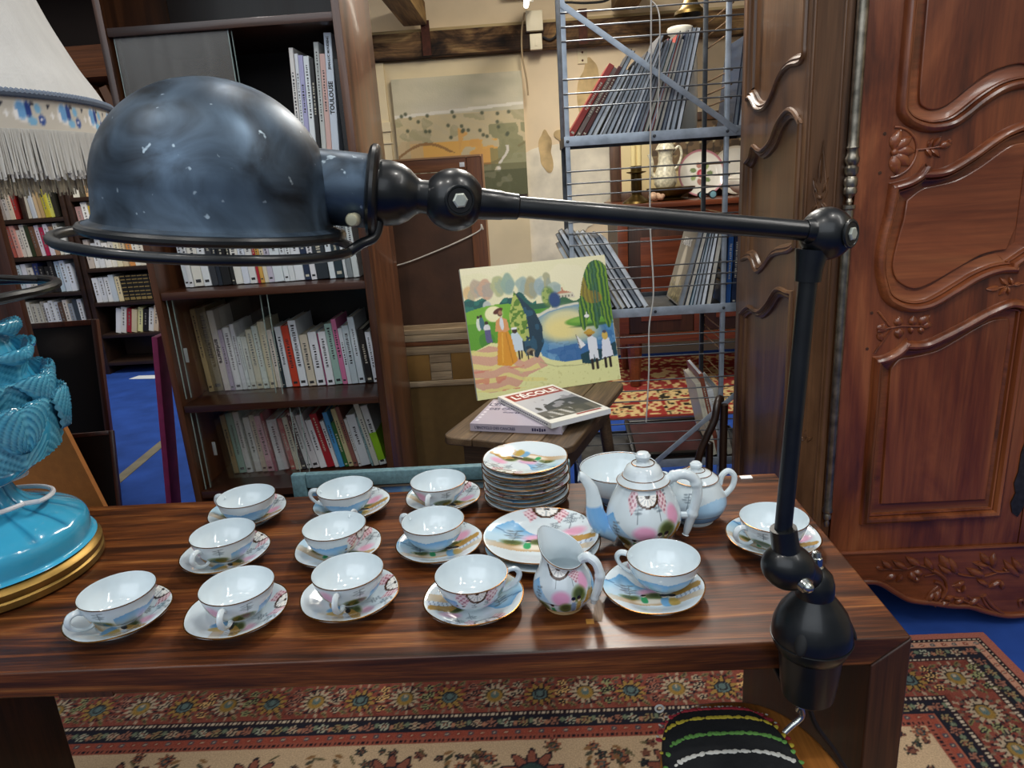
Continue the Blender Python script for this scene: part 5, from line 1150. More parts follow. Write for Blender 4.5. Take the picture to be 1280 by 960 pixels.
b = MB(); b.bbox(fx0+.056, fx1-.056, .004, .012, 1.302, 1.378, .002); b.build('inner_slat', MRX, t)
b = MB(); b.tube(smooth_path([(-.21, .0, 1.045), (-.12, -.006, 1.060), (-.02, -.006, 1.090), (.09, -.006, 1.128), (.172, -.003, 1.163), (.180, -.004, 1.185), (.186, -.003, 1.166)], 6), .0026, 8); b.build('string', mat('white_string', '#d8cfc0', .8), t)
b = MB(); b.bbox(.118, .136, -.0012, 0, 1.392, 1.408, .0005); b.build('label', mat('label_white', '#e6e6e6', .7), t)
t = thing('cardboard_panel', 'large brown cardboard and slat panel leaning below the framed picture back', 'panel', (-.39, 2.60, .002))
CBD = mat('cardboard', '#74592e', .9, noise=(30, .08), bump=(90, .2)); CB2 = mat('cardboard_light', '#8f6a34', .9, noise=(30, .08))
b = MB(); b.box(-.17, .20, .004, .014, 0, .595); b.build('cardboard_sheet', CBD, t, smooth=False)
b = MB(); b.box(-.17, .20, .010, .020, .595, .83); b.build('back_board', MPAL, t, smooth=False)
for z0, z1, m in ((.590, .612, MPAL), (.752, .768, MRX), (.7695, .795, MPAL), (.718, .750, MPAL), (.797, .815, MPAL)): b = MB(); b.bbox(-.17, .20, -.002, .009, z0, z1, .002); b.build('slat', m, t)
for x0, x1, z0, z1 in ((-.15, -.022, .614, .716), (.062, .19, .612, .718)): b = MB(); b.bbox(x0, x1, .0005, .008, z0, z1, .001); b.build('cardboard_patch', CB2, t)
for k in range(3): b = MB(); b.bbox(-.020, .060, .001, .009, .614+.0345*k, .6465+.0345*k, .002); b.build('slat', MPAL, t)
# blue framed picture behind the table
MBL = mat('blue_grey_frame', '#5f8088', .55, .1, noise=(120, .25))
t = thing('blue_framed_picture', 'picture in a blue-grey frame standing behind the back edge of the rosewood table', 'picture', (-.52, 1.325, .3525))
Wb, Hb = .575, .4365
for a, c in ((0, .030), (Wb-.030, Wb)): b = MB(); b.bbox(a, c, 0, .018, 0, Hb, .003); b.build('frame_rail', MBL, t)
for z0, z1 in ((0, .030), (Hb-.030, Hb)): b = MB(); b.bbox(.0305, Wb-.0305, 0, .018, z0, z1, .003); b.build('frame_rail', MBL, t)
b = MB()
for q in ((.032, .036, .032, Hb-.032), (Wb-.036, Wb-.032, .032, Hb-.032)): b.box(q[0], q[1], .002, .008, q[2], q[3])
for q in ((.032, Wb-.032, .032, .036), (.032, Wb-.032, Hb-.036, Hb-.032)): b.box(q[0], q[1], .002, .008, q[2], q[3])
b.build('silver_fillet', mat('silver_fillet', '#a8a090', .35, .8), t, smooth=False)
cv = Canvas(Wb-.07, Hb-.07, 50, 60, '#7f9a8c'); cv.put(cv.y > .33, '#5d86b8'); cv.put((cv.y > .27) & (cv.y < .34), '#b9cfc6'); cv.put(vnoise(cv.x*40, cv.y*40, 3) > .6, '#a9bfae', .5)
grid_mesh('print', np.stack([cv.x+.035, np.full(cv.x.shape, .006), cv.y+.035], -1), cv.c, mat('print_sheet', '#ffffff', .5, vcol=True), t)
b = MB(); b.box(.03, Wb-.03, .0075, .014, .03, Hb-.03); b.build('backing', MATS['kraft'], t, smooth=False)

# ================================================================== small plank table with canvas and two books
MOK = wood('grey_oak', ['#2e2113', '#54402a', '#6f5940', '#86714f'], 'y', 12, .6, .05, .9, .35)
MOX = wood('grey_oak_x', ['#2e2113', '#4a3826', '#66513a'], 'x', 12, .6, .05, .9, .35)
a0 = math.radians(-20.6)
t = thing('plank_table', 'small rustic oak table with rounded plank top, behind the porcelain plate stack', 'table', (-.289, 1.883, 0), a0)
Wt, Dt, zt_ = .392, .625, .650
def topz(b): return b
n_pl = 4; wpl = Wt/n_pl
def outline(x0, x1):
    r = .035; pts = []
    def corner(cx, cy, a0_, a1_): return [(cx+r*math.cos(a), cy+r*math.sin(a)) for a in np.linspace(a0_, a1_, 6)]
    L = x0 < 1e-6; R_ = abs(x1-Wt) < 1e-6
    pts += corner(x0+r, r, math.pi, 1.5*math.pi) if L else [(x0, 0)]
    pts += corner(x1-r, r, 1.5*math.pi, 2*math.pi) if R_ else [(x1, 0)]
    pts += corner(x1-r, Dt-r, 0, .5*math.pi) if R_ else [(x1, Dt)]
    pts += corner(x0+r, Dt-r, .5*math.pi, math.pi) if L else [(x0, Dt)]
    return pts
for k in range(n_pl):
    pl = outline(k*wpl+(.0008 if k else 0), (k+1)*wpl-(.0008 if k < n_pl-1 else 0)); n_ = len(pl)
    b = MB(); b.add([(x, y, zt_-.024) for x, y in pl]+[(x, y, zt_-.0004*(k % 2)) for x, y in pl], [tuple(range(n_))[::-1], tuple(range(n_, 2*n_))]+[(i, (i+1) % n_, (i+1) % n_+n_, i+n_) for i in range(n_)])
    o = b.build('plank', MOK, t); bv = o.modifiers.new('r', 'BEVEL'); bv.width = .004; bv.segments = 2; bv.limit_method = 'ANGLE'
for x0, x1, y0, y1 in ((.045, Wt-.045, .05, .068), (.045, Wt-.045, Dt-.068, Dt-.05)): b = MB(); b.bbox(x0, x1, y0, y1, zt_-.115, zt_-.0245, .003); b.build('apron', MOX, t)
for x0, x1, y0, y1 in ((.045, .063, .069, Dt-.069), (Wt-.063, Wt-.045, .069, Dt-.069)): b = MB(); b.bbox(x0, x1, y0, y1, zt_-.115, zt_-.0245, .003); b.build('apron', MOX, t)
for sx in (0, 1):
    for sy in (0, 1):
        x, y = (.06, Wt-.06)[sx], (.07, Dt-.07)[sy]; b = MB(); ox, oy = (-.05, .05)[sx], (-.04, .04)[sy]
        b.tube([(x, y, zt_-.1155), (x+ox, y+oy, .004)], [.021, .015], 12); b.build('leg', MOX, t)
# canvas painting of a park
Wc, Hc = .515, .434
cv = Canvas(1, 1, 230, 194, '#e6e2bc'); X, Y = cv.x, cv.y; N1 = vnoise(X*9, Y*9, 5); N2 = vnoise(X*26, Y*26, 6); N3 = vnoise(X*60, Y*60, 7)
cv.put(N1 > .6, '#ece6c8', .5)
for x, y, rx, ry, c in ((.04, .80, .04, .07, '#d8b884'), (.10, .84, .06, .07, '#b9a892'), (.15, .83, .06, .08, '#c8a48a'), (.24, .85, .06, .08, '#b2b88a'), (.30, .85, .05, .08, '#92ac9c'), (.40, .83, .05, .07, '#9fb4ac'), (.455, .80, .05, .09, '#a8a07c'), (.52, .80, .05, .07, '#9cb0b4'), (.57, .82, .03, .09, '#a8a888'), (.62, .78, .05, .05, '#a8b8b0')):
    cv.put(np.clip((1-np.hypot((X-x)/rx, (Y-y)/(ry*1.1))*(.8+.4*N2))*5, 0, 1), c, .95); cv.put(np.clip((1-np.hypot((X-x-rx*.25)/rx/.7, (Y-y+ry*.2)/ry/.8)*(.8+.5*N3))*5, 0, 1), '#7f9aa4', .35)
band_ = .735+.035*np.sin(X*23)+.02*np.sin(X*51+1)
cv.put((Y < band_) & (Y > .60) & (X < .48), '#1f5a58'); cv.put((Y < band_) & (Y > .60) & (X < .48) & (N2 > .55), '#2f7a6c', .8); cv.ell(.145, .70, .028, .04, '#b8c0bc', 1); cv.ell(.15, .665, .012, .03, '#8a9090', 1)
cv.put((Y < .655+.05*np.sin((X+.05)*6)) & (Y > .36) & (X < .33), '#5c9c2c'); cv.put((Y < .62) & (Y > .36) & (X < .3) & (N1 > .5), '#3f8030', .7); cv.put((Y < .655+.05*np.sin((X+.05)*6)) & (Y > .58) & (X < .33), '#7fb83a', .7)
cv.put((Y < .665) & (Y > .60) & (X > .33) & (X < .56), '#4f9432'); cv.put((np.abs(Y-.655) < .02) & (X > .33) & (X < .57), '#2a5c4c', .9)
cv.poly([(.58, .70), (.62, .735), (.74, .735), (.75, .69)], '#d6cfb8'); cv.poly([(.60, .735), (.66, .755), (.665, .79), (.675, .755), (.73, .735)], '#c08468')
for k in range(6): cv.poly([(.615+k*.022, .70), (.625+k*.022, .70), (.625+k*.022, .72), (.615+k*.022, .72)], '#8a8478')
cv.put((Y < .685+.02*np.sin(X*40)) & (Y > .62) & (X > .58) & (X < .80), '#3c6a4c')
riv = [(.47, .52), (.46, .58), (.55, .62), (.66, .635), (.80, .635), (1, .60), (1, .18), (.80, .19), (.62, .20), (.54, .22), (.47, .27), (.44, .38)]
cv.poly(riv, '#4f86b4'); m = np.zeros(X.shape, bool)
cv.put((N2 > .55) & (X > .44) & (Y < .62) & (Y > .2) & (X+Y > .8), '#2f649c', .55)
cv.ell(.66, .49, .19, .135, '#e0d9a4', .95, soft=.6); cv.ell(.64, .46, .13, .08, '#ead98c', .8, soft=.8); cv.ell(.80, .42, .10, .08, '#d8d2a4', .6, soft=.9)
cv.put((N2 > .62) & (X > .46) & (Y < .36) & (Y > .2), '#8ab4d4', .5); cv.put((Y < .33-.12*np.abs(X-.7)) & (Y > .2) & (X > .5) & (N1 > .45), '#2c5a98', .6)
cv.line([(.47, .575), (.55, .615), (.66, .632), (.76, .642)], .022, '#d8d6c4'); cv.line([(.46, .555), (.55, .60), (.66, .622), (.76, .63)], .010, '#7fa0b4')
# path and foreground
cv.poly([(0, 0), (1, 0), (1, .19), (.8, .20), (.62, .20), (.5, .24), (.44, .29), (.30, .38), (.14, .42), (0, .36)], '#dfe0a2')
cv.poly([(.12, .40), (.44, .29), (.47, .24), (.50, .19), (.36, .14), (.28, .06), (.1, .03), (0, .10), (0, .36)], '#d2a48c'); cv.put((X < .48) & (Y < .38) & (Y > .02) & (np.sin(Y*70+X*12+N1*5) > .35) & (X+Y*.4 < .52), '#e2d98a', .85); cv.put((X < .34) & (Y < .22) & (N2 > .55) & (np.sin(Y*60) > -.2), '#d07a68', .7)
cv.put((Y < .03+.04*N1) & (X < .5), '#dfe0a2'); cv.put((N3 > .8) & (Y < .18) & (X > .3), '#c8c888', .6)
cv.line([(.45, .225), (.55, .175), (.7, .16), (.82, .165)], .006, '#a8a878', .8)
# bushes
cv.poly([(.335, .79), (.40, .70), (.46, .62), (.495, .50), (.49, .36), (.44, .26), (.36, .30), (.30, .42), (.29, .52)], '#1c3a4c'); cv.put((N2 > .5) & (X > .36) & (X < .495) & (Y < .66) & (Y > .28) & (X+Y*.55 < .80), '#2c5a74', .8)
cv.poly([(.335, .79), (.37, .70), (.40, .55), (.36, .40), (.31, .42), (.28, .52), (.29, .64)], '#5c8432'); cv.put((N3 > .5) & (X > .28) & (X < .40) & (Y > .40) & (Y < .76) & (X-.335 < (.79-Y)*.32) & (.335-X < (.79-Y)*.3), '#b9c468', .9)
cv.ell(.565, .72, .045, .075, '#6a8a48', 1, soft=.4); cv.put((np.hypot((X-.55)/.035, (Y-.73)/.06) < 1) & (N3 > .5), '#a8b86a', .8); cv.ell(.605, .69, .04, .06, '#2c4a7c', 1, soft=.4)
# island and willow
cv.ell(.84, .50, .18, .042, '#5f9a3a', 1, soft=.15); cv.ell(.80, .51, .12, .022, '#86b84a', .9, soft=.6); cv.ell(.86, .462, .15, .012, '#2f5c2e', .8, soft=.6)
wil = (np.abs(X-.925) < .165*np.clip((.965-Y)/.40, 0, 1)**.42) & (Y < .965) & (Y > .47+.05*np.sin(X*70)); cv.put(wil, '#4a7a2c'); s = np.sin(X*230+N2*3+Y*6); cv.put(wil & (s > .3), '#7a9c34', .85); cv.put(wil & (s < -.4), '#244f3c', .85); cv.put(wil & (N1 > .66) & (Y > .6), '#a87a34', .6); cv.put(wil & (np.abs(X-.90) < .02) & (s > 0), '#2c5a5c', .7)
cv.ell(.815, .535, .018, .014, '#e8e8e4'); cv.line([(.815, .54), (.815, .565)], .006, '#e8e8e4')
# figures
cv.ell(.182, .635, .058, .060, '#ece8b4', 1, soft=.08); cv.ell(.182, .635, .05, .045, '#f2efc8', .6, soft=.9)
cv.poly([(.195, .505), (.255, .505), (.285, .43), (.30, .26), (.25, .225), (.16, .245), (.175, .36)], '#d6942c'); cv.line([(.22, .48), (.20, .26)], .008, '#e8b44a', .8); cv.line([(.245, .48), (.265, .25)], .008, '#b87820', .8)
cv.poly([(.175, .50), (.19, .58), (.225, .61), (.265, .58), (.272, .50), (.245, .49)], '#d89a64'); cv.ell(.226, .555, .013, .05, '#d6dde4', 1); cv.ell(.222, .635, .017, .024, '#6a4a38', 1); cv.ell(.212, .655, .036, .018, '#5a2c20', 1, rot=.5); cv.ell(.225, .64, .012, .018, '#a87a5c', 1)
cv.poly([(.275, .47), (.32, .48), (.35, .42), (.345, .33), (.29, .33)], '#c8d8e4'); cv.ell(.305, .49, .018, .02, '#3a2c28', 1); cv.ell(.303, .508, .02, .01, '#e8e8ec', 1); cv.line([(.315, .33), (.315, .27)], .012, '#2c2420'); cv.line([(.335, .33), (.33, .275)], .010, '#2c2420')
cv.ell(.395, .315, .030, .024, '#8a7c62', 1); cv.ell(.40, .305, .018, .018, '#2c2620', .9); cv.line([(.375, .31), (.372, .26)], .008, '#3a3026'); cv.line([(.412, .31), (.415, .25)], .008, '#c8bca0')
for x, y, c1, c2_ in ((.075, .57, '#d8e0d0', '#8aa8a0'), (.095, .575, '#3f6a7a', '#3f6a7a')): cv.ell(x, y, .016, .05, c1, 1); cv.ell(x, y+.055, .009, .012, '#3a2c26', 1)
cv.ell(.125, .535, .022, .03, '#d8d8dc', 1); cv.poly([(.105, .52), (.145, .52), (.15, .42), (.11, .42)], '#5c5a84'); cv.ell(.125, .575, .012, .014, '#3a2c26', 1)
cv.poly([(.735, .24), (.74, .17), (.80, .155), (1, .20), (1, .31), (.9, .26), (.83, .27)], '#1c4450')
cv.poly([(.72, .40), (.735, .28), (.78, .31)], '#e6e8ec'); cv.line([(.72, .40), (.742, .275)], .005, '#5a5044')
for x, hat, hc in ((.83, '#b8943a', '#8a5a2c'), (.925, '#c8a850', '#d0b058')):
    if hat == '#b8943a': cv.poly([(x-.035, .36), (x-.03, .25), (x-.035, .19), (x-.005, .19), (x, .23), (x+.008, .185), (x+.035, .185), (x+.03, .26), (x+.033, .35), (x, .375)], '#dfe4ec'); cv.ell(x-.015, .395, .022, .026, hc, 1); cv.ell(x-.012, .402, .040, .016, hat, 1, rot=-.1); cv.ell(x-.012, .415, .022, .016, '#c8a040', 1)
    else: cv.poly([(x-.025, .33), (x, .36), (x+.028, .34), (x+.045, .20), (x-.04, .185)], '#dde2ee'); cv.ell(x, .365, .022, .034, hc, 1); cv.ell(x, .395, .014, .012, '#4a4a5c', 1)
    for dx in (-.018, .016): cv.line([(x+dx, .185), (x+dx, .115)], .018, '#2a201c')
cv.c *= 1
Mcv = T(-.2021, 2.1998, .6512) @ rotM('Z', math.radians(18.29)) @ rotM('X', -math.radians(15))
t = thing('park_painting', 'unframed canvas of ladies and children in a riverside park, propped on the plank table', 'painting'); t.matrix_world = Mcv
grid_mesh('painted_face', np.stack([X*Wc, np.full(X.shape, -.0003), Y*Hc], -1), cv.c, mat('acrylic_paint', '#ffffff', .42, vcol=True, bump=(140, .35)), t)
b = MB(); b.bbox(0, Wc, 0, .018, 0, Hc, .002); b.build('canvas_edge', mat('canvas_pale', '#c3c9bf', .8), t)
# two books on the plank table
def flat_book(name, label, M, w, d, h, cover, hard, parent=None):
    t = thing(name, label, 'book', group=None); t.matrix_world = M
    th_ = .0025 if hard else .0008; o_ = .003 if hard else 0
    b = MB(); b.box(0, w, 0, d, 0, th_); b.box(0, w, 0, d, h-th_, h); b.box(0, w, 0, th_*1.2, th_, h-th_) if hard else b.box(0, th_, 0, d, th_, h-th_)
    b.build('cover', cover, t, smooth=False)
    b = MB(); b.box(o_ if hard else th_*1.1, w-o_, th_*1.4 if hard else .0, d-o_, th_*1.01, h-th_*1.01); b.build('pages', PAGEW, t, smooth=False)
    return t
m_l = mat('lilac_cover', '#a8a0ae', .4, 0, .2)
e1 = Vector((.0609+.2047, 1.8455-1.9172, 0)).normalized(); ang1 = math.atan2(e1.y, e1.x)
t = flat_book('hardback_book', 'pale lilac hardback lying on the plank table under a paperback', T(-.2047, 1.9172, .6508) @ rotM('Z', ang1), .272, .225, .0225, m_l, True)
cv = Canvas(.272, .225, 90, 76, '#aaa2b0'); cv.put((cv.x > .008) & (cv.x < .016) & (cv.y > .02) & (cv.y < .21) & (np.sin(cv.y*260) > 0), '#d8d4dc')
cv.poly([(.06, .21), (.09, .235), (.075, .19), (.095, .175), (.07, .165), (.05, .14), (.045, .17), (.022, .17), (.04, .19), (.035, .215)], '#c4bec8'); cv.poly([(.15, .19), (.2, .2), (.2, .12), (.15, .11)], '#c8c4cc'); cv.poly([(.135, .13), (.175, .13), (.175, .10), (.135, .10)], '#3a3844')
grid_mesh('cover_art', np.stack([cv.x, cv.y, np.full(cv.x.shape, .0227)], -1), cv.c, mat('cover_print', '#ffffff', .35, 0, .2, vcol=True), t)
TNV = mat('print_navy', '#2a2848', .6)
text("L'ENCYCLO", .030, TNV, T(.075, .175, .0230), t, 'title', sx=.9); text('DES CANCRES', .023, TNV, T(.080, .135, .0230) @ rotM('Z', .05), t, 'title', sx=.85); text('illustrée', .016, TNV, T(.095, .105, .0230), t, 'title')
text("L'ENCYCLO DES CANCRES", .012, TNV, T(.075, -.0006, .011) @ rotM('X', math.pi/2), t, 'spine_title', sx=.85)
b = MB(); r_ = random.Random(3)
for k in range(6): b.box(.185+.007*k, .19+.007*k, -.0004, 0, .006+.002*r_.random(), .014+.003*r_.random())
tag(b.build('spine_print', TNV, t, smooth=False), kind='stuff')
e2 = Vector((.179-.0287, 1.9713-1.8351, 0)).normalized()
# spine runs from the near corner to the left corner; title reads along the far left edge
n_l = Vector((-.1311-.0287, 2.1117-1.8351, 0)); Ls = .318; Lw = .203
ang2 = math.atan2(n_l.y, n_l.x)-math.pi/2
t = flat_book('paperback_book', "white paperback titled L'ÉCOLE with black and white photograph, lying on the lilac hardback", T(.0287, 1.8351, .6742) @ rotM('Z', ang2), Lw, Ls, .0155, mat('white_cover', '#dcdcd8', .35, 0, .2), False)
cv = Canvas(Lw, Ls, 80, 124, '#dedcd4'); x, y = cv.x, cv.y
cv.put((x > .014) & (x < .195) & (y > .235) & (y < .300), '#8e2a24'); cv.put((x > .012) & (x < .197) & (y > .03) & (y < .234), '#b4b4b8')
nn = vnoise(x*55, y*40, 9); cv.put((x > .012) & (x < .197) & (y > .03) & (y < .10) , '#5c5850'); cv.put((x > .012) & (x < .197) & (y > .03) & (y < .16) & (nn > .5), '#34322e', .9)
cv.poly([(.05, .10), (.197, .09), (.197, .19), (.12, .17), (.06, .14)], '#2e2c2c'); cv.put((x > .06) & (x < .197) & (y > .11) & (y < .2) & (nn > .62), '#8a888c', .9); cv.put((x > .03) & (x < .12) & (y > .04) & (y < .09) & (np.sin(x*180+y*60) > .4), '#c8c6c4', .8)
cv.put((x > .10) & (x < .185) & (y > .018) & (y < .027), '#8e2a24')
grid_mesh('cover_photo', np.stack([cv.x, cv.y, np.full(cv.x.shape, .0157)], -1), cv.c, MATS['cover_print'], t)
text("L'ÉCOLE", .050, mat('print_white', '#e8e4de', .5), T(.105, .266, .0160), t, 'title', sx=.86, bold=.0016)
b = MB()
for k in range(26): yy = .02+k*.0108; b.box(-.0004, 0, yy, yy+.006, .005, .0095)
tag(b.build('spine_print', TNV, t, smooth=False), kind='stuff')

# ================================================================== metal rack
GAL = mat('galvanised_steel', '#a4afbb', .45, .45, noise=(25, .22), rnoise=.1); GALD = mat('dull_steel', '#55585c', .45, .8, noise=(25, .3))
RKX, RKY = .142, 2.52
rk = thing('metal_rack', 'galvanised steel rod shelving rack holding albums, between plastered wall and armoire', 'rack', (RKX, RKY, 0))
RW, RDp = .66, .31
pr0 = (.013, .539)                     # post positions along the front; the rack runs on to the right
for x, y, nm in ((0, 0, 'post'), (.533, 0, 'post'), (0, RDp, 'post'), (.533, RDp, 'post')):
    b = MB(); b.bbox(x-.008, x+.008, y-.008, y+.008, .002, 2.45, .002); b.build(nm, GAL if y == 0 else GALD, rk)
for z in (1.450, .853, .262):
    b = MB(); b.bbox(-.012, RW, -.0125, -.0085, z-.016, z+.016, .001); b.build('beam', GAL, rk); b = MB(); b.bbox(-.012, RW, RDp+.0085, RDp+.0125, z-.016, z+.016, .001); b.build('beam', GALD, rk)
    for xx in (-.0125, RW-.004): b = MB(); b.bbox(xx, xx+.004, -.008, RDp+.008, z-.016, z+.016, .001); b.build('side_beam', GALD, rk)
    b = MB(); b.box(-.008, RW-.0045, -.008, RDp+.008, z-.004, z-.001); b.build('shelf_plate', GALD, rk, smooth=False)
    for xx in (0, .533, .29): b = MB(); b.lathe([(.0055, 0), (.0055, .003), (.003, .005), (0, .005)], 8, T(xx, -.0125, z) @ rotM('X', math.pi/2)); b.build('bolt', GALD, rk)
RODM = mat('rod_steel', '#6a6d70', .42, .7)
RODS = [2.04, 2.0, 1.96, 1.842, 1.800, 1.758, 1.643, 1.599, 1.557, 1.352, 1.312, 1.273, 1.183, 1.144, 1.103, 1.016, .977, .939, .764, .725, .686, .597, .558, .517, .429, .389, .350]
for z in RODS:
    b = MB(); b.tube([(-.008, -.0105, z), (RW+.02, -.0105, z)], .0027, 6); b.build('rod', RODM, rk)
COP = mat('coppery_rod', '#8a6a4a', .4, .8)
for z in RODS[3:]:
    for xx in (.545,): b = MB(); b.tube([(xx, -.006, z-.004), (xx, RDp+.006, z-.004)], .0026, 6); b.build('side_rod', COP, rk)
for p0, p1 in (((-.003, 1.866), (.566, 1.448)), ((.27, .255), (.60, .54))):
    d_ = Vector((p1[0]-p0[0], 0, p1[1]-p0[1])); L = d_.length; M = T(p0[0], -.0155, p0[1]) @ rotM('Y', -math.atan2(d_.z, d_.x))
    b = MB(); b.bbox(0, L, -.0015, .0015, -.0095, .0095, .001, M); b.build('brace', GAL, rk)
# white cable hung from the rods
t = thing('white_cable', 'thin white cable hanging from a rack rod down past the leaning albums', 'cable', (.425, 2.49, .9)); KW = mat('cable_white', '#c8c6c0', .5)
b = MB(); b.tube(smooth_path([(.0, .018, .958), (-.004, .004, .962), (-.004, -.003, .93), (-.008, -.002, .62), (-.012, .0, .30), (-.008, .0, .18), (-.002, -.001, .02), (-.018, .0, -.10), (-.02, 0, -.26), (-.032, 0, -.46)], 6), .0028, 8); b.build('hanging_cable', KW, t)
b = MB(); b.tube(smooth_path([(0, .018, .958), (.020, .012, .93), (.024, .0, .86), (.018, -.001, .66), (.012, -.001, .60)], 6), .0022, 8); b.build('loop_end', KW, t)
# albums on the rack: fore-edges out, leaning
BW_ = mat('album_fore_edge', '#e6ecf2', .7, noise=(300, .12), mscale=(1, .02, .02))
ALB = [BW_, BW_, mat('album_edge_grey', '#b8c2cc', .7), mat('album_edge_dark', '#8d959e', .7), mat('album_edge_warm', '#cfcabd', .7)]
Z1, Z2 = 1.4493, .8523
RA = random.Random(21)
def album(x, w, h, a, c, y, z, lab, grp, pf=True, page=None, dp=.215, name=None):
    if a > 0: M = T(x+w*math.cos(a), y, z+.0006+math.sin(a)*w) @ rotM('Y', a) @ T(-w, 0, 0)
    else: M = T(x, y, z+.0006+math.sin(-a)*w) @ rotM('Y', a)
    return book(w, h, dp, c, M, lab, grp, pages_front=pf, page=page or ALB[int(abs(x)*977) % 5], seed=int(x*1000) % 97, bars=not pf, ink=MATS.get('print_pale'))
x = .145; up_ = [('#9c2f28', .030, .262, False), ('#7a6a62', .020, .262, False), ('#5a2824', .016, .255, False), ('#23262c', .022, .325, True), ('#8a8a80', .020, .25, True), ('#2a2a2a', .014, .262, True), ('#34383c', .013, .268, True), ('#1e2024', .020, .28, True), ('#3a3a3c', .018, .30, True), ('#22262a', .017, .292, True), ('#5a5c60', .018, .325, True), ('#30343a', .017, .318, True), ('#1c3f74', .016, .31, True), ('#2c3036', .018, .305, True), ('#6a2a34', .016, .302, True), ('#23443c', .018, .30, True), ('#a03428', .017, .325, True), ('#26282c', .020, .318, True), ('#3c4046', .018, .31, True), ('#24304c', .016, .312, True), ('#2a2c30', .024, .342, True), ('#4a4e54', .018, .335, True), ('#1a1a1c', .020, .325, True)]
n_ = len(up_)
for i, (c, w, h, pf) in enumerate(up_):
    a = math.radians(34-22*(i/(n_-1))**1.0); w *= RA.uniform(.72, 1.22); h *= RA.uniform(.94, 1.04)
    lab = f'{cname(c)} album, {ORD[i]} from left among those leaning on the upper rack shelf'
    album(x, w*.80, h, a, c, 2.535+RA.uniform(0, .016), Z1, lab, 'albums leaning on the upper rack shelf', pf)
    x += w*.80/math.cos(a)*1.005+.0012
x = .700
for i, (c, w, h) in enumerate((('#2c3a50', .016, .29), ('#3a3e44', .018, .30), ('#8fa4b8', .016, .28))): album(x, w, h, math.radians(6), c, 2.54, Z1, f'{cname(c)} album, {ORD[i]} from left behind the right rack post, upper shelf', 'albums on the upper rack shelf behind the post'); x += w*1.03
x = .212
lo = [('#b9a888', .018, .26), ('#1c1c1e', .016, .30), ('#23262a', .018, .315), ('#33373c', .021, .315), ('#7a746c', .016, .31), ('#c3b89a', .016, .31), ('#2a2e34', .018, .308), ('#8f979c', .014, .30), ('#22303f', .019, .30), ('#d4d8da', .016, .295)]
for i, (c, w, h) in enumerate(lo):
    a = -math.radians(27+.4*i); album(x, w, h, a, c, 2.535+.006*(i % 2), Z2, f'{cname(c)} album, {ORD[i]} from left in the left-leaning row of the lower rack shelf', 'left-leaning albums on the lower rack shelf'); x += w/math.cos(a)*1.01+.001
x = .520
o = album(x, .020, .275, math.radians(15), '#8d8880', 2.545, Z2, 'grey album with AIRBUS on its slanted cover, lower rack shelf', 'right-leaning albums on the lower rack shelf', True)
Mt = T(-.0005, .125, .215) @ rotM('Y', -math.pi/2) @ rotM('Z', -math.pi/2); 
cvx = Canvas(.19, .26, 40, 54, '#7d776e'); cvx.ell(.10, .12, .035, .09, '#cfc4b0', 1, soft=.3); cvx.ell(.10, .16, .02, .04, '#e2d8c4', .8); cvx.put(cvx.y < .05, '#6a6038', .8); cvx.put((vnoise(cvx.x*90, cvx.y*90, 2) > .6) & (cvx.y < .08), '#b8a878', .8)
grid_mesh('cover_photo', np.stack([np.full(cvx.x.shape, -.0004), .012+cvx.x[:, ::-1]*0+(.19-cvx.x), cvx.y+.006], -1), cvx.c, MATS['cover_print'], o)
text('AIRBUS', .040, MATS['print_white'], T(-.0012, .105, .222) @ Matrix(((0, 0, -1, 0), (-1, 0, 0, 0), (0, 1, 0, 0), (0, 0, 0, 1))), o, 'title', bold=.0010)
for i, (c, w, h) in enumerate((('#2c3440', .018, .28), ('#2f6a7a', .010, .272), ('#34383e', .014, .28), ('#5c6066', .014, .282), ('#2a2c30', .018, .285), ('#20201e', .022, .27))):
    x += .022 if i == 0 else lw_; lw_ = w*1.035; album(x, w, h, math.radians(14-i), c, 2.54, Z2, f'{cname(c)} album, {ORD[i]} to the right of the AIRBUS one on the lower rack shelf', 'right-leaning albums on the lower rack shelf')
for i, (c, w) in enumerate((('#2f62a8', .018), ('#24304c', .016))): album(.690+.022*i, w, .26, 0.03, c, 2.54, Z2, f'{cname(c)} album right of the rack post on the lower shelf', 'albums behind the right post, lower shelf', False)
# jug behind the albums, on the same shelf
t = thing('white_jug', 'big white ceramic jar with flared neck standing behind the leaning albums', 'jar', (.575, 2.790, Z1+.0005))
b = MB(); b.lathe([(0, 0), (.05, 0), (.062, .02), (.064, .10), (.062, .22), (.060, .27), (.048, .315), (.036, .335), (.034, .345), (.044, .352), (.047, .364), (.044, .372), (.036, .375), (.034, .36), (.034, .34), (.03, .33), (0, .33)], 40); b.build('body', mat('cream_glaze', '#e2dccb', .25, 0, .4), t)
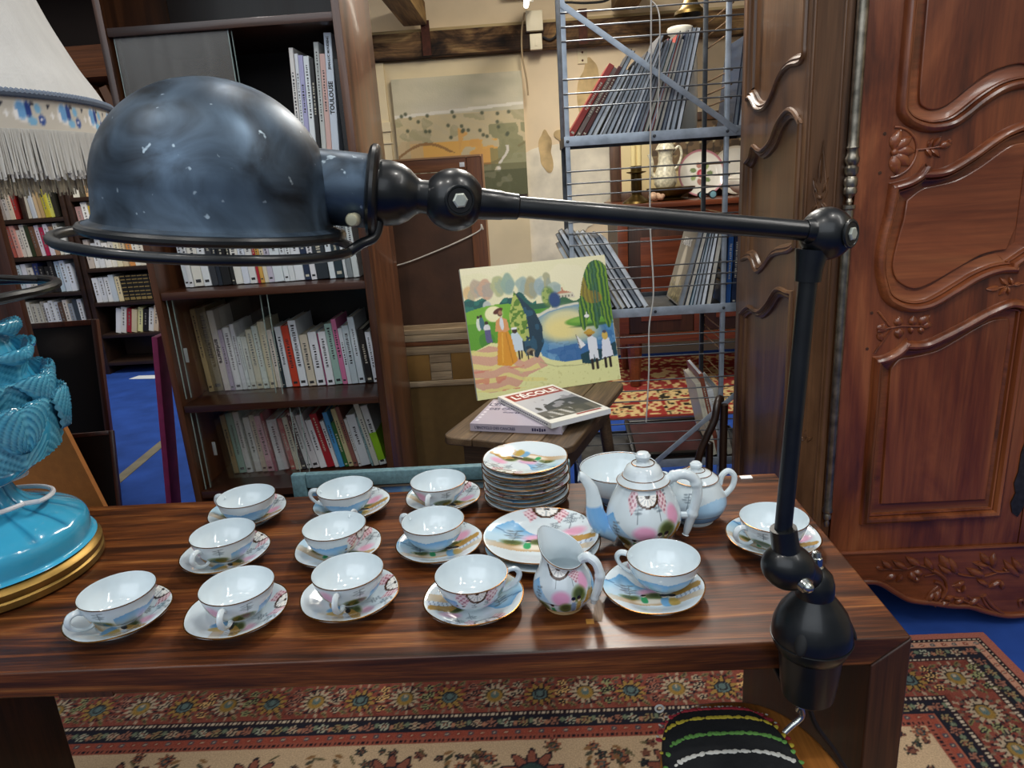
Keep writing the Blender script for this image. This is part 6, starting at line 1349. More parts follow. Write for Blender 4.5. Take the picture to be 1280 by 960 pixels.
# dark red print lying on the bottom rack shelf and pale albums there
t = thing('dark_print', 'dark red framed print lying tilted on the bottom shelf of the rack', 'picture', (.35, 2.56, .268), 0, None, rot=(math.radians(14), 0, 0))
b = MB(); b.box(.02, .29, .018, .232, .001, .006); b.build('print', mat('maroon_print', '#4a1c1e', .3, 0, .3, noise=(14, .4)), t, smooth=False)
for q in ((0, .018, 0, .25), (.292, .31, 0, .25)): b = MB(); b.bbox(*q, 0, .014, .002); b.build('frame_rail', mat('black_frame', '#120c0a', .35), t)
for q in ((.0185, .2915, 0, .017), (.0185, .2915, .233, .25)): b = MB(); b.bbox(*q, 0, .014, .002); b.build('frame_rail', MATS['black_frame'], t)
x = .655
for i, (c, w, h) in enumerate((('#d8d2bc', .020, .30), ('#8a4a34', .016, .34), ('#dde0e0', .022, .27), ('#c8c4b4', .02, .28))): album(x, w, h, -math.radians(13), c, 2.55, .2615, f'{cname(c)} folder, {ORD[i]} from left at the right end of the bottom rack shelf', 'folders on the bottom rack shelf', False); x += w*1.04
# dark chair in front of the rack
MDK = wood('dark_beech', ['#120a06', '#24150d', '#3a2416'], 'z', 9, .35, .3)
t = thing('bentwood_chair', 'low dark bentwood chair with curved arm, before the rack and behind the table', 'chair', (.56, 2.2, 0))
b = MB(); b.tube(smooth_path([(.038, .03, .60), (.030, .02, .607), (.018, .0, .590), (.008, -.01, .545), (-.018, -.015, .487), (-.040, -.015, .425), (-.048, -.01, .34), (-.048, 0, .004)], 7), .0125, 12); b.build('curved_arm', MDK, t)
b = MB(); b.tube([(.044, .01, .59), (.044, .01, .30), (.047, .01, .004)], .013, 12); b.build('rear_leg', MDK, t)
b = MB(); b.tube([(.0, .015, .005), (.0, .015, .455)], .0125, 14); b.sphere((0, .015, .455), .0125, 12, 6, (1, 1, .5)); b.build('spindle', MDK, t)
b = MB(); b.bbox(-.26, .03, -.14, -.0145, .29, .312, .006); b.build('seat', MDK, t)
for x_, y_ in ((-.24, -.12), (-.24, -.03), (.01, -.12)): b = MB(); b.tube([(x_, y_, .291), (x_, y_, .004)], .012, 10); b.build('leg', MDK, t)

# ================================================================== sideboard far behind the rack
MSB = wood('red_oak_sideboard', ['#3c1a0c', '#6a3218', '#8a4826'], 'x', 7, .4, .2); MSD = wood('sideboard_dark', ['#1c0f09', '#351c10', '#4c2a17'], 'z', 7, .5, .1)
SX, SY = .52, 4.3
t = thing('sideboard', 'high red-brown sideboard against the back wall, seen through the metal rack', 'sideboard', (SX, SY, 0))
b = MB(); b.bbox(-.02, 1.5, -.02, .56, 1.118, 1.148, .006); b.build('top_board', MSB, t)
b = MB(); b.box(0, 1.48, .02, .54, .36, 1.117); b.build('carcass', MSD, t, smooth=False)
b = MB(); b.bbox(0, 1.48, .0, .02, 1.03, 1.116, .003); b.build('frieze', MSB, t)
for x0, x1 in ((.0, .06), (.46, .52), (.96, 1.02), (1.42, 1.48)): b = MB(); b.bbox(x0, x1, .0, .0198, .36, 1.029, .003); b.build('stile', MSB, t)
for x0, x1 in ((.065, .455), (.525, .955), (1.025, 1.415)):
    b = MB(); b.bbox(x0, x1, .006, .0195, .365, 1.025, .003); d_ = b.build('door', MSD, t); b = MB(); b.bbox(x0+.07, x1-.07, .0, .0058, .44, .95, .004); b.build('door_panel', MSB, d_)
    b = MB(); b.sphere((x1-.035, -.006, .70), .012, 12, 8); b.build('knob', MATS['dark_steel'], d_)
b = MB(); b.bbox(0, 1.48, .0, .02, .30, .358, .003); b.build('base_rail', MSB, t)
for x_, y_ in ((.10, .05), (1.38, .05), (.10, .48), (1.38, .48)): b = MB(); b.tube([(x_, y_, .3585), (x_, y_, .20), (x_, y_, .012)], [.05, .045, .03], 10); b.build('leg', MSB, t)
ST = 1.1485
t = thing('candlestick', 'dark brass double candlestick with two cream candles on the sideboard', 'candlestick', (SX+.13, SY+.10, ST)); BR = mat('dark_brass', '#5c4a26', .35, .9, noise=(20, .3))
b = MB(); b.lathe([(0, 0), (.085, 0), (.080, .012), (.05, .030), (.032, .045), (.030, .06), (.0325, .065), (.0325, .17), (.058, .176), (.058, .182), (.0325, .184), (.0325, .215), (0, .215)], 32); b.build('holder', BR, t)
CN = mat('candle_wax', '#d8c48a', .5, 0, 0)
for x_, h in ((-.0165, .16), (.0165, .168)): b = MB(); b.lathe([(0, 0), (.0158, 0), (.0158, h), (.012, h+.003), (0, h+.002)], 20, T(x_, 0, .2155)); b.build('candle', CN, t)
t = thing('coffee_pot', 'tall cream speckled coffee pot with pointed lid on a dark dish', 'coffee pot', (SX+.325, SY+.22, ST+.078)); SP = mat('speckled_enamel', '#cfc8ae', .3, 0, .3, noise=(60, .35))
b = MB(); b.lathe([(0, 0), (.055, 0), (.068, .02), (.070, .06), (.055, .11), (.043, .15), (.042, .20), (.046, .215), (0, .215)], 32); b.build('body', SP, t)
b = MB(); b.lathe([(.052, .2155), (.060, .222), (.048, .245), (.028, .275), (.018, .295), (.010, .302), (.014, .312), (.010, .325), (0, .33)], 32); b.build('lid', SP, t)
b = MB(); b.tube(smooth_path([(-.055, 0, .06), (-.085, 0, .09), (-.082, 0, .15), (-.098, 0, .20)], 6), .012, 10); b.build('spout', SP, t)
b = MB(); b.tube(smooth_path([(.044, 0, .20), (.08, 0, .235), (.098, 0, .19), (.080, 0, .13), (.056, 0, .105)], 6), .008, 10); b.build('handle', SP, t)
t = thing('dark_dish', 'dark oval metal dish under the speckled coffee pot', 'dish', (SX+.355, SY+.20, ST), 0)
b = MB(); b.lathe([(0, 0), (.10, 0), (.115, .008), (.06, .016), (.07, .022), (.125, .045), (.150, .0745), (.145, .0772), (.11, .076), (0, .076)], 40, Matrix.Diagonal((1, .62, 1, 1))); b.build('dish', BR, t)
t = thing('seashell', 'small rough pinkish seashell lying in front of the dark dish', 'shell', (SX+.225, SY+.075, ST+.001)); b = MB()
for k in range(7): b.sphere((.055*k/6, .012*math.sin(k), .028+.004*math.cos(k*2)), .028-.0022*k, 12, 8, (1, 1, .95))
b.build('shell', mat('shell_pink', '#b9967a', .7, noise=(50, .3), bump=(60, .8)), t)
def wall_plate(name, lab, x_, y_, R, rim, flower, lean=.22):
    t = thing(name, lab, 'plate', (SX+x_, SY+y_, ST), 0, None, rot=(-lean, 0, 0)); N_, K = 64, 20; th = np.linspace(0, 2*math.pi, N_, endpoint=False); r = np.linspace(1e-4, R, K)
    c = Canvas.__new__(Canvas); c.x = r[:, None]*np.cos(th); c.y = r[:, None]*np.sin(th); c.c = np.zeros(c.x.shape+(3,)); c.c[:] = rgb('#e2ddd0')
    c.put(np.repeat((r > R*.93)[:, None], N_, 1), rim)
    if flower:
        c.ell(0, 0, R*.2, R*.17, '#b8404c'); c.ell(.0, 0, R*.1, R*.08, '#d87a84')
        for k in range(7): c.ell(R*.38*math.cos(k*.9), R*.36*math.sin(k*.9), R*.14, R*.10, ['#6a7a4a', '#8a9a5c', '#a06a5c'][k % 3], .9, rot=k)
    zz = (np.clip(r/R-.6, 0, 1)**2*.09)[:, None]*np.ones((1, N_)); P = np.stack([c.x, -zz-.004, c.y+R+.002], -1)
    Bk = np.stack([c.x[::-1], -zz[::-1]+.006, c.y[::-1]+R+.002], -1)
    grid_mesh('plate', np.concatenate([P, Bk]), np.concatenate([c.c, c.c*0+np.array(rgb('#d8d2c4'))]), mat('faience', '#ffffff', .2, 0, .4, vcol=True), t, wrap=True)
wall_plate('rose_plate', 'faience plate with red rose and pink rim standing upright on the sideboard', .575, .33, .145, '#b87a84', True)
wall_plate('white_plate', 'white faience plate standing upright at the right end of the sideboard', .80, .36, .15, '#d2c8b4', False)
t = thing('tureen', 'white flowered faience tureen at the right on the sideboard', 'tureen', (SX+.80, SY+.14, ST)); c_ = mat('faience_plain', '#ded8ca', .2, 0, .4, noise=(18, .12))
b = MB(); b.lathe([(0, 0), (.05, 0), (.045, .012), (.08, .03), (.115, .07), (.120, .095), (.11, .10), (0, .10)], 32); b.build('bowl', c_, t); b = MB(); b.lathe([(.112, .1005), (.116, .108), (.08, .14), (.03, .16), (.016, .165), (.02, .18), (0, .19)], 32); b.build('lid', c_, t)
t = thing('opera_glasses', 'small black opera glasses with pale blue lenses on the sideboard edge', 'binoculars', (SX+.535, SY+.05, ST+.026))
for s in (-1, 1):
    b = MB(); b.lathe([(0, -.03), (.016, -.03), (.018, .0), (.0245, .03), (.022, .032), (0, .030)], 20, T(s*.032, 0, 0) @ rotM('X', math.pi/2)); bb = b.build('barrel', mat('black_leather', '#141316', .5), t); b = MB(); b.lathe([(.018, .0325), (.012, .0335), (0, .034)], 20, T(s*.032, 0, 0) @ rotM('X', math.pi/2)); b.build('lens', mat('lens_blue', '#7ba8b4', .1, 0, .5), bb)
b = MB(); b.bbox(-.016, .016, -.012, .012, -.005, .008, .002); b.build('bridge', MATS['black_leather'], t)
t = thing('framed_print', 'large framed sepia print of utensils leaning on the wall behind the sideboard ornaments', 'picture', (SX+.02, SY+.50, ST), 0, None, rot=(-.05, 0, 0)); MFB = wood('brown_frame', ['#2e1c10', '#54361f', '#6e4a2c'], 'z', 9, .5, .1)
for x0, x1 in ((0, .065), (1.235, 1.30)): b = MB(); b.bbox(x0, x1, -.02, .015, 0, .52, .004); b.build('frame_rail', MFB, t)
for z0, z1 in ((0, .05), (.47, .52)): b = MB(); b.bbox(.0655, 1.2345, -.02, .015, z0, z1, .004); b.build('frame_rail', MFB, t)
b = MB(); b.box(.066, .072, -.012, 0, .05, .47); b.build('red_fillet', mat('red_fillet', '#5c1c18', .6), t, smooth=False)
cv = Canvas(1.16, .42, 160, 60, '#d8c492'); cv.put((cv.x > .20) & (cv.x < 1.0) & (cv.y > .12), '#6a543a'); nn = vnoise(cv.x*40, cv.y*50, 4); cv.put((cv.x > .20) & (cv.x < 1.0) & (cv.y > .12) & (nn > .55), '#3f3020', .8); cv.put((cv.x > .20) & (cv.x < 1.0) & (cv.y > .12) & (cv.y < .22) & (nn > .5), '#a89468', .6)
for k in range(9): cv.ell(.26+.085*k, .33, .012, .05, '#bfae84', .9); cv.line([(.26+.085*k, .28), (.26+.085*k, .22)], .008, '#2a2016', .8)
grid_mesh('print', np.stack([cv.x+.07, np.full(cv.x.shape, -.004), cv.y+.05], -1), cv.c, MATS['print_sheet'], t)
b = MB(); b.box(.05, 1.25, .0, .012, .03, .49); b.build('backing', MATS['kraft'], t, smooth=False)
# brass pendant above the rack
t = thing('brass_pendant', 'small brass bell-shaped pendant hanging on a thin rod above the white jar', 'pendant', (.72, 3.3, 1.955))
b = MB(); b.lathe([(.065, 0), (.062, .012), (.04, .03), (.028, .06), (.018, .07), (.012, .085), (0, .088), ], 28); b.lathe([(0, .08), (.024, .058), (.058, .008), (.065, 0)], 28); b.build('bell', BR, t); b = MB(); b.tube([(0, 0, .085), (0, 0, 1.043)], .004, 8); b.build('rod', BR, t)
# ================================================================== carved walnut armoire
AW = wood('walnut_vertical', ['#33180c', '#622f17', '#824727', '#985c36'], 'z', 5.5, .30, .4, .95, .18, .9, .16)
AWX = wood('walnut_horizontal', ['#33180c', '#622f17', '#7e4325', '#945832'], 'x', 5.5, .30, .4, .95, .18, .9, .16)
AWD = wood('walnut_dark', ['#1c0e08', '#38200f', '#4e2e18', '#5e3c22'], 'z', 6, .28, .4, .9, .2, .6, .16)
AWS = wood('walnut_side', ['#2c1b0f', '#523620', '#6a4a30', '#7a583a'], 'z', 5, .36, .12, .9, .2, .9, .16)
STEEL = mat('aged_steel', '#8a8478', .36, 1.0, noise=(40, .4), rnoise=.12)
YA = 1.81
A_UP = [(0.8854, 1.6793), (0.885, 1.5958), (0.8851, 1.4536), (0.8895, 1.4354), (0.9096, 1.4108), (0.9431, 1.3942), (0.9785, 1.3883), (1.02, 1.3947), (1.055, 1.4158), (1.089, 1.4421), (1.1321, 1.4658), (1.1771, 1.4734)]
A_UPF = [(0.935, 1.6759), (0.9399, 1.4642), (0.9468, 1.4513), (0.9685, 1.4393), (0.9961, 1.4428), (1.0221, 1.4588), (1.0474, 1.4801), (1.0897, 1.5104), (1.1335, 1.5248), (1.1695, 1.5276)]
A_MT = [(0.8839, 1.2741), (0.9066, 1.2783), (0.9327, 1.2861), (0.9507, 1.2981), (0.9623, 1.316)]
A_MT2 = [(0.9638, 1.301), (1.0111, 1.3036), (1.0649, 1.3317), (1.1083, 1.3619), (1.143, 1.3832), (1.1875, 1.3983)]
A_MB = [(0.8839, 1.2741), (0.8825, 1.2457), (0.8783, 1.2038), (0.8692, 1.1498), (0.8654, 1.1005), (0.869, 1.056), (0.8828, 1.0103), (0.8948, 0.9869), (0.9165, 0.9691), (0.948, 0.9557), (0.9847, 0.9525), (1.0239, 0.9627), (1.0785, 0.9946), (1.125, 1.0224), (1.1726, 1.0378), (1.218, 1.0371)]
A_MB2 = [(1.2175, 1.0552), (1.2337, 1.0662)]
A_MFt = [(0.9321, 1.2312), (0.9553, 1.2507), (0.9718, 1.2592), (1.0433, 1.2716), (1.0973, 1.2982), (1.1407, 1.3287), (1.1722, 1.3468)]
A_MFb = [(0.9321, 1.2312), (0.9306, 1.1851), (0.9194, 1.1369), (0.9119, 1.0776), (0.922, 1.0427), (0.9418, 1.0232), (0.9729, 1.0111), (1.0116, 1.0231), (1.0678, 1.0542), (1.1233, 1.0849), (1.1614, 1.0945), (1.1963, 1.0963), (1.227, 1.1142)]
A_LT = [(0.8799, 0.8353), (0.9073, 0.8402), (0.9368, 0.8558), (0.9591, 0.8802)]
A_LT2 = [(0.9618, 0.8736), (1.0068, 0.8732), (1.0555, 0.8937), (1.1033, 0.9184), (1.1505, 0.9448), (1.198, 0.9648), (1.2235, 0.9674), (1.2485, 0.9598)]
A_LL = [(0.8799, 0.8353), (0.8822, 0.3532)]
A_LR = [(1.2634, 0.7412), (1.2862, 0.3594)]
A_LFt = [(0.9314, 0.7997), (0.9499, 0.8248), (0.9803, 0.8295), (1.0407, 0.8412), (1.089, 0.8663), (1.1364, 0.8954), (1.1744, 0.9142), (1.204, 0.9187), (1.2274, 0.909)]
A_LF = [(0.9314, 0.7997), (0.9386, 0.4072), (1.2413, 0.4035), (1.2262, 0.8732)]
A_APR = [(0.8622, 0.1668), (0.9195, 0.1613), (0.9567, 0.1515), (0.9967, 0.123), (1.0368, 0.0971), (1.0743, 0.0872), (1.0998, 0.0833), (1.163, 0.0694), (1.2138, 0.0643), (1.264, 0.0457), (1.3232, 0.0293), (1.3779, 0.0293)]
A_DOORB = [(0.8013, 0.2635), (0.9457, 0.2562), (1.3234, 0.2624)]
S_EDGE = [(2.4278, 1.8245), (2.4153, 1.0978), (2.4019, 0.3547), (1.8583, 1.7021), (1.8639, 1.1456)]
S_R1T = [(1.8497, 1.6131), (1.9066, 1.5902), (1.9358, 1.5725), (2.0149, 1.5757), (2.0854, 1.5572), (2.1328, 1.5214), (2.1979, 1.4891), (2.2838, 1.4927), (2.3506, 1.5298), (2.3835, 1.5282)]
S_R1B = [(1.8527, 1.4326), (1.9001, 1.4359), (1.9537, 1.4656), (2.0135, 1.4785), (2.0847, 1.4528), (2.1455, 1.4054), (2.2292, 1.3821), (2.3039, 1.3988), (2.333, 1.3666), (2.3808, 1.3483)]
S_R2T = [(1.8939, 1.1202), (1.9625, 1.1004), (2.0772, 1.0791), (2.158, 1.033), (2.2292, 1.0102), (2.2982, 1.0446), (2.381, 1.0299)]
S_R2B = [(1.9491, 1.0014), (2.0393, 0.9964), (2.1172, 0.941), (2.2008, 0.9011), (2.2997, 0.8988), (2.4011, 0.8585)]
ar = thing('armoire', 'tall carved walnut armoire with curved panel mouldings and steel hinge rods, at right', 'wardrobe', (.70, YA, 0))
AO = (-.70, -YA, 0)
def ap(name, b, m, parent=None, **k):
    o = b.build(name, m, parent or ar, **k); o.location = AO if parent is None else (0, 0, 0); return o
def dense(pts, step=.006):
    P = [np.array(p) for p in pts]; out = []
    for a, c in zip(P[:-1], P[1:]):
        n = max(1, int(np.linalg.norm(c-a)/step)); out += [a+(c-a)*i/n for i in range(n)]
    out.append(P[-1]); return out
def sm(pts, k=8): return [tuple(p) for p in smooth_path(pts, k)]
def offset(P, d):
    """move a closed outline inwards (P counter-clockwise) by d, mitred"""
    P = np.array(P); a = P-np.roll(P, 1, 0); c = np.roll(P, -1, 0)-P
    a = a/np.maximum(np.linalg.norm(a, axis=1)[:, None], 1e-9); c = c/np.maximum(np.linalg.norm(c, axis=1)[:, None], 1e-9)
    n1 = np.stack([-a[:, 1], a[:, 0]], 1); n2 = np.stack([-c[:, 1], c[:, 0]], 1); n = n1+n2; L = np.linalg.norm(n, axis=1)[:, None]; n = n/np.maximum(L, 1e-6)
    cosh = np.clip((n*n1).sum(1), .55, 1)[:, None]
    return P+n*d/cosh
def ccw(P):
    P = np.array(P); A = np.sum(P[:, 0]*np.roll(P[:, 1], -1)-np.roll(P[:, 0], -1)*P[:, 1]); return P if A > 0 else P[::-1]
def moulding(P, prof, M=None):
    """closed outline swept with (inset, height) pairs; height is towards -y"""
    P = ccw(P); n = len(P); vs = []; fs = []
    for d, h in prof:
        Q = offset(P, d) if abs(d) > 1e-9 else P
        vs += [(q[0], -h, q[1]) for q in Q]
    for i in range(len(prof)-1):
        for j in range(n): k = (j+1) % n; fs.append((i*n+j, i*n+k, (i+1)*n+k, (i+1)*n+j))
    b = MB(); b.add([M @ Vector(v) for v in vs] if M is not None else vs, fs); return b
def filled(outer, holes, y0, y1, M=None):
    """flat board with holes, faces at y0 (front) and y1"""
    bm = bmesh.new(); loops = [ccw(outer)]+[ccw(h) for h in holes]; es = []
    for L in loops:
        vv = [bm.verts.new((p[0], y0, p[1])) for p in L]; es += [bm.edges.new((vv[i], vv[(i+1) % len(vv)])) for i in range(len(vv))]
    bmesh.ops.triangle_fill(bm, use_beauty=True, use_dissolve=False, edges=es)
    ret = bmesh.ops.extrude_face_region(bm, geom=bm.faces[:]); mv = [g for g in ret['geom'] if isinstance(g, bmesh.types.BMVert)]
    bmesh.ops.translate(bm, verts=mv, vec=(0, y1-y0, 0)); bmesh.ops.recalc_face_normals(bm, faces=bm.faces)
    b = MB(); b.bm(bm, M); return b
XR = 1.262
up = sm([(.8854, 2.02), (.8850, 1.5958), (.8853, 1.4636)], 4)[:-1]+sm([(.8853, 1.4636), (.8895, 1.4354), (.9096, 1.4108), (.9431, 1.3942), (.9785, 1.3883), (1.02, 1.3947), (1.055, 1.4158), (1.089, 1.4421), (1.1321, 1.4658), (1.1771, 1.4734), (1.225, 1.470), (XR, 1.452)], 6)+[(XR, 2.02)]
mid = sm(A_MT, 5)[:-1]+[(.9623, 1.316)]+sm(A_MT2+[(1.225, 1.4035), (XR, 1.398)], 5)+[(XR, 1.085)]+sm([(XR, 1.0850), (1.2337, 1.0662), (1.2175, 1.0552)], 4)[1:]+sm([(1.218, 1.0371)]+A_MB[::-1][1:], 5)[:-1]
low = sm(A_LT, 5)[:-1]+[(.9591, .8802)]+sm(A_LT2+[(XR, .945)], 5)+[(XR, .3580), (.8822, .3532)]
DX0, DX1, DZ0 = .8013, 1.325, .262
door = [(DX0, DZ0), (DX1, DZ0), (DX1, 2.1), (DX0, 2.1)]
b = filled(door, [up, mid, low], YA, YA+.028); dr = ap('door', b, AW, smooth=True, ang=30)
MYA = T(0, YA, 0)
def px_(name, P, prof, m): b = moulding(P, prof, MYA); return b.build(name, m, dr, ang=40)
mould = [(-.003, -.001), (-.001, .008), (.004, .0155), (.010, .0185), (.016, .0160), (.0192, .009), (.0200, .000), (.0225, .0045), (.0258, .0035), (.0272, -.007)]
bevl = [(.0265, -.006), (.031, -.0085), (.045, -.0105), (.051, -.0115)]
def panel(P, name, m, fld, gr):
    px_('panel_moulding', P, mould, AWD if False else AWX if gr == 'x' else AW)
    b = moulding(P, bevl, MYA); b.build('panel_bevel', AWX, dr, ang=40)
    Q = ccw(fld); b = moulding(Q, [(-.005, -.0140), (-.0015, -.0125), (0, -.0055), (.002, -.0045)], MYA)
    F = offset(Q, .002); bm = bmesh.new(); vv = [bm.verts.new((p[0], YA+.0045, p[1])) for p in F]; es = [bm.edges.new((vv[i], vv[(i+1) % len(vv)])) for i in range(len(vv))]
    bmesh.ops.triangle_fill(bm, use_beauty=True, edges=es); b.bm(bm); b.build('raised_field', m, dr, ang=25)
    G = offset(ccw(P), .024); bm = bmesh.new(); vv = [bm.verts.new((p[0], YA+.0122, p[1])) for p in G]; es = [bm.edges.new((vv[i], vv[(i+1) % len(vv)])) for i in range(len(vv))]
    bmesh.ops.triangle_fill(bm, use_beauty=True, edges=es); b = MB(); b.bm(bm); b.build('panel_ground', AW, dr, smooth=False)
XF = XR-.056
upf = [(.935, 2.0)]+sm([(.9375, 1.58), (.9385, 1.50), (.9410, 1.4640), (.9480, 1.4500), (.9685, 1.4400), (.9961, 1.4430), (1.0221, 1.4588), (1.0474, 1.4801), (1.0897, 1.5104), (1.1335, 1.5248), (1.17, 1.5276), (XF, 1.515)], 4)+[(XF, 2.0)]
midf = sm(A_MFt[:3], 3)[:-1]+sm(A_MFt[2:]+[(XF, 1.350)], 5)+[(XF, 1.150)]+[(1.196, 1.118)]+sm([(1.19, 1.0963), (1.1614, 1.0945), (1.1233, 1.0849), (1.0678, 1.0542), (1.0116, 1.0231), (.9729, 1.0111), (.9418, 1.0232), (.922, 1.0427), (.9119, 1.0776), (.9194, 1.1369), (.9290, 1.1851)], 5)
lowf = sm(A_LFt[:3], 3)[:-1]+sm(A_LFt[2:-1]+[(1.222, .9160)], 5)[:-1]+[(XF+.018, .900), (XF+.018, .4060), (.9386, .4072)]
panel(up, 'u', AW, upf, 'z'); panel(mid, 'm', AWX, midf, 'x'); panel(low, 'l', AW, lowf, 'z')
# front frame, side posts, interior
b = MB(); b.box(.776, DX0-.003, YA+.006, YA+.05, .10, 2.2); ap('front_stile', b, AWD, smooth=False)
b = MB(); b.box(.775, 1.95, YA+.030, YA+.04, .20, 2.2); ap('inner_back', b, AWD, smooth=False)
post = [(.700, YA+.066), (.7625, YA+.004), (.7745, YA+.004), (.7755, YA+.055), (.74, YA+.09), (.700, YA+.09)]
b = MB(); vs = [(x, y, z) for z in (.02, 2.2) for x, y in post]; n_ = len(post); b.add(vs, [tuple(range(n_))[::-1], tuple(range(n_, 2*n_))]+[(i, (i+1) % n_, (i+1) % n_+n_, i+n_) for i in range(n_)]); ap('canted_post', b, AWS, smooth=False)
cd = Vector((.0625, -.062, 0)).normalized(); cn = Vector((-cd.y*-1, 0, 0)); cn = Vector((-.7044, -.7098, 0))
MC = Matrix((( cd.x, -cn.x, 0, .731), (cd.y, -cn.y, 0, YA+.035), (0, 0, 1, 0), (0, 0, 0, 1)))    # local x along the face, -y outwards
for xx in (-.036, .036): b = MB(); b.tube([MC @ Vector((xx, -.001, .05)), MC @ Vector((xx, -.001, 2.18))], .0035, 8); ap('bead', b, AWS)
# steel hinge rods
def rod(zs, x=.7865, y=YA-.006):
    b = MB(); b.lathe(zs, 24, T(x, y, 0)); return ap('hinge_rod', b, STEEL)
rod([(0, 1.300), (.012, 1.300), (.016, 1.306), (.0165, 1.318), (.012, 1.324), (.0165, 1.332), (.0175, 1.340), (.014, 1.347), (.0125, 1.36), (.0150, 1.365), (.0135, 1.37), (.0128, 1.40), (.0135, 1.80), (.0135, 2.2), (0, 2.2)])
rod([(0, 1.232), (.0055, 1.232), (.008, 1.238), (.0055, 1.246), (.009, 1.252), (.0155, 1.258), (.0165, 1.266), (.014, 1.273), (.0165, 1.280), (.0160, 1.292), (.012, 1.2985), (0, 1.2985)])
rod([(0, .352), (.005, .352), (.0075, .362), (.005, .372), (.010, .376), (.011, .386), (.0085, .392), (.0135, .398), (.0140, .406), (.0115, .412), (.0112, .50), (.0118, 1.10), (.0118, 1.218), (.015, 1.222), (.015, 1.230), (0, 1.2305)])
# side
Xs = .700
def M_side(x): return Matrix(((0, 1, 0, x), (1, 0, 0, 0), (0, 0, 1, 0), (0, 0, 0, 1)))   # local (y, -, z) with local y = depth into the case
yA, yB = YA+.091, 2.44
yi0, yi1 = YA+.098, 2.385
def side_poly(top, bot):
    return [p for p in top]+[p for p in bot]
R1T, R1B, R2T, R2B = [[(min(max(y, yi0), yi1), z) for y, z in L] for L in (S_R1T, S_R1B, S_R2T, S_R2B)]
h1 = [(yi0, 2.12)]+[(yi0, R1T[0][1])]+sm(R1T, 4)+[(yi1, 2.12)]
h2 = [(yi0, R1B[0][1])]+sm(R1B, 4)+[(yi1, R2T[-1][1])]+sm(R2T[::-1], 4)+[(yi0, R2T[0][1])]
h3 = [(yi0, R2B[0][1]+.005)]+sm(R2B, 4)+[(yi1, .16), (yi0, .16)]
def dd(L):
    out = []
    for p in L:
        if not out or abs(p[0]-out[-1][0])+abs(p[1]-out[-1][1]) > 2e-3: out.append(p)
    if abs(out[0][0]-out[-1][0])+abs(out[0][1]-out[-1][1]) < 2e-3: out.pop()
    return out
h1, h2, h3 = dd(h1), dd(h2), dd(h3)
b = filled([(yA, .03), (yB, .03), (yB, 2.2), (yA, 2.2)], [h1, h2, h3], 0, .024, M_side(Xs)); ap('side_frame', b, AWS, ang=30)
for h in (h1, h2, h3):
    b = moulding(h, [(-.001, -.001), (.001, .006), (.007, .009), (.012, .005), (.0135, .001), (.018, .003), (.022, -.004), (.027, -.006), (.030, -.014)], M_side(Xs)); ap('side_moulding', b, AWS, ang=40)
    F = offset(ccw(h), .0285); bm = bmesh.new(); vv = [bm.verts.new((p[0], .0135, p[1])) for p in F]; es = [bm.edges.new((vv[i], vv[(i+1) % len(vv)])) for i in range(len(vv))]
    bmesh.ops.triangle_fill(bm, use_beauty=True, edges=es); b = MB(); b.bm(bm, M_side(Xs)); ap('side_panel', b, AWS, smooth=False)
b = MB(); b.box(.72, 1.95, 2.40, 2.438, .10, 2.2); ap('rear_boards', b, AWD, smooth=False)
b = MB(); b.box(1.925, 1.95, YA+.05, 2.40, .03, 2.2); ap('side_frame', b, AWS, smooth=False)
# apron with carved foliage
ap_top = .2585
prof_ = [(.776, .06), (.80, .135), (.835, .160)]+A_APR[1:]+[(1.46, .034), (1.55, .060), (1.70, .10), (1.83, .16), (1.87, .06), (1.95, .04), (1.95, ap_top), (.776, ap_top)]
pp = sm(prof_[:15], 6)+prof_[15:]
b = MB(); b.prism([tuple(p) for p in pp], YA-.004, YA+.028); apr = ap('apron', b, AWX, ang=30)
edge = sm(prof_[2:14], 6)
b = MB(); b.tube([(x, YA-.006, z+.006) for x, z in edge], .0085, 10); b.build('lip', AWX, apr)
b = MB(); b.tube([(.776, YA-.004, .262), (1.95, YA-.004, .262)], .006, 8); ap('base_moulding', b, AWX)
for xx in (.80, 1.92):
    b = MB(); b.tube([(xx, YA+.03, .17), (xx-.01, YA+.02, .11), (xx, YA+.025, .06), (xx-.005, YA+.012, .022), (xx-.005, YA+.012, .003)], [.045, .036, .026, .024, .03], 14); ap('cabriole_foot', b, AWD)
def leaf2(x, z, L, w, a, up=.006, y=YA-.004):
    """small carved leaf: pointed, ridged"""
    n = 6; b = MB(); vs = []; fs = []
    for i in range(n+1):
        t = i/n; hw = w*math.sin(math.pi*t**.8)**.8; bend = .12*L*math.sin(math.pi*t)
        for s in (-1, -.5, 0, .5, 1):
            lx, lz = L*t, hw*s+bend*.3; h = up*(1-abs(s)**2*.85)*math.sin(math.pi*min(1, .15+t*.8))+(-.0008 if abs(s) == 1 else 0)-(.0022 if s == 0 else 0)
            vs.append((x+lx*math.cos(a)-lz*math.sin(a), y-h, z+lx*math.sin(a)+lz*math.cos(a)))
    for i in range(n):
        for j in range(4): q = i*5+j; fs.append((q, q+1, q+6, q+5))
    b.add(vs, fs); return b
def pxa(x, y): return x, y
def stem(pts, r, parent, y=YA-.006):
    b = MB(); b.tube([(x, y, z) for x, z in sm(pts, 6)], r, 8); return b.build('stem', AWX, parent)
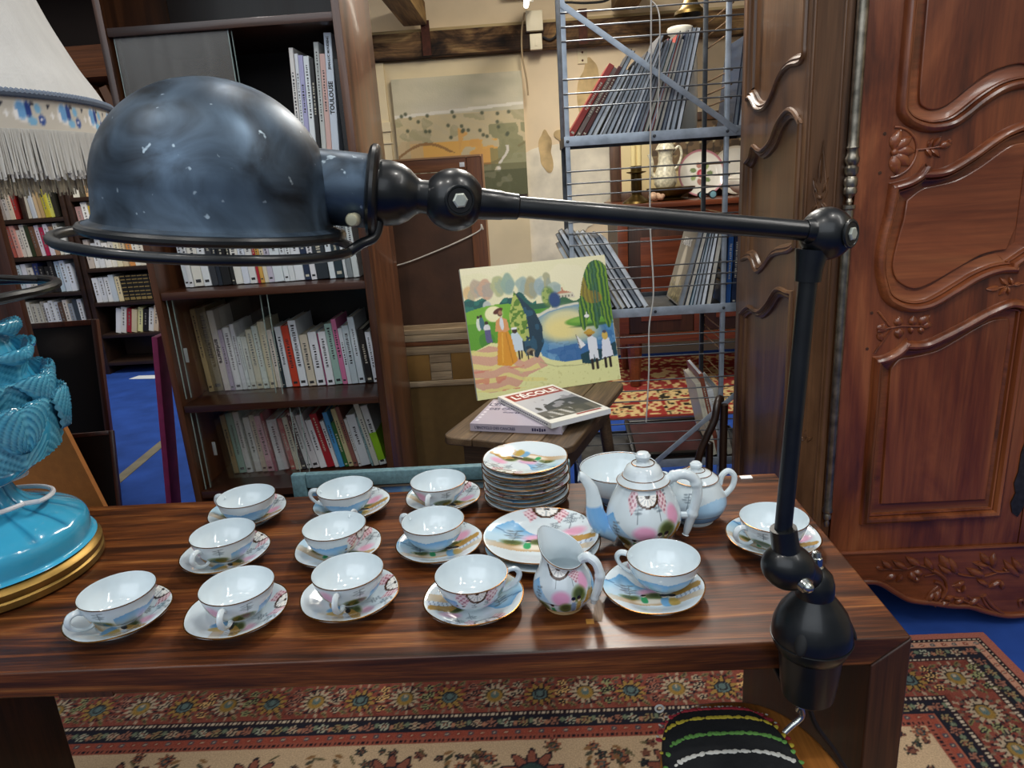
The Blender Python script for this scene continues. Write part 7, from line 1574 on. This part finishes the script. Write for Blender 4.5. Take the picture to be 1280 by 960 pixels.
STEMS_A = [([(0.9557, 0.2066), (0.9982, 0.2032), (1.0245, 0.2039), (1.0431, 0.2111), (1.0642, 0.2109), (1.0863, 0.2), (1.1073, 0.1835)], 0.0028), ([(1.0746, 0.177), (1.1073, 0.1835)], 0.0022), ([(1.0955, 0.1963), (1.1162, 0.1831), (1.136, 0.1617), (1.1427, 0.1326), (1.1316, 0.1042)], 0.006), ([(1.1046, 0.1592), (1.1232, 0.1501), (1.1361, 0.1289), (1.1312, 0.1084)], 0.005), ([(1.1672, 0.1814), (1.1946, 0.1719), (1.2441, 0.1686), (1.281, 0.1809)], 0.0028), ([(1.219, 0.2163), (1.2468, 0.2029), (1.2775, 0.1811), (1.3161, 0.1792), (1.3426, 0.1636)], 0.0034), ([(1.2517, 0.1066), (1.2814, 0.0677), (1.3213, 0.0343)], 0.006), ([(1.2451, 0.1028), (1.2653, 0.0685), (1.2948, 0.0461)], 0.004), ([(1.206, 0.1047), (1.2339, 0.0784), (1.2728, 0.0514)], 0.0035), ([(1.1655, 0.1026), (1.1932, 0.0929), (1.2202, 0.0749)], 0.0035), ([(1.1321, 0.1), (1.1196, 0.084), (1.1133, 0.0759)], 0.004), ([(1.117, 0.1422), (1.0978, 0.1225), (1.0865, 0.0939)], 0.004), ([(1.3581, 0.064), (1.354, 0.0808), (1.3641, 0.0845), (1.3694, 0.0717)], 0.004)]
LEAVES_A = [(0.9822, 0.2053, 0.0447, 0.0089, 2.385), (1.0246, 0.2031, 0.0549, 0.0088, 2.532), (1.0605, 0.2122, 0.0556, 0.0095, 2.517), (1.0953, 0.1984, 0.0486, 0.0097, 2.118), (0.9592, 0.2064, 0.0249, 0.0062, 2.81), (0.9924, 0.1893, 0.0341, 0.0085, -2.55), (1.0101, 0.1884, 0.0292, 0.0064, -2.051), (1.1461, 0.1978, 0.0604, 0.0121, 2.221), (1.1672, 0.1814, 0.0603, 0.0109, 2.065), (1.1514, 0.1813, 0.0531, 0.009, 2.483), (1.2438, 0.1706, 0.0603, 0.0103, 2.676), (1.2531, 0.2086, 0.0474, 0.0095, 2.229), (1.2651, 0.1959, 0.0483, 0.0097, 1.627), (1.2541, 0.2005, 0.0512, 0.0072, 2.838), (1.2411, 0.1922, 0.0265, 0.0053, 2.493), (1.0698, 0.1895, 0.0318, 0.0096, 3.091), (1.0608, 0.1736, 0.0215, 0.0075, -2.588), (1.0475, 0.1661, 0.0321, 0.0112, 2.001), (1.2242, 0.1594, 0.048, 0.0067, -0.638), (1.2915, 0.154, 0.0414, 0.0066, -2.529), (1.2915, 0.154, 0.0341, 0.0068, -1.34), (1.3012, 0.186, 0.0088, 0.0035, 2.324), (1.1896, 0.155, 0.0367, 0.0037, -2.727), (1.191, 0.1426, 0.0249, 0.005, -1.741), (1.1792, 0.1226, 0.0118, 0.0047, 2.326), (1.3426, 0.1636, 0.0779, 0.0093, 2.317), (1.3515, 0.1754, 0.0648, 0.0091, 2.205), (1.124, 0.0754, 0.0372, 0.0074, 0.415), (1.1697, 0.0815, 0.0326, 0.0065, 0.644), (1.2094, 0.0754, 0.0402, 0.008, 0.621), (1.1115, 0.0927, 0.043, 0.0086, 1.251), (1.1392, 0.0997, 0.0283, 0.0057, 0.174), (1.0901, 0.0938, 0.0386, 0.0077, 0.981)]
STEMS_D = [([(0.9387, 1.3497), (0.9637, 1.3509), (0.9929, 1.3534), (1.0102, 1.3565)], 0.0022), ([(0.9637, 1.3509), (0.9714, 1.3332)], 0.002), ([(0.89, 0.9096), (0.9245, 0.9141), (0.9433, 0.9163), (0.9688, 0.9148), (0.9911, 0.9135), (1.0067, 0.9159)], 0.0024), ([(1.1798, 1.0011), (1.2055, 1.0059), (1.2391, 1.0087)], 0.0022)]
LEAVES_D = [(0.9662, 1.3551, 0.0234, 0.0047, 1.077), (0.9781, 1.3543, 0.0293, 0.0059, 0.904), (0.9928, 1.3542, 0.0307, 0.0086, 0.144), (0.9728, 1.3489, 0.0328, 0.0066, -0.669), (0.9607, 1.3511, 0.0271, 0.006, -0.893), (1.0099, 1.3594, 0.0151, 0.0045, 0.79), (0.9369, 0.9167, 0.0263, 0.0111, 1.601), (0.9375, 0.9101, 0.0287, 0.0121, -1.424), (0.975, 0.9161, 0.0268, 0.0097, 1.724), (0.9675, 0.9116, 0.0185, 0.0063, -1.424), (0.9909, 0.9152, 0.0348, 0.0118, 0.865), (0.9943, 0.9133, 0.0298, 0.0095, 0.054), (0.9914, 0.9102, 0.0203, 0.0077, -1.156), (1.1812, 1.0026, 0.0339, 0.0075, -3.059), (1.2021, 1.0077, 0.0318, 0.0064, 2.441), (1.2115, 1.0072, 0.0229, 0.0046, 1.974), (1.2146, 1.007, 0.0199, 0.0044, 0.101), (1.1966, 1.0033, 0.0258, 0.0052, -2.158), (1.1997, 1.0031, 0.0219, 0.0044, -1.298)]
for pts, r in STEMS_A: stem(pts, r, apr)
for x, z, L, w, a in LEAVES_A: leaf2(x, z, L, w*1.15, a, .013).build('leaf', AWX, apr, ang=60)
for pts, r in STEMS_D: stem(pts, r, dr, YA-.002)
for x, z, L, w, a in LEAVES_D: leaf2(x, z, L, w*1.1, a, .010, YA-.0005).build('leaf', AWX, dr, ang=60)
# half rosettes on the hinge stile side of the door rails
cx_, cz_, R_ = .8835, 1.3475, .058
b = MB(); b.tube([(cx_+R_*math.cos(t), YA-.001, cz_+R_*math.sin(t)) for t in np.linspace(-math.pi/2, math.pi/2, 24)], .0032, 8); b.build('rosette_ring', AWX, dr)
for k in range(5):
    a = -1.30+k*.65; leaf2(cx_+.006*math.cos(a), cz_+.006*math.sin(a), .050, .015, a, .012, YA-.0005).build('rosette_petal', AWX, dr, ang=60)
b = MB(); b.sphere((cx_+.004, YA-.004, cz_), .0085, 14, 8, (1, .7, 1)); b.build('rosette_eye', AWX, dr)
vx = [(.8815, .9590), (.9205, .9110), (.8815, .8470)]
b = MB(); b.tube([(x, YA-.001, z) for x, z in vx], .0030, 8); b.build('spandrel_bead', AWX, dr)
for k, (a, L) in enumerate(((.1, .03), (.9, .028), (-.9, .03))): leaf2(.884, .908-.004*k, L, .009, a, .006, YA-.0005).build('leaf', AWX, dr, ang=60)
# lozenge carving on the canted post
b = MB(); nv = [(0, 1.385), (.0125, 1.29), (.017, 1.265), (0, 1.215), (-.017, 1.265), (-.0125, 1.29)]
b.tube([MC @ Vector((x, -.0012, z)) for x, z in nv], .0022, 6, closed=True); ap('carved_lozenge', b, AWS)
for xx, zz, L, a in ((0, 1.285, .075, 1.57), (-.006, 1.262, .04, 1.9), (.006, 1.262, .04, 1.24), (-.004, 1.240, .03, -2.2), (.004, 1.240, .03, -.94), (0, .60, .03, 1.57), (-.004, .595, .022, 2.3), (.004, .595, .022, .84), (0, 1.02, .03, 1.57)):
    bb = leaf2(xx, zz, L, .005, a, .005, 0); bb.v = [tuple(MC @ Vector(v)) for v in bb.v]; ap('carved_leaf', bb, AWS, ang=60)
b = MB(); b.sphere(MC @ Vector((0, -.002, 1.251)), .006, 12, 8); ap('carved_boss', b, AWS)
# pegs and pale scrapes
for x, z in ((.862, 1.392), (.858, 1.302), (.866, .955), (.862, .86)): b = MB(); b.lathe([(.0042, 0), (.0042, .0012), (0, .0016)], 10, T(x, YA, z) @ rotM('X', math.pi/2)); b.build('peg', AWD, dr)
# lock plate at the meeting edge
SC_ = mat('dark_steel', '#56524e', .42, .9, noise=(60, .25))
b = MB(); es_ = [(1.297, .545), (1.303, .575), (1.297, .61), (1.304, .64), (1.297, .66), (1.313, .68), (1.33, .66), (1.323, .64), (1.33, .61), (1.323, .575), (1.33, .545), (1.326, .49), (1.332, .46), (1.322, .43), (1.329, .40), (1.322, .372), (1.313, .352), (1.297, .366), (1.289, .395), (1.298, .425), (1.290, .455), (1.297, .49)]
b.prism([tuple(p) for p in es_][::-1], YA-.004, YA); b.build('escutcheon', SC_, dr)
d2 = dr.copy(); C.objects.link(d2); d2.scale = (-1, 1, 1); d2.location.x = 1.954      # right-hand door, mirrored
for ch in list(dr.children):
    if ch.name.startswith('escutcheon'): continue
    c_ = ch.copy(); C.objects.link(c_); c_.parent = d2
